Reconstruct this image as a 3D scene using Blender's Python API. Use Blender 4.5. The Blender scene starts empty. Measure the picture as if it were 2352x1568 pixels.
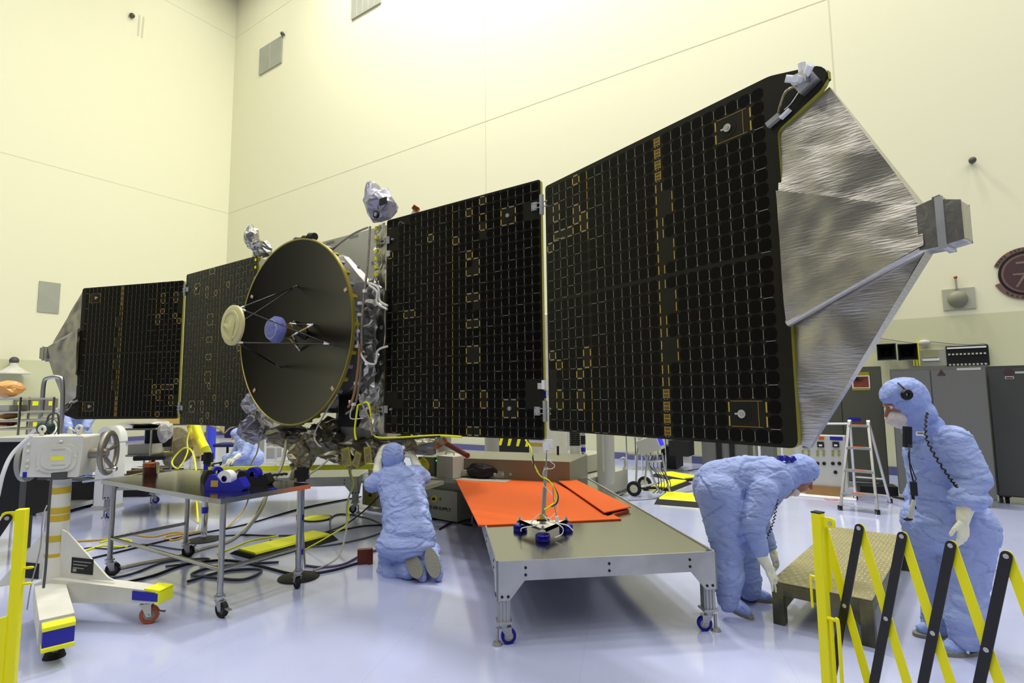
import bpy, bmesh, math, random
from math import sin, cos, pi, radians, sqrt, atan2
from mathutils import Vector, Matrix, noise, Euler
V = Vector
SC = bpy.context.scene
COL = SC.collection

# ---------------------------------------------------------------- camera
F = 1260.5; PITCH = .0971; ROLL = -.0109; CH = 1.6
camd = bpy.data.cameras.new('camera'); cam = bpy.data.objects.new('camera', camd); COL.objects.link(cam)
camd.sensor_width = 36; camd.lens = 36*F/2352; camd.clip_start = .02; camd.clip_end = 200
CR = Matrix.Rotation(radians(90)+PITCH, 3, 'X') @ Matrix.Rotation(ROLL, 3, 'Z')
cam.matrix_world = Matrix.Translation((0, 0, CH)) @ CR.to_4x4()
SC.camera = cam
CO = V((0, 0, CH))

# ---------------------------------------------------------------- light
SC.view_settings.view_transform = 'Standard'; SC.view_settings.look = 'None'
SC.view_settings.gamma = 1; SC.view_settings.use_curve_mapping = False
SC.view_settings.exposure = 0.0
SC.cycles.use_denoising = True
SC.cycles.max_bounces = 8; SC.cycles.diffuse_bounces = 4; SC.cycles.glossy_bounces = 4; SC.cycles.sample_clamp_indirect = 6
wd = bpy.data.worlds.new('world'); SC.world = wd; wd.use_nodes = True
wd.node_tree.nodes['Background'].inputs[0].default_value = (.8, .85, 1, 1)
wd.node_tree.nodes['Background'].inputs[1].default_value = .03
def lamp(x, y, z, e, size=1.6, col=(1, .97, .9), rot=(0, 0, 0)):
    l = bpy.data.lights.new('bay_lamp', 'AREA'); l.shape = 'DISK'; l.size = size; l.energy = e; l.color = col
    o = bpy.data.objects.new('bay_lamp', l); o.location = (x, y, z); o.rotation_euler = rot; COL.objects.link(o)
    return o
# high-bay lamps hung under the roof, in rows across the hall
_w = -.9759; _c = V((-12.8245, 24.2422, 0)); _r = V((-sin(_w), -cos(_w), 0)); _l = V((-cos(_w), sin(_w), 0))
for i in range(7):
    for j in range(5):
        p = _c+_r*(3+i*6.6)+_l*(3+j*6.6)
        lamp(p.x, p.y, 21 if j or i > 3 else 20.4, 300*(1.5 if j == 0 and i else .8 if i else .35)*((1, 1.25, 3.7, 2.1, 1, 1, 1)[i] if j == 0 else 1)*(.8 if i > 3 and j == 0 else 1)*(.6 if i == 0 and j > 0 else 1)*(1.2 if j in (1, 2) and i > 0 else 1), 1.8)

# ---------------------------------------------------------------- helpers
def ray(px, py): return CR @ V(((px-1176)/F, (784-py)/F, -1))
def fl(px, py, z=0.):
    d = ray(px, py); return CO + d*((z-CH)/d.z)
def at(px, py, Y):
    d = ray(px, py); return CO + d*(Y/d.y)
def pl(px, py, P, n):
    d = ray(px, py); return CO + d*((V(P)-CO).dot(n)/d.dot(n))

def mat(name, col, rough=.5, metal=0., spec=.5, bump=None, var=None, emit=None, coat=0., aniso=None):
    """bump = (scale, strength, detail[, stretch xyz]); var = (second colour, scale, sharpness)"""
    m = bpy.data.materials.new(name); m.use_nodes = True
    nt = m.node_tree; b = nt.nodes['Principled BSDF']; L = nt.links
    b.inputs['Base Color'].default_value = (*col, 1); b.inputs['Roughness'].default_value = rough
    b.inputs['Metallic'].default_value = metal; b.inputs['Specular IOR Level'].default_value = spec
    b.inputs['Coat Weight'].default_value = coat; b.inputs['Coat Roughness'].default_value = .1
    tc = nt.nodes.new('ShaderNodeTexCoord')
    if emit: b.inputs['Emission Color'].default_value = (*emit[0], 1); b.inputs['Emission Strength'].default_value = emit[1]
    if bump:
        src = tc.outputs['Object']
        if len(bump) > 3:
            mp = nt.nodes.new('ShaderNodeMapping'); mp.inputs['Scale'].default_value = bump[3]
            if len(bump) > 4: mp.inputs['Rotation'].default_value = bump[4]
            L.new(src, mp.inputs[0]); src = mp.outputs[0]
        n = nt.nodes.new('ShaderNodeTexNoise'); n.inputs['Scale'].default_value = bump[0]; n.inputs['Detail'].default_value = bump[2]
        L.new(src, n.inputs['Vector'])
        bp = nt.nodes.new('ShaderNodeBump'); bp.inputs['Strength'].default_value = min(1, bump[1]); bp.inputs['Distance'].default_value = .03*max(1, bump[1])
        L.new(n.outputs[0], bp.inputs['Height']); L.new(bp.outputs[0], b.inputs['Normal'])
    if var:
        n = nt.nodes.new('ShaderNodeTexNoise'); n.inputs['Scale'].default_value = var[1]; n.inputs['Detail'].default_value = 4
        L.new(tc.outputs['Object'], n.inputs['Vector'])
        cr = nt.nodes.new('ShaderNodeValToRGB'); k = var[2]
        cr.color_ramp.elements[0].position = .5-k; cr.color_ramp.elements[1].position = .5+k
        cr.color_ramp.elements[0].color = (*col, 1); cr.color_ramp.elements[1].color = (*var[0], 1)
        L.new(n.outputs[0], cr.inputs[0]); L.new(cr.outputs[0], b.inputs['Base Color'])
    return m

class MB:
    """collects shapes in world coordinates (through self.M) and links them as ONE mesh object"""
    def __init__(s, M=None): s.v = []; s.f = []; s.mi = []; s.M = M or Matrix()
    def add(s, vs, fs, m=0):
        k = len(s.v); s.v += [s.M @ V(v) for v in vs]; s.f += [tuple(i+k for i in f) for f in fs]; s.mi += [m]*len(fs); return s
    def box(s, c, d, m=0, R=None):
        x, y, z = d[0]/2, d[1]/2, d[2]/2; c = V(c)
        vs = [V((i*x, j*y, k*z)) for k in (-1, 1) for j in (-1, 1) for i in (-1, 1)]
        if R is not None:
            R = R.to_3x3(); vs = [R @ v for v in vs]
        return s.add([c+v for v in vs], [(0, 2, 3, 1), (4, 5, 7, 6), (0, 1, 5, 4), (2, 6, 7, 3), (0, 4, 6, 2), (1, 3, 7, 5)], m)
    def frame(s, d):
        d = V(d).normalized(); a = V((0, 0, 1)) if abs(d.z) < .9 else V((1, 0, 0)); x = d.cross(a).normalized(); return x, d.cross(x).normalized()
    def cyl(s, p, q, r, r2=None, n=14, m=0, cap=True):
        p = V(p); q = V(q); r2 = r if r2 is None else r2; x, y = s.frame(q-p)
        vs = [p+(x*cos(2*pi*i/n)+y*sin(2*pi*i/n))*r for i in range(n)]+[q+(x*cos(2*pi*i/n)+y*sin(2*pi*i/n))*r2 for i in range(n)]
        fs = [(i, (i+1) % n, n+(i+1) % n, n+i) for i in range(n)]
        if cap: fs += [tuple(range(n))[::-1], tuple(range(n, 2*n))]
        return s.add(vs, fs, m)
    def bar(s, p, q, w, h, m=0, up=(0, 0, 1)):
        p = V(p); q = V(q); d = (q-p).normalized(); x = d.cross(V(up)).normalized(); y = x.cross(d)
        vs = [a+x*(i*w/2)+y*(j*h/2) for a in (p, q) for i, j in ((-1, -1), (1, -1), (1, 1), (-1, 1))]
        return s.add(vs, [(0, 3, 2, 1), (4, 5, 6, 7)]+[(i, (i+1) % 4, 4+(i+1) % 4, 4+i) for i in range(4)], m)
    def tube(s, pts, r, n=8, m=0, res=6, closed=False):
        pts = [V(p) for p in pts]
        if res > 1 and len(pts) > 2: pts = catmull(pts, res, closed)
        k = len(pts); vs = []; fs = []; x = None
        for i, p in enumerate(pts):
            d = (pts[(i+1) % k] if (closed or i < k-1) else p) - (pts[i-1] if (closed or i > 0) else p)
            if d.length < 1e-7: d = V((0, 0, 1))
            d.normalize()
            if x is None: x, y = s.frame(d)
            else:
                x = (x-d*x.dot(d))
                if x.length < 1e-6: x, y = s.frame(d)
                x.normalize(); y = d.cross(x)
            rr = r(i/(k-1)) if callable(r) else r
            vs += [p+(x*cos(2*pi*j/n)+y*sin(2*pi*j/n))*rr for j in range(n)]
        for i in range(k if closed else k-1):
            a = i*n; b = ((i+1) % k)*n
            fs += [(a+j, a+(j+1) % n, b+(j+1) % n, b+j) for j in range(n)]
        if not closed: fs += [tuple(range(n))[::-1], tuple(range((k-1)*n, k*n))]
        return s.add(vs, fs, m)
    def ell(s, c, r, m=0, n=16, k=10, R=None):
        c = V(c); r = (r, r, r) if not hasattr(r, '__len__') else r; vs = []; fs = []
        for i in range(1, k):
            t = pi*i/k
            for j in range(n): vs.append(V((sin(t)*cos(2*pi*j/n)*r[0], sin(t)*sin(2*pi*j/n)*r[1], cos(t)*r[2])))
        vs += [V((0, 0, r[2])), V((0, 0, -r[2]))]
        for i in range(k-2): fs += [(i*n+j, (i+1)*n+j, (i+1)*n+(j+1) % n, i*n+(j+1) % n) for j in range(n)]
        t = len(vs)-2; fs += [(t, j, (j+1) % n) for j in range(n)]+[(t+1, (k-2)*n+(j+1) % n, (k-2)*n+j) for j in range(n)]
        if R is not None: R = R.to_3x3(); vs = [R @ v for v in vs]
        return s.add([c+v for v in vs], fs, m)
    def prism(s, poly, fr, t0, t1, m=0, ms=None):
        """poly of (u,v) in frame fr=(O,eu,ev,en), from t0 to t1 along en; ms = side material"""
        O, a, b, n = fr; k = len(poly)
        vs = [O+a*u+b*w+n*t for t in (t0, t1) for u, w in poly]
        s.add(vs, [tuple(range(k))[::-1], tuple(range(k, 2*k))], m)
        return s.add(vs, [(i, (i+1) % k, k+(i+1) % k, k+i) for i in range(k)], m if ms is None else ms)
    def lathe(s, prof, p, ax, n=24, m=0):
        """prof of (r, t) along axis ax from p"""
        p = V(p); ax = V(ax).normalized(); x, y = s.frame(ax); k = len(prof)
        vs = [p+ax*t+(x*cos(2*pi*j/n)+y*sin(2*pi*j/n))*r for r, t in prof for j in range(n)]
        fs = [(i*n+j, i*n+(j+1) % n, (i+1)*n+(j+1) % n, (i+1)*n+j) for i in range(k-1) for j in range(n)]
        return s.add(vs, fs, m)
    def grid(s, c4, nu, nv, fn=None, m=0):
        """bilinear patch over 4 corners with a displacement fn(u,v,p)->offset vector"""
        a, b, c, d = [V(p) for p in c4]; vs = []
        for j in range(nv+1):
            for i in range(nu+1):
                u = i/nu; w = j/nv; p = (a*(1-u)+b*u)*(1-w)+(d*(1-u)+c*u)*w
                vs.append(p+(fn(u, w, p) if fn else V()))
        return s.add(vs, [(j*(nu+1)+i, j*(nu+1)+i+1, (j+1)*(nu+1)+i+1, (j+1)*(nu+1)+i) for j in range(nv) for i in range(nu)], m)
    def build(s, name, mats, parent=None, ang=35, bev=0., smooth=True, **tags):
        if not isinstance(mats, (list, tuple)): mats = [mats]
        xs = [min(v[i] for v in s.v) for i in range(3)]; ys = [max(v[i] for v in s.v) for i in range(3)]
        c = V([(xs[i]+ys[i])/2 for i in range(3)])
        me = bpy.data.meshes.new(name); me.from_pydata([v-c for v in s.v], [], s.f)
        for mm in mats: me.materials.append(mm)
        me.polygons.foreach_set('material_index', s.mi); me.update()
        if smooth:
            me.polygons.foreach_set('use_smooth', [True]*len(s.f)); me.set_sharp_from_angle(angle=radians(ang))
        o = bpy.data.objects.new(name, me); COL.objects.link(o); o.location = c
        if parent: o.parent = parent; o.matrix_parent_inverse = wm(parent).inverted()
        if bev:
            b = o.modifiers.new('bevel', 'BEVEL'); b.width = bev; b.segments = 2; b.limit_method = 'ANGLE'; b.angle_limit = radians(40)
        for k_, v_ in tags.items(): o[k_] = v_
        return o

def wm(o):
    m = o.matrix_basis.copy()
    return (wm(o.parent) @ o.matrix_parent_inverse @ m) if o.parent else m
def catmull(P, res, closed=False):
    out = []; k = len(P)
    for i in range(k if closed else k-1):
        if closed: p0, p1, p2, p3 = P[i-1], P[i], P[(i+1) % k], P[(i+2) % k]
        else: p0, p1, p2, p3 = P[max(i-1, 0)], P[i], P[i+1], P[min(i+2, k-1)]
        for j in range(res):
            t = j/res
            out.append(.5*((2*p1)+(p2-p0)*t+(2*p0-5*p1+4*p2-p3)*t*t+(3*p1-p0-3*p2+p3)*t**3))
    if not closed: out.append(P[-1])
    return out
def thing(name, label, cat, loc=(0, 0, 0), rz=0., group=None):
    o = bpy.data.objects.new(name, None); COL.objects.link(o); o.location = loc; o.rotation_euler = (0, 0, rz)
    o.empty_display_size = .1; return tag(o, label, cat, group)
def tag(o, label, cat, group=None, kind=None):
    o['label'] = label; o['category'] = cat
    if group: o['group'] = group
    if kind: o['kind'] = kind
    return o
def struct(o): o['kind'] = 'structure'; return o
def copy_tree(o, parent=None):
    c = o.copy(); COL.objects.link(c)
    if parent: c.parent = parent
    for ch in list(o.children): copy_tree(ch, c)
    return c
def fabric(o, pts):
    return o
def Tm(x, y, z=0, rz=0): return Matrix.Translation((x, y, z)) @ Matrix.Rotation(rz, 4, 'Z')
def text(name, body, size, O, a, b, m, parent, align='CENTER', ext=.001):
    """lettering lying in the plane of unit vectors a (reading) and b (up)"""
    cu = bpy.data.curves.new(name, 'FONT'); cu.body = body; cu.size = size; cu.align_x = align; cu.align_y = 'CENTER'; cu.extrude = ext
    cu.materials.append(m); o = bpy.data.objects.new(name, cu); COL.objects.link(o)
    a = V(a).normalized(); b = V(b).normalized(); n = a.cross(b)
    M = Matrix((a, b, n)).transposed().to_4x4(); M.translation = V(O)+n*.002
    if parent: o.parent = parent; o.matrix_parent_inverse = wm(parent).inverted()
    o.matrix_basis = M
    bpy.context.view_layer.update(); dg = bpy.context.evaluated_depsgraph_get(); me = bpy.data.meshes.new_from_object(o.evaluated_get(dg))
    q = bpy.data.objects.new(name, me); COL.objects.link(q)
    if parent: q.parent = parent; q.matrix_parent_inverse = o.matrix_parent_inverse
    q.matrix_basis = M; bpy.data.objects.remove(o); return q
def noisy(scale, amp, seed=0., ridged=False):
    def g(p):
        q = p*scale+V((seed, seed*1.7, seed*.3)); v = noise.noise_vector(q)
        if ridged: v = v+.5*noise.noise_vector(q*2.3)
        return v*amp
    return g
def crumple(name, c, r, mt, parent, seed=0, amp=.12, sub=2, facet=2.6, R=None, shape=None, **tags):
    """a wrapped bag of foil: broad flat facets with sharp creases and finer crinkles inside them"""
    bm = bmesh.new(); bmesh.ops.create_icosphere(bm, subdivisions=2, radius=1)
    c = V(c); r = V(r); off = V((seed*3.1, seed*1.3, seed*7.7)); rnd = random.Random(seed)
    for v in bm.verts:
        p = v.co.copy(); v.co = p*(1+amp*1.5*noise.noise(p*1.5+off))+V((rnd.uniform(-1, 1), rnd.uniform(-1, 1), rnd.uniform(-1, 1)))*amp*.8
    bmesh.ops.subdivide_edges(bm, edges=bm.edges[:], cuts=2, use_grid_fill=True)
    for v in bm.verts:
        p = v.co.copy()+V((rnd.uniform(-1, 1), rnd.uniform(-1, 1), rnd.uniform(-1, 1)))*amp*.16
        if shape: p = shape(p)
        v.co = V((p.x*r.x, p.y*r.y, p.z*r.z))
        if R is not None: v.co = R.to_3x3() @ v.co
    me = bpy.data.meshes.new(name); bm.to_mesh(me); bm.free()
    me.materials.append(mt)
    o = bpy.data.objects.new(name, me); COL.objects.link(o); o.location = c
    if parent: o.parent = parent; o.matrix_parent_inverse = wm(parent).inverted()
    for k_, v_ in tags.items(): o[k_] = v_
    return o

# ---------------------------------------------------------------- materials
M_ = {}
M_['wall'] = mat('cream_wall_paint', (.80, .79, .565), .75, spec=.2, bump=(3, .02, 2))
M_['wall_low'] = mat('lower_wall_paint', (.62, .63, .41), .6, spec=.3)
M_['seam'] = mat('wall_joint', (.64, .62, .45), .7)
M_['dark_wall'] = mat('grey_wall_paint', (.07, .07, .07), .8, spec=.1)
M_['roof'] = mat('roof_deck', (.25, .25, .24), .8, spec=.1)
M_['base'] = mat('blue_skirting', (.10, .10, .24), .5)
M_['alu'] = mat('aluminium', (.62, .62, .60), .38, 1., var=((.52, .52, .5), 6, .2))
M_['alu_paint'] = mat('satin_aluminium_plate', (.55, .56, .56), .42, .7, var=((.44, .45, .46), 3, .1))
M_['chrome'] = mat('chrome', (.75, .75, .76), .12, 1.)
M_['steel'] = mat('brushed_steel', (.40, .40, .37), .15, 1., bump=(8, .02, 3, (.3, 12, 1)))
M_['black'] = mat('black_plastic', (.012, .012, .013), .5, spec=.3)
M_['rubber'] = mat('black_rubber', (.02, .02, .022), .75, spec=.2)
M_['dgrey'] = mat('dark_grey_plastic', (.07, .07, .068), .5)
M_['grey'] = mat('grey_plastic', (.3, .3, .28), .5)
M_['lgrey'] = mat('light_grey_paint', (.5, .5, .45), .45)
M_['white'] = mat('white_paint', (.72, .72, .66), .42, var=((.62, .62, .55), 4, .15))
M_['whiteb'] = mat('bright_white_plastic', (.78, .8, .82), .4)
M_['olive'] = mat('kapton_edge', (.30, .28, .01), .4)
M_['gold'] = mat('gold_tape', (.55, .36, .05), .4, .3)
M_['kapton'] = mat('kapton_film', (.42, .28, .03), .25, .3, bump=(12, .5, 3))
M_['copper'] = mat('copper_tape', (.35, .09, .02), .2, .6)
M_['yellow'] = mat('safety_yellow', (.88, .84, .003), .45, spec=.4)
M_['yellow2'] = mat('bright_yellow_rubber', (.85, .88, .01), .5)
M_['blue'] = mat('blue_tape', (.012, .012, .36), .4)
M_['bluem'] = mat('blue_anodised', (.01, .01, .30), .22, .5)
M_['orange'] = mat('orange_foam_sheet', (.60, .10, .014), .7, spec=.2, bump=(30, .15, 3))
M_['wood'] = mat('wood_block', (.32, .18, .06), .6, bump=(4, .2, 4, (1, 8, 8)))
M_['red'] = mat('dark_red_cover', (.14, .012, .008), .4)
M_['blue_c'] = mat('blue_coverall_fabric', (.35, .44, .80), .7, spec=.2, bump=(9, .9, 4, (1, 1, 2.2), (.3, .4, 0)))
M_['blue_h'] = mat('blue_hood_fabric', (.33, .43, .82), .7, spec=.2, bump=(11, 1.0, 4))
M_['sole'] = mat('grey_boot_sole', (.24, .24, .20), .8, bump=(70, .2, 2))
M_['glove'] = mat('white_latex_glove', (.84, .84, .66), .5, bump=(22, .5, 3))
M_['skin'] = mat('skin', (.36, .15, .09), .5)
M_['mask'] = mat('pale_face_mask', (.78, .70, .67), .8, bump=(24, .6, 3))
M_['foil'] = mat('silver_foil', (.46, .45, .43), .3, 1., bump=(7, .35, 4))
M_['foilb'] = mat('bluish_grey_film', (.30, .30, .37), .28, .55, bump=(9, .4, 4))
M_['foild'] = mat('dark_foil', (.20, .19, .15), .28, .9, bump=(7, .5, 4))
M_['foily'] = mat('olive_foil', (.30, .27, .17), .26, .8, bump=(7, .5, 4))
# ================================================================ the hall
WAZ = -.9759; WC = V((-12.8245, 24.2422, 0))
DR = V((-sin(WAZ), -cos(WAZ), 0))       # along the right wall, from the corner towards the viewer's right
DL = V((-cos(WAZ), sin(WAZ), 0))        # along the left wall, from the corner towards the viewer's left
NR = V((-DR.y, DR.x, 0))                # into the room from the right wall
if NR.dot(-WC) < 0: NR = -NR
NL = V((-DL.y, DL.x, 0))
if NL.dot(-WC) < 0: NL = -NL
Z = V((0, 0, 1)); TOP = 22
def wr(s, z, k=0.): return WC+DR*s+Z*z+NR*k
def wl(s, z, k=0.): return WC+DL*s+Z*z+NL*k
def wall(name, O, d, n, length, bands, seams, vs=()):
    mb = MB(); fr = (O, d, Z, n)
    for z0, z1, m in bands: mb.prism([(0, z0), (length, z0), (length, z1), (0, z1)], fr, -.3, 0, m)
    for z in seams: mb.prism([(0, z-.012), (length, z-.012), (length, z+.012), (0, z+.012)], fr, 0, .004, 2)
    for s in vs: mb.prism([(s-.012, 2.97), (s+.012, 2.97), (s+.012, TOP), (s-.012, TOP)], fr, 0, .004, 2)
    return struct(mb.build(name, [M_['wall'], M_['wall_low'], M_['seam']], smooth=False))
wall('wall_right', WC, DR, NR, 46, ((0, 2.97, 1), (2.97, TOP, 0)), (9.94, 18.4), (14.6, 23.72))
wall('wall_left', WC, DL, NL, 34, ((0, 2.97, 1), (2.97, TOP, 0)), (9.94, 18.4))
def plainwall(name, O, d, n, length):
    mb = MB(); mb.prism([(0, 0), (length, 0), (length, TOP), (0, TOP)], (O, d, Z, n), -.3, 0)
    return struct(mb.build(name, M_['dark_wall'], smooth=False))
plainwall('wall_rear', WC+DR*46, -DL*-1, -DR, 34)
plainwall('wall_near', WC+DL*34, DR, -DL, 46)
mb = MB(); mb.prism([(0, 0), (46, 0), (46, 34), (0, 34)], (WC, DR, DL, Z), TOP, TOP+.3)
struct(mb.build('ceiling', M_['roof'], smooth=False))
# floor: pale lavender sealed floor, faint tile joints and scuffs
fm = mat('lavender_sealed_floor', (.26, .29, .47), .16, spec=.6, coat=.35)
nt = fm.node_tree; b = nt.nodes['Principled BSDF']; L = nt.links
tc = nt.nodes.new('ShaderNodeTexCoord')
n1 = nt.nodes.new('ShaderNodeTexNoise'); n1.inputs['Scale'].default_value = 1.1; n1.inputs['Detail'].default_value = 5
cr = nt.nodes.new('ShaderNodeValToRGB'); cr.color_ramp.elements[0].position = .35; cr.color_ramp.elements[1].position = .7
cr.color_ramp.elements[0].color = (.44, .48, .72, 1); cr.color_ramp.elements[1].color = (.50, .54, .78, 1)
L.new(tc.outputs['Object'], n1.inputs['Vector']); L.new(n1.outputs[0], cr.inputs[0])
br = nt.nodes.new('ShaderNodeTexBrick'); br.offset = 0; br.inputs['Scale'].default_value = 1
br.inputs['Brick Width'].default_value = 1.2; br.inputs['Row Height'].default_value = 1.2; br.inputs['Mortar Size'].default_value = .0025
br.inputs['Color1'].default_value = br.inputs['Color2'].default_value = (1, 1, 1, 1); br.inputs['Mortar'].default_value = (.90, .90, .92, 1)
mp = nt.nodes.new('ShaderNodeMapping'); mp.inputs['Rotation'].default_value = (0, 0, .2)
L.new(tc.outputs['Object'], mp.inputs[0]); L.new(mp.outputs[0], br.inputs['Vector'])
mx = nt.nodes.new('ShaderNodeMix'); mx.data_type = 'RGBA'; mx.blend_type = 'MULTIPLY'; mx.inputs[0].default_value = 1
L.new(cr.outputs[0], mx.inputs[6]); L.new(br.outputs[0], mx.inputs[7]); L.new(mx.outputs[2], b.inputs['Base Color'])
n2 = nt.nodes.new('ShaderNodeTexNoise'); n2.inputs['Scale'].default_value = 2.5; n2.inputs['Detail'].default_value = 6
mr = nt.nodes.new('ShaderNodeMapRange'); mr.inputs[3].default_value = .08; mr.inputs[4].default_value = .2
L.new(tc.outputs['Object'], n2.inputs['Vector']); L.new(n2.outputs[0], mr.inputs[0]); L.new(mr.outputs[0], b.inputs['Roughness'])
mb = MB(); mb.prism([(0, 0), (46, 0), (46, 34), (0, 34)], (WC, DR, DL, Z), -.2, 0)
struct(mb.build('floor', fm, smooth=False))
mb = MB(); mb.prism([(0, 0), (46, 0), (46, .16), (0, .16)], (WC, DR, Z, NR), 0, .02)
struct(mb.build('baseboard_right', M_['base'], smooth=False))
mb = MB(); mb.prism([(0, 0), (34, 0), (34, .16), (0, .16)], (WC, DL, Z, NL), 0, .02)
struct(mb.build('baseboard_left', M_['base'], smooth=False))

# ================================================================ the spacecraft
PAZ = -.9694; CANT = .3329; W1 = 1.8834; GAP = .0291; ZB = 1.2308; HP = 2.2
HG = V((.2668, 4.5437, ZB))
E1 = V((-sin(PAZ), -cos(PAZ), 0)); E2 = V((-sin(PAZ+CANT), -cos(PAZ+CANT), 0)); E3 = V((-sin(PAZ-CANT), -cos(PAZ-CANT), 0))
def facing(e):
    n = V((e.y, -e.x, 0)); return n if n.dot(V((-.5, -1, 0))) > 0 else -n
N1, N2, N3 = facing(E1), facing(E2), facing(E3)
IN_R = HG-E1*W1                                   # inner edge of the right wing
IN_L = IN_R-E1*2.3978                              # inner edge of the left wing
ML = IN_L-E1*(W1+GAP)-E3*GAP; OR_ = HG+E1*GAP+E2*GAP
BC = IN_R-E1*1.1989+Z*1.1                           # centre of the body, in the plane of the wings
ship = thing('spacecraft', 'large dark-winged spacecraft with a black dish, held above the floor on a white fixture', 'spacecraft', (BC.x, BC.y, 0))

M_['subs'] = mat('solar_substrate', (.011, .010, .005), .42, spec=.22, var=((.008, .0075, .004), 9, .2))
M_['cell'] = mat('solar_cell', (.0022, .0018, .0016), .3, spec=.12)
M_['lead'] = mat('silver_interconnect', (.42, .43, .38), .35, .6)
PM = [M_['subs'], M_['cell'], M_['lead'], M_['gold'], M_['olive'], M_['alu'], M_['black'], mat('dark_gold_film', (.11, .07, .006), .35, .3)]

def cell(mb, fr, u, v, w, h):
    O, a, b, n = fr; g = .0032; c = .018; x0, x1, y0, y1 = u+g, u+w-g, v+g, v+h-g
    poly = [(x0+c, y0), (x1-c, y0), (x1, y0+c), (x1, y1-c), (x1-c, y1), (x0+c, y1), (x0, y1-c), (x0, y0+c)]
    mb.add([O+a*p+b*q+n*.0175 for p, q in poly], [tuple(range(8))], 1)
def rect(mb, fr, u, v, w, h, m, t=.018):
    O, a, b, n = fr
    mb.add([O+a*p+b*q+n*t for p, q in ((u, v), (u+w, v), (u+w, v+h), (u, v+h))], [(0, 1, 2, 3)], m)
def goldticks(mb, fr, u, v, w, h, P):
    # gold tape round a bare patch: ticks along its sides
    k = max(1, round(h/P))
    for i in range(k):
        for x in (u-.002, u+w-.008): rect(mb, fr, x, v+i*P+.010, .010, P*.62, 3)
    k = max(1, round(w/P))
    for i in range(k):
        for y in (v, v+h-.008):
            rect(mb, fr, u+i*P+.012, y, P*.6, .006, 3)
            for q in range(3): rect(mb, fr, u+i*P+.016+q*.018, y-.004, .005, .014, 2, .0185)
def rounded(poly, rr, k=5):
    out = []; n = len(poly)
    for i, (p, r) in enumerate(zip(poly, rr)):
        if r <= 0: out.append(p); continue
        p = V(p); a = (V(poly[i-1])-p).normalized(); c = (V(poly[(i+1) % n])-p).normalized()
        for j in range(k+1):
            t = j/k; q = (p+a*r)*(1-t)**2+p*2*t*(1-t)+(p+c*r)*t*t; out.append((q.x, q.y))
    return out
def inner_panel(fr, fl_):
    mb = MB(); mb.prism(rounded([(0, 0), (W1, 0), (W1, HP), (0, HP)], [.03]*4), fr, -.017, .017, 0, 4)
    NC, NRW = 23, 27; P = .0805; u0 = .016; v0 = .013
    miss = {(2, 0), (3, 0), (7, 3), (11, 4), (13, 1), (15, 0), (15, 3), (15, 4), (13, 6), (14, 7), (13, 8), (14, 8), (18, 2), (19, 2), (18, 3), (19, 3),
            (13, 11), (14, 11), (14, 12), (13, 14), (14, 14), (13, 17), (14, 17), (13, 18), (14, 18), (3, 12), (4, 12), (8, 23), (12, 22), (15, 22), (15, 23),
            (18, 23), (19, 23), (18, 24), (19, 24), (21, 2), (22, 2), (21, 3), (22, 3), (13, 26), (14, 26), (2, 23), (1, 25), (1, 11)}
    miss |= {(c, r) for c in (0, 1) for r in (1, 2, 3, 22, 23)} | {(0, 4)} | {(c, r) for c in (21, 22) for r in (21, 22, 23)}
    for c in range(NC):
        for r in range(NRW):
            u = u0+c*P; v = v0+(NRW-1-r)*P
            if (c, r) in miss: continue
            cell(mb, fr, u, v, P, P)
            if (c+1, r) not in miss and c < NC-1:
                rect(mb, fr, u+P-.0022, v+.016, .003, P*.40 if (r+c) % 3 else P*.66, 2)
                if (r+c) % 2: rect(mb, fr, u+P-.004, v+.006, .006, .008, 2)
            if (c*7+r*3) % 11 == 0 or (c < 6 and r > 9 and (r+c) % 2): rect(mb, fr, u+.014, v-.001, P-.028, .0025, 2)
    g = 11*P+u0
    for r in range(NRW): rect(mb, fr, g-.003, v0+r*P+.008, .0055, P*.7, 3)
    for (c, r, w, h) in ((15, 0, 1, 1), (13, 1, 1, 1), (15, 3, 1, 2), (7, 3, 1, 1), (11, 4, 1, 1), (13, 6, 1, 1), (13, 8, 2, 2), (13, 11, 2, 1), (13, 14, 2, 1), (13, 18, 2, 2), (3, 12, 2, 1),
                         (8, 23, 1, 1), (12, 22, 1, 1), (15, 23, 1, 2), (18, 3, 2, 2), (18, 24, 2, 2), (13, 26, 2, 1), (0, 4, 1, 1)):
        goldticks(mb, fr, u0+c*P, v0+(NRW-1-r)*P, w*P, h*P, P)
    O, a, b, n = fr
    for r in (2.5, 23.5):
        q = O+a*(u0+19*P)+b*(v0+(NRW-.5-r)*P); mb.cyl(q+n*.017, q+n*.02, .06, n=24); mb.cyl(q+n*.02, q+n*.035, .018, n=16, m=2)
    mb.tube([O+a*(.17+i*.024)+b*(2.12+.022*sin(i*1.3)+i*.006)+n*.021 for i in range(5)], .002, 5, 2)
    return mb.build('solar_panel', PM, ship, smooth=False)
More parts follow.
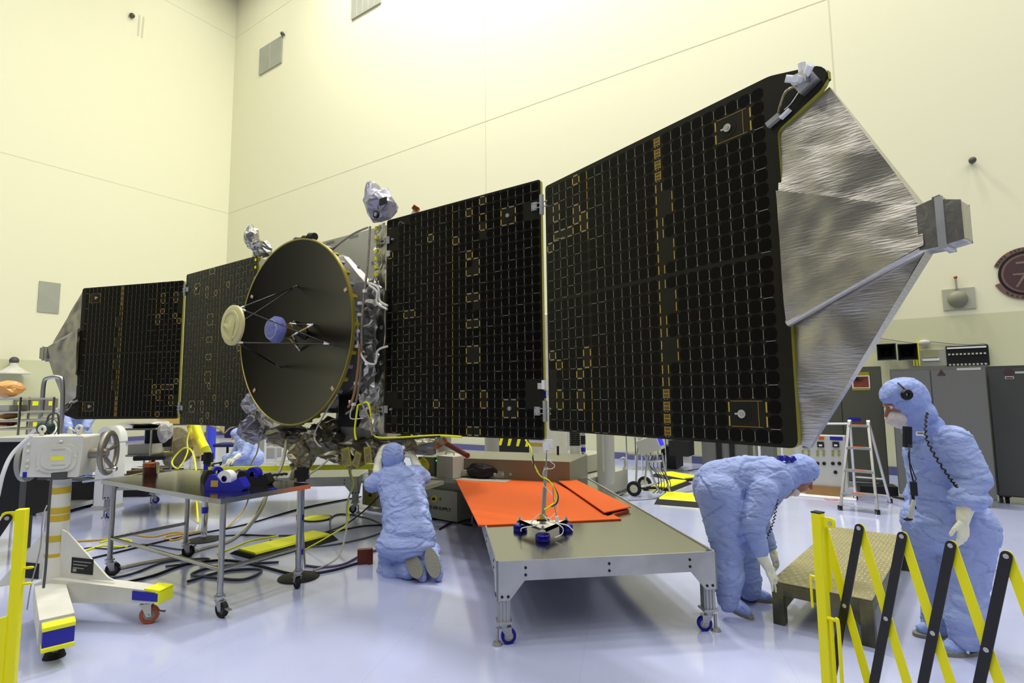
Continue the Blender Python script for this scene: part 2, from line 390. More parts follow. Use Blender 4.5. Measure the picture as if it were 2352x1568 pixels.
def outer_panel(fr):
    O, a, b, n = fr; P = .0795
    poly = rounded([(0, .08), (1.995, .075), (1.99, 1.45), (1.985, 1.80), (2.262, 1.945), (2.26, 2.052), (1.958, 2.132), (0, 2.12)], [.03, .05, .02, .03, .07, .08, .03, .03])
    mb = MB(); mb.prism(poly, fr, -.017, .017, 0, 4)
    # raised lip round the corner that carries the sensor
    u0 = .018; mid = 8*0
    def cu(c): return u0+c*P+(.008 if c > 5 else 0)+(.066 if c > 13 else 0)
    def rv(r): return (2.095-(r+1)*P) if r < 12 else (2.095-.018-(r+1)*P)
    miss = {(4, 0), (0, 2), (1, 2), (0, 3), (1, 3), (4, 3), (4, 4), (1, 5), (2, 5), (3, 5), (5, 4), (5, 5), (0, 6), (19, 1), (20, 1), (21, 1), (19, 2), (20, 2), (21, 2),
            (5, 17), (5, 18), (0, 17), (1, 18), (4, 19), (4, 21), (4, 22), (0, 19), (1, 21), (0, 21), (0, 22), (1, 22), (0, 20), (19, 22), (20, 22), (21, 22), (19, 23), (20, 23), (21, 23)}
    miss |= {(14, r) for r in (5, 6, 9, 10, 13, 14, 17, 18)}
    for c in range(23):
        for r in range(25):
            if (c, r) in miss: continue
            u = cu(c); v = rv(r); cell(mb, fr, u, v, P, P)
            if (c+1, r) not in miss and c not in (5, 13, 22):
                rect(mb, fr, u+P-.0018, v+.014, .0026, P*.62, 2)
                if (r+c) % 2: rect(mb, fr, u+P-.004, v+.008, .006, .006, 2)
            if c == 22 and r % 3 == 2: rect(mb, fr, u+.014, v-.001, P-.028, .0028, 2)
            if c in (6, 7) and r % 3 == 0: rect(mb, fr, u+.014, v-.001, P-.028, .0022, 2)
            if c < 5 and (r+c) % 2: rect(mb, fr, u+.014, v-.001, P-.028, .0022, 2)
    for r in list(range(0, 7))+list(range(19, 25)): rect(mb, fr, cu(6)-.009, rv(r)+.006, .005, P*.75, 3)
    g = cu(13)+P
    for r in range(25):
        v = rv(r)
        if r < 4 or r > 20:
            for x in (.008, .052): rect(mb, fr, g+x, v+.008, .004, P*.76, 3)
            for y in (.014, .038, .062): rect(mb, fr, g+.008, v+y, .047, .0035, 3)
            rect(mb, fr, g+.012, v+.015, .04, .05, 7, .0176)
            for x in (.016, .036): rect(mb, fr, g+x, v+.001, .007, .005, 2)
        else:
            rect(mb, fr, g+.006, v+.008, .007, P*.7, 3); rect(mb, fr, g+.012, v+.03, .004, .005, 2, .019)
            x = .054 if (14, r) not in miss else .054+P
            rect(mb, fr, g+x, v+.008, .006, P*.7, 3)
    for (c, r, w, h) in ((4, 0, 1, 1), (1, 3, 1, 2), (4, 4, 1, 2), (1, 5, 3, 1), (5, 5, 1, 2), (0, 6, 1, 1), (5, 18, 1, 2), (0, 17, 1, 1), (1, 18, 1, 1), (4, 19, 1, 1), (4, 22, 1, 2), (1, 22, 1, 2)):
        goldticks(mb, fr, cu(c), rv(r), w*P, h*P, P)
    for r in (2, 23):
        u, v = cu(19), rv(r)
        for x in (.004, 3*P-.010):
            for y in (.01, P+.01): rect(mb, fr, u+x, v+y, .008, P*.72, 3)
        for y in (.008, 2*P-.008): rect(mb, fr, u+.02, v+y, 3*P-.05, .002, 3)
        rect(mb, fr, u+.185, v+.01, .002, 2*P-.02, 3)
        q = O+a*(u+.09)+b*(v+P); mb.cyl(q+n*.017, q+n*.019, .055, n=26); mb.cyl(q+n*.019, q+n*.03, .024, n=20, m=5); mb.cyl(q+n*.03, q+n*.034, .012, n=12, m=2)
        mb.cyl(q+n*.024-a*.02, q+n*.024-a*.042, .006, n=8, m=2)
    mb.tube([O+a*(.10+i*.03)+b*(1.62+.008*sin(i*1.3)+i*.004)+n*.021 for i in range(5)], .002, 5, 2)
    o = mb.build('solar_panel', PM, ship, smooth=False)
    # small cold-gas thruster block at the corner
    c = O+a*2.165+b*1.985+n*.05
    mb = MB(); R = Matrix((a, b, n)).transposed()
    mb.box(c, (.10, .085, .06), 0, R @ Matrix.Rotation(.5, 3, 'Z')); mb.box(c+n*.04, (.06, .06, .05), 0, R)
    for d in ((-.7, .25, .5), (.1, 1, .25), (.75, .45, .5), (0, -.25, 1)):
        d = (a*d[0]+b*d[1]+n*d[2]).normalized(); mb.cyl(c+n*.03+d*.03, c+n*.03+d*.085, .019, n=12, m=1)
    mb.tube([c-a*.05, c-a*.10-b*.01+n*.01, c-a*.14-b*.07, c-a*.15-b*.10], .008, 8, 2)
    mb.tube([c-a*.04-b*.04, c-a*.08-b*.08, c-a*.12-b*.10], .003, 6, 0)
    mb.box(c-a*.12-b*.12-n*.01, (.06, .012, .03), 1, R @ Matrix.Rotation(.5, 3, 'Z')); mb.box(c-a*.19-b*.125-n*.02, (.08, .03, .03), 3, R @ Matrix.Rotation(.4, 3, 'Z'))
    mb.build('sensor', [M_['alu'], M_['whiteb'], M_['foily'], M_['grey']], o)
    return o
def hinge(P, a, b, n, dark=False):
    mb = MB(); R = Matrix((a, b, n)).transposed()
    mb.cyl(P-b*.085+n*.025, P+b*.085+n*.025, .02, n=14)
    for s in (-1, 1):
        mb.box(P+a*s*.075+n*.024, (.055, .07, .012), 0, R)
        for q in (-.02, .02): mb.box(P+a*s*.035+b*q+n*.028, (.07, .007, .014), 0, R)
        for i in (-1, 1):
            for j in (-1, 1): mb.cyl(P+a*(s*.075+i*.018)+b*j*.024+n*.03, P+a*(s*.075+i*.018)+b*j*.024+n*.034, .004, n=8, m=1)
    return mb.build('hinge', [M_['alu_paint'], M_['dgrey']], ship)
def sail(fr, side):
    """foil-wrapped boom at the wing tip"""
    O, a, b, n = fr
    def P(u, v, t): return O+a*u+b*v+n*t
    rib = lambda u, w, p: n*(.005*noise.noise(p*9)+.016*noise.noise(p*3.1+V((side, 0, 0)))) + n*(.007*max(0, noise.noise(V((p.x*4+p.z*3, p.z*9-p.y*4, side)))-.15))
    mb = MB()
    A2, A, T1, P1 = P(1.97, 1.83, -.005), P(2.25, 1.93, -.03), P(2.61, 1.185, .03), P(1.975, 1.457, .05)
    mb.grid((P(1.975, 1.457, .02), P(2.61, 1.185, .025), P(2.25, 1.94, -.02), P(1.965, 1.80, -.01)), 40, 30, rib)
    mb.grid((P(1.985, .726, .055), P(2.62, 1.005, .06), T1, P1), 40, 30, rib)
    mb.grid((P(1.985, .09, -.02), P(2.03, .08, -.03), P(2.615, 1.0, .01), P(1.98, .73, -.01)), 40, 30, rib)
    # back sheets give the wrap its depth
    mb.grid((P(1.975, .09, -.06), P(2.61, 1.0, -.10), P(2.25, 1.94, -.06), P(1.965, 1.80, -.06)), 6, 6)
    mb.grid((P(2.03, .08, -.03), P(2.615, 1.0, .01), P(2.61, 1.0, -.10), P(2.03, .08, -.06)), 8, 2)
    mb.grid((P(2.25, 1.94, -.02), P(2.61, 1.185, .025), P(2.61, 1.185, -.10), P(2.25, 1.94, -.06)), 8, 2)
    mb.tube([P(1.985, .73, .03), P(2.3, .87, .04), P(2.62, 1.005, .035)], .02, 8)
    o = mb.build('boom_wrap', M_['sailf'], ship, ang=30)
    m2 = MB(); m2.M = Matrix()
    bx = [(2.60, .985), (2.66, .985), (2.76, 1.0), (2.76, 1.17), (2.66, 1.20), (2.60, 1.185)]
    m2.prism(bx, fr, -.06, .06); m2.prism([(2.67, .975), (2.70, .975), (2.70, 1.205), (2.67, 1.205)], fr, -.066, .066, 1); m2.prism([(2.65, 1.19), (2.68, 1.19), (2.68, 1.225), (2.65, 1.22)], fr, -.02, .02)
    m2.build('magnetometer', [M_['foil'], M_['alu_paint']], ship, bev=.008)
M_['sailf'] = mat('ribbed_silver_foil', (.50, .48, .44), .30, .95, bump=(110, .09, 2, (.12, .12, 1.0), (.25, .1, 0)))
frR1 = (HG-E1*W1, E1, Z, N1); frL1 = (IN_L+Z*HP, -E1, -Z, N1)
frR2 = (OR_, E2, Z, N2); frL2 = (ML+Z*HP, -E3, -Z, N3)
inner_panel(frR1, 0); inner_panel(frL1, 1)
outer_panel(frR2); outer_panel(frL2)
sail(frR2, 1); sail(frL2, 5)
hinge(HG+E1*.014+Z*1.97, E1, Z, N1); hinge(HG+E1*.014+Z*.235, E1, Z, N1)
hinge(IN_L-E1*(W1+.014)+Z*1.97, E1, Z, N1); hinge(IN_L-E1*(W1+.014)+Z*.235, E1, Z, N1)
mb = MB(); R1 = Matrix((E1, Z, N1)).transposed()
mb.box(HG+E1*.01+Z*.45+N1*.03, (.028, .075, .03), 0, R1); mb.box(HG+E1*.01+Z*.37+N1*.02, (.02, .06, .02), 1, R1)
for s in (-1, 1): mb.box(HG+E1*(.01+s*.04)+Z*(.41-s*.03)+N1*.02, (.05, .05, .01), 2, R1)
mb.build('latch', [M_['whiteb'], M_['bluem'], M_['lgrey']], ship)

# ---- body
M_['blanket'] = mat('silver_blanket', (.70, .69, .66), .30, .85, bump=(12, .4, 4))
def bp(a_, z_, k_): return BC+E1*a_+Z*(z_-(ZB+1.1))+N1*k_
M_['plate'] = mat('pale_panel', (.60, .60, .48), .4)
mb = MB(); fr = (bp(0, 0, 0), E1, Z, N1)
mb.prism([(-1.12, 2.72), (1.10, 2.72), (1.10, 3.42), (-1.12, 3.42)], fr, -.10, -.06)
for i in range(5): mb.prism([(-.75+i*.42, 3.37), (-.6+i*.42, 3.37), (-.6+i*.42, 3.40), (-.75+i*.42, 3.40)], fr, -.06, -.058, 1)
for x, z in ((.62, 3.0), (.67, 3.02), (.42, 2.95), (.9, 3.04), (.2, 3.12)): mb.cyl(bp(x, z, -.06), bp(x, z, -.052), .018, n=14, m=1)
mb.build('deck_panel', [M_['plate'], M_['grey']], ship, smooth=False)
mb = MB(); mb.prism(rounded([(-1.1, 1.42), (1.08, 1.42), (1.08, 3.36), (-1.1, 3.36)], [.05]*4), fr, -1.7, -.10)
mb.build('body', M_['foild'], ship)
# lower structure between the wings
mb = MB(); mb.prism([(.55, 1.12), (1.06, 1.12), (1.06, 1.5), (.55, 1.5)], fr, -.9, -.15)
mb.cyl(bp(.45, 1.0, -.5), bp(.45, 1.5, -.5), .42, n=28)
mb.build('adapter_ring', M_['lgrey'], ship)
mb = MB(); mb.prism([(.48, 1.28), (.76, 1.28), (.76, 1.62), (.48, 1.62)], fr, -.05, .02); mb.bar(bp(.9, 1.05, 0), bp(.9, 1.6, 0), .05, .05)
mb.build('instrument_box', M_['black'], ship)
# foil strip along the inner edge of the right wing
for sx, nm in ((1.14, 0), (-1.14, 1)):
    mb = MB(); nz = lambda u, w, p: N1*(.02*noise.noise(p*7)+.012*noise.noise(p*19))+E1*(.012*noise.noise(p*5))
    mb.grid((bp(sx-.11, 1.22, .0), bp(sx+.045, 1.22, .02), bp(sx+.045, 3.41, .02), bp(sx-.10, 3.41, .0)), 8, 90, nz)
    mb.grid((bp(sx-.11, 1.22, -.3), bp(sx-.11, 1.22, 0), bp(sx-.10, 3.41, 0), bp(sx-.10, 3.41, -.3)), 4, 60, nz)
    for i, z in enumerate((3.38, 3.28, 3.13, 3.05, 2.96, 2.88)): mb.box(bp(sx-.10, z, .012), (.03, .035, .03), 1, R1)
    mb.build('foil_edging', [M_['foil'], M_['yellow']], ship, ang=25)
for z in (3.21, 1.47):
    mb = MB(); mb.box(bp(1.185, z, .03), (.02, .07, .012), 0, R1); mb.box(bp(1.235, z, .035), (.05, .075, .012), 0, R1)
    for i in (-1, 1):
        mb.box(bp(1.14, z+i*.02, .03), (.09, .014, .02), 0, R1)
        for j in (0, 1, 2): mb.cyl(bp(1.08+j*.035, z+i*.025, .03), bp(1.08+j*.035, z+i*.025, .05), .009, n=8, m=1)
    mb.box(bp(1.09, z, .02), (.08, .09, .02), 1, R1)
    mb.cyl(bp(1.30, z, .018), bp(1.30, z, .04), .012, n=10); mb.build('hinge', [M_['alu_paint'], M_['foily']], ship)
mb = MB(); mb.box(bp(1.235, 3.07, .03), (.05, .06, .012), 0, R1); mb.build('bracket', M_['lgrey'], ship)
# round tank and antenna back under foil
def dome(p): return p
crumple('foil_dome', bp(.18, 2.36, -.14), (.95, .95, .22), mat('dome_foil', (.68, .65, .64), .36, .75, bump=(5, .3, 3)), ship, 3, .035, R=Matrix((E1, Z, N1)).transposed())
def drape(u0, u1, z0, z1, k, nu, nz, amp, seed, m='foil'):
    rnd = random.Random(seed); mb = MB(); g = [[bp(u0+(u1-u0)*i/nu+rnd.uniform(-1, 1)*amp*.6, z0+(z1-z0)*j/nz+rnd.uniform(-1, 1)*amp*.6, k+rnd.uniform(-1, 1)*amp) for i in range(nu+1)] for j in range(nz+1)]
    vs = [p for r in g for p in r]; w = nu+1; fs = []
    for j in range(nz):
        for i in range(nu):
            a = j*w+i; fs += [(a, a+1, a+w+1), (a, a+w+1, a+w)] if (i+j+seed) % 2 else [(a, a+1, a+w), (a+1, a+w+1, a+w)]
    mb.add(vs, fs); o = mb.build('foil_blanket', M_['blanket'], ship, smooth=False)
    s_ = o.modifiers.new('s', 'SUBSURF'); s_.subdivision_type = 'SIMPLE'; s_.levels = s_.render_levels = 1; so_ = o.modifiers.new('t', 'SOLIDIFY'); so_.thickness = .004; return o
drape(.80, 1.13, 1.24, 2.2, .0, 6, 22, .022, 3); drape(.86, 1.13, 2.15, 2.85, .0, 5, 16, .02, 5); drape(1.0, 1.12, 2.8, 3.40, .005, 3, 14, .012, 12)
# ---- dish
DK = .30; DCZ = ZB+1.1; RD = 1.02
M_['dish'] = mat('black_dish_face', (.0045, .0036, .002), .27, spec=.28)
mb = MB(); prof = []
for i in range(26):
    r = i/25; prof.append((RD*r, -.15*(1-r*r)))
mb.lathe([(max(r, .0005), t) for r, t in prof], bp(0, DCZ, DK), N1, 96)
dish = mb.build('dish', M_['dish'], ship, ang=60)
mb = MB(); mb.lathe([(RD, 0), (RD+.006, .008), (RD+.018, .004), (RD+.02, -.03), (RD+.004, -.03), (RD, 0)], bp(0, DCZ, DK), N1, 96)
mb.build('rim', mat('gold_rim', (.32, .27, .04), .3, .5), dish)
mb = MB(); mb.lathe([(.12, -.21)]+[(RD*r, -.17*(1-r*r)-.012-.02*r) for r in (.15, .3, .5, .7, .85, .98)], bp(0, DCZ, DK), N1, 96)
for i in range(44):   # tape tabs round the back
    t = 2*pi*i/44; r0 = RD-.005; q = bp(cos(t)*r0, DCZ+sin(t)*r0, DK-.05)
    mb.box(q, (.05, .035, .06), 1+(i % 2), R1 @ Matrix.Rotation(t, 3, 'Z'))
mb.build('dish_back', [M_['black'], M_['olive'], M_['foilb']], dish)
for t in (150, 222, 318, 22, ):
    t = radians(t); mb = MB(); mb.box(bp(cos(t)*.975, DCZ+sin(t)*.975, DK-.012), (.07, .035, .006), 0, R1 @ Matrix.Rotation(t, 3, 'Z'))
    mb.build('tape_tab', mat('beige_tape', (.6, .42, .25), .6), dish)
# sub-reflector, seen from its back
SK = .96
sub = MB(); sub.lathe([(.004, .035), (.05, .03), (.06, .02), (.12, .022), (.125, .03), (.15, .03), (.155, .02), (.19, .02), (.205, .008), (.205, -.012), (.18, -.02), (.004, -.05)], bp(0, DCZ, SK), N1, 48)
sub.bar(bp(-.12, DCZ+.02, SK+.03), bp(.02, DCZ-.05, SK+.04), .02, .02); sub.bar(bp(.02, DCZ-.05, SK+.04), bp(.03, DCZ-.17, SK+.025), .02, .02)
sub.add([bp(-.12, DCZ+.03, SK+.025), bp(.02, DCZ-.05, SK+.055), bp(.09, DCZ+.03, SK+.025), bp(.0, DCZ+.02, SK+.03), bp(.03, DCZ-.17, SK+.025)], [(0, 1, 3), (1, 2, 3), (1, 4, 2)])
sub.build('subreflector', mat('ivory_plastic', (.58, .55, .26), .35), dish, ang=50)
mb = MB()
anch = [(682, 657), (757, 790), (642, 842)]
A3 = [pl(x, y, bp(0, DCZ, DK-.11), N1) for x, y in anch]
S3 = [bp(.19*cos(radians(t)), DCZ+.19*sin(radians(t)), SK-.01) for t in (60, 200, 290)]
M_['strut'] = mat('black_strut', (.015, .014, .012), .3)
def strut(name, p, q, r=.007, m=None):
    mb = MB(); d = (q-p).normalized(); mb.cyl(p, q, r, n=8); mb.cyl(p+d*.01, p+d*.06, r*1.5, n=8, m=1); mb.cyl(q-d*.06, q-d*.01, r*1.4, n=8, m=1); mb.ell(q, r*1.8, 1, 8, 6); mb.ell(p, r*2, 1, 8, 6)
    return mb.build(name, [m or M_['strut'], M_['alu']], dish)
for i, j in ((0, 0), (0, 1), (1, 2), (1, 0), (2, 2), (2, 1)):
    strut('strut', S3[j], A3[i]+(N1*.005), .0065)
# feed horn with a blue gauze cap
mb = MB(); mb.lathe([(.06, -.06), (.14, -.05), (.145, .0), (.11, .05), (.09, .055), (.004, .06)], bp(0, DCZ, DK+.20), N1, 32)
cap = mb.build('feed_cap', mat('blue_gauze', (.16, .19, .50), .7, bump=(30, .9, 4)), dish, ang=60)
mb = MB(); mb.tube([bp(.105*cos(t*pi/12), DCZ+.105*sin(t*pi/12), DK+.25) for t in range(24)], .004, 6, res=1, closed=True); mb.build('tape_ring', M_['lgrey'], cap)
mb = MB(); mb.lathe([(.004, .05), (.07, .05), (.078, .0), (.078, -.06), (.085, -.065), (.085, -.085), (.004, -.085)], bp(0, DCZ, DK+.10), N1, 28); mb.build('feed_horn', mat('bronze', (.14, .11, .03), .35, .6), dish)
for t in (80, 200, 320):
    c_, s_ = cos(radians(t)), sin(radians(t)); c2, s2 = cos(radians(t+60)), sin(radians(t+60))
    strut('feed_strut', bp(.08*c_, DCZ+.08*s_, DK+.02), bp(.2*c2, DCZ+.2*s2, DK-.135), .009, M_['gold']); strut('feed_strut', bp(.08*c_, DCZ+.08*s_, DK+.02), bp(.2*cos(radians(t-60)), DCZ+.2*sin(radians(t-60)), DK-.135), .008)
mb = MB(); mb.lathe([(.07, 0), (.05, .02), (.002, .14)], bp(.02, DCZ-.02, DK-.14), N1, 16); mb.build('feed_cone', M_['black'], dish)
# ---- bagged instruments on top
def horn(p):
    q = p.copy()
    if p.z > 0: q = V((p.x, p.y, p.z)); 
    if p.x < -.25: q.z += 1.9*(-p.x-.25)*max(0, p.z+.35); q.x += .25*max(0, p.z)*(-p.x-.25)
    return q
crumple('bagged_instrument', pl(872, 470, bp(1.05, 3.5, .05), N1), (.19, .15, .17), M_['foilb'], ship, 9, .16, 5, 1.9, R=Matrix((E1, N1, Z)).transposed(), shape=horn)
mb = MB(); q = pl(866, 493, bp(1.05, 3.5, .22), N1); mb.cyl(q, q+N1*.02, .04, n=16); mb.box(pl(880, 462, bp(1.05, 3.5, .2), N1), (.10, .07, .01), 0, R1)
mb.cyl(q+N1*.02, q+N1*.024, .022, n=12, m=1); mb.build('lens', [M_['black'], M_['grey']], ship)
crumple('bagged_sensor', pl(578, 545, bp(-.55, 3.5, -.05), N1), (.10, .12, .15), M_['foil'], ship, 4, .25, 5, 2.1)
crumple('bagged_sensor', pl(598, 572, bp(-.55, 3.5, -.05), N1), (.13, .10, .12), M_['foil'], ship, 14, .3, 5, 2.1)
mb = MB(); q = pl(700, 543, bp(.1, 3.4, .1), N1)
for k in (-.16, -.02, .1): mb.cyl(q+E1*k-Z*.02, q+E1*(k+.09)-Z*.035, .035 if k < 0 else .045, n=16)
mb.box(q+E1*.01-Z*.06, (.35, .03, .06), 1, R1); mb.cyl(q-E1*.18-Z*.018, q-E1*.16-Z*.02, .042, n=16, m=1)
mb.build('star_tracker', [M_['black'], M_['lgrey']], ship)
mb = MB(); q = pl(952, 490, bp(1.5, 3.45, -.1), N1); mb.box(q, (.05, .05, .09), 0, Matrix.Rotation(.5, 3, 'Y')); mb.box(q+Z*.045+E1*.02, (.07, .06, .05), 1, Matrix.Rotation(.6, 3, 'Y')); mb.cyl(q-Z*.15, q, .02, n=8); mb.build('sun_sensor', [M_['white'], M_['copper']], ship, bev=.006)
# ---- foil bundles under the body
for i, (x, y, k, rx, rz, mt) in enumerate(((598, 925, .1, .22, .2, 'foil'), (585, 985, .0, .16, .2, 'foilb'), (665, 1000, .1, .25, .13, 'foild'), (700, 1035, .15, .16, .17, 'foily'), (745, 1015, .05, .22, .17, 'foild'),
                                          (690, 1080, .15, .10, .13, 'foily'), (800, 1045, .1, .22, .12, 'foild'), (760, 990, -.1, .2, .15, 'foily'), (960, 1015, -.2, .26, .12, 'foild'), (905, 1035, -.1, .16, .12, 'foil'), (855, 1030, -.2, .2, .14, 'foild'))):
    crumple('foil_bag', pl(x, y, bp(0, 1.2, k), N1), (rx, .2, rz), M_[mt], ship, i+20, .28, 5, 2.0)
# tags hanging below, amber film flags
for i, (x, y, w, h, t) in enumerate(((795, 1050, .13, .19, .25), (820, 1055, .09, .15, -.3), (845, 1045, .10, .16, .15))):
    q = pl(x, y, bp(.6, 1.0, .25), N1); mb = MB(); R = Matrix.Rotation(t, 3, N1) @ R1
    mb.box(q, (w, h, .006), 0, R); mb.box(q, (w*.7, h*.75, .008), 1, R); mb.build('film_tag', [M_['olive'], M_['foily']], ship, smooth=False)
# ---- harness
cab = mat('braided_cable', (.30, .26, .20), .5, .2, bump=(60, .6, 2)); cabw = mat('white_sleeving', (.62, .62, .56), .4)
def pc(pts, k): return [pl(x, y, bp(0, 2, kk), N1) for (x, y), kk in zip(pts, k if hasattr(k, '__len__') else [k]*len(pts))]
for pts, r, m, k in (([(850, 520), (845, 600), (832, 720), (830, 800), (826, 870), (815, 930), (795, 950)], .012, cab, .2), ([(845, 522), (815, 535), (785, 555), (752, 583)], .011, cab, [.2, .25, .25, .2]),
                     ([(806, 690), (820, 735), (822, 790), (838, 828), (862, 835), (868, 805), (890, 795)], .011, cabw, .22), ([(845, 650), (868, 660), (872, 690), (890, 702)], .013, cabw, .2), ([(848, 655), (866, 670), (866, 695), (889, 710)], .012, cabw, .22),
                     ([(826, 790), (822, 850), (812, 910), (800, 935)], .014, mat('copper_harness', (.34, .17, .08), .4, .4), .24), ([(832, 750), (848, 745), (855, 735)], .016, M_['foil'], .22),
                     ([(823, 930), (845, 925), (852, 960), (858, 1000), (905, 1005), (1000, 1000), (1060, 1003)], .010, M_['yellow2'], .2), ([(822, 930), (815, 985), (818, 1010)], .010, M_['yellow2'], .24), ([(845, 940), (852, 975), (862, 1008), (910, 1009), (1010, 1002)], .008, M_['black'], .22),
                     ([(825, 905), (835, 935), (850, 965), (855, 1000)], .010, cab, .26), ([(810, 930), (805, 960), (835, 960)], .006, cabw, .24), ([(775, 905), (740, 960), (722, 1000), (730, 1020), (738, 1026)], .008, M_['lgrey'], .26)):
    mb = MB(); P = pc(pts, k); mb.tube(P, r, 8, 0)
    mb.build('cable', m, ship, ang=80)
mb = MB()
for x, y in ((838, 668), (826, 696), (824, 722), (821, 760), (819, 795), (843, 835), (818, 880), (806, 922), (812, 928)): mb.box(pl(x, y, bp(0, 2, .225), N1), (.035, .03, .03), 0, R1)
mb.build('cable_marker', M_['whiteb'], ship)
# ================================================================ people
def organic(name, prims, mt, parent, vox=.014, smooth=4, fold=0., fs=7., st=(1, 1, 1), seed=0., sub=False, fine=0., **tags):
    """one continuous surface round tapered limbs: ('c', p, q, r1, r2) and ('e', centre, radii, R), grown together, then creased like cloth"""
    mb = MB()
    for pr in prims:
        if pr[0] == 'c':
            _, p, q, r1, r2 = pr; mb.cyl(p, q, r1, r2, 20); mb.ell(p, r1, 0, 20, 12); mb.ell(q, r2, 0, 20, 12)
        else: mb.ell(pr[1], pr[2], 0, 24, 16, pr[3] if len(pr) > 3 else None)
    o = mb.build(name, mt, parent, smooth=False, **tags)
    m = o.modifiers.new('r', 'REMESH'); m.mode = 'VOXEL'; m.voxel_size = vox
    m = o.modifiers.new('s', 'SMOOTH'); m.iterations = smooth; m.factor = .6
    dg = bpy.context.evaluated_depsgraph_get(); dg.update()
    me = bpy.data.meshes.new_from_object(o.evaluated_get(dg)); o.modifiers.clear(); old = o.data; o.data = me; bpy.data.meshes.remove(old)
    me.name = name
    if fold:
        so = V((seed*5.3, seed*2.9, seed)); sx = V(st); nn = [v.normal.copy() for v in me.vertices]
        for v, n in zip(me.vertices, nn):
            p = v.co; q = V((p.x*sx.x, p.y*sx.y, p.z*sx.z))*fs+so
            p2 = V((p.x*1.0+p.z*.35, p.y, p.z*2.3-p.x*.5))*(fs*.55)+so; w = noise.noise_vector(p*fs*.35+so)*.55
            n1 = noise.noise(p2+w); n2 = noise.noise(V((p.x*1.1-p.z*.4, p.y, p.z*2.0+p.x*.7))*(fs*.95)-so+w)
            E_ = lambda t, k: math.exp(-(t/k)**2)
            d = .45*noise.noise(q*.6)-.75*E_(n1, .055)+.6*E_(n1-.10, .06)-.5*E_(n2, .06)+.35*E_(n2-.11, .06)
            v.co = p+n*(fold*d+fine*noise.noise(q*5))
    me.polygons.foreach_set('use_smooth', [True]*len(me.polygons)); me.update()
    return o
def glove(parent, w, d, n, t, curl=.5, s=1., fore=None, spread=.12, lens=(1, 1.08, 1, .8)):
    """w wrist, d towards the fingers, n out of the back of the hand, t towards the thumb"""
    d = d.normalized(); n = (n-d*n.dot(d)).normalized(); t = (t-d*t.dot(d)-n*t.dot(n)).normalized()
    R = Matrix((t, d, n)).transposed(); P = []
    P.append(('e', w+d*.05*s, V((.042, .055, .019))*s, R)); P.append(('c', w+d*.02*s, w+d*.08*s, .022*s, .020*s))
    if fore is not None: P.append(('c', w, fore, .030*s, .042*s))
    P.append(('c', w-d*.01*s, w+d*.03*s, .028*s, .024*s))
    for i in range(4):
        o_ = w+d*(.088-.004*abs(i-1))*s+t*(.030-.020*i)*s; f = (d+t*(spread*(1.5-i)*.55)).normalized(); ax = f.cross(n)
        p = o_; L = .030*s*lens[i]; r = .0100*s; a = 0
        P.append(('c', w+d*.04*s+t*(.024-.016*i)*s, o_, .013*s, .0115*s))
        for k in range(3):
            a += curl*(.5 if k == 0 else .9)*(1+.12*i); g = f*cos(a)-n*sin(a); q = p+g*L*(1.25 if k == 0 else .9-.1*(k-1)); P.append(('c', p, q, r, r*.9)); p = q; r *= .9
    p = w+d*.022*s+t*.030*s; g = (t*.75+d*.75-n*.25).normalized(); q = p+g*.04*s; P.append(('c', w+d*.02*s, p, .018*s, .015*s)); P.append(('c', p, q, .014*s, .0115*s))
    g = (t*.25+d*.95-n*.35).normalized(); P.append(('c', q, q+g*.032*s, .0115*s, .0095*s))
    return organic('glove', P, M_['glove'], parent, .0052, 2, .0012, 30)
def bootshape(heel, toe, up, r=.055, top=None):
    d = (toe-heel).normalized(); P = [('c', heel+up*r, toe+up*r*.62-d*.03, r, r*.66), ('c', heel+up*r*.9+d*.06, toe+up*r*.6-d*.06, r*.95, r*.85)]
    if top is not None: P.append(('c', heel+up*r+d*.03, top, r*1.1, r*1.25))
    return P
def headset(parent, c, f, u, s=1., mask=True, hoodm='blue_h'):
    """head with a face, hood over it, mask below the eyes. c centre, f facing, u up"""
    f = f.normalized(); u = (u-f*u.dot(f)).normalized(); r = f.cross(u); R = Matrix((r, f, u)).transposed()
    def g(x, y, z): return c+(r*x+f*y+u*z)*s
    P = [('e', g(0, 0, .02), V((.075, .095, .10))*s, R), ('e', g(0, .03, -.05), V((.058, .065, .065))*s, R), ('c', g(0, .045, -.09), g(0, .06, -.09), .022*s, .02*s),
         ('c', g(0, .092, .02), g(0, .115, -.022), .008*s, .014*s), ('e', g(0, .085, .035), V((.05, .018, .012))*s, R), ('c', g(-.018, .088, -.055), g(.018, .088, -.055), .009*s, .009*s),
         ('c', g(0, -.01, -.07), g(0, -.03, -.17), .052*s, .056*s), ('c', g(-.078, -.005, .0), g(-.078, -.012, -.03), .014*s, .01*s), ('c', g(.078, -.005, .0), g(.078, -.012, -.03), .014*s, .01*s)]
    return P, g, R
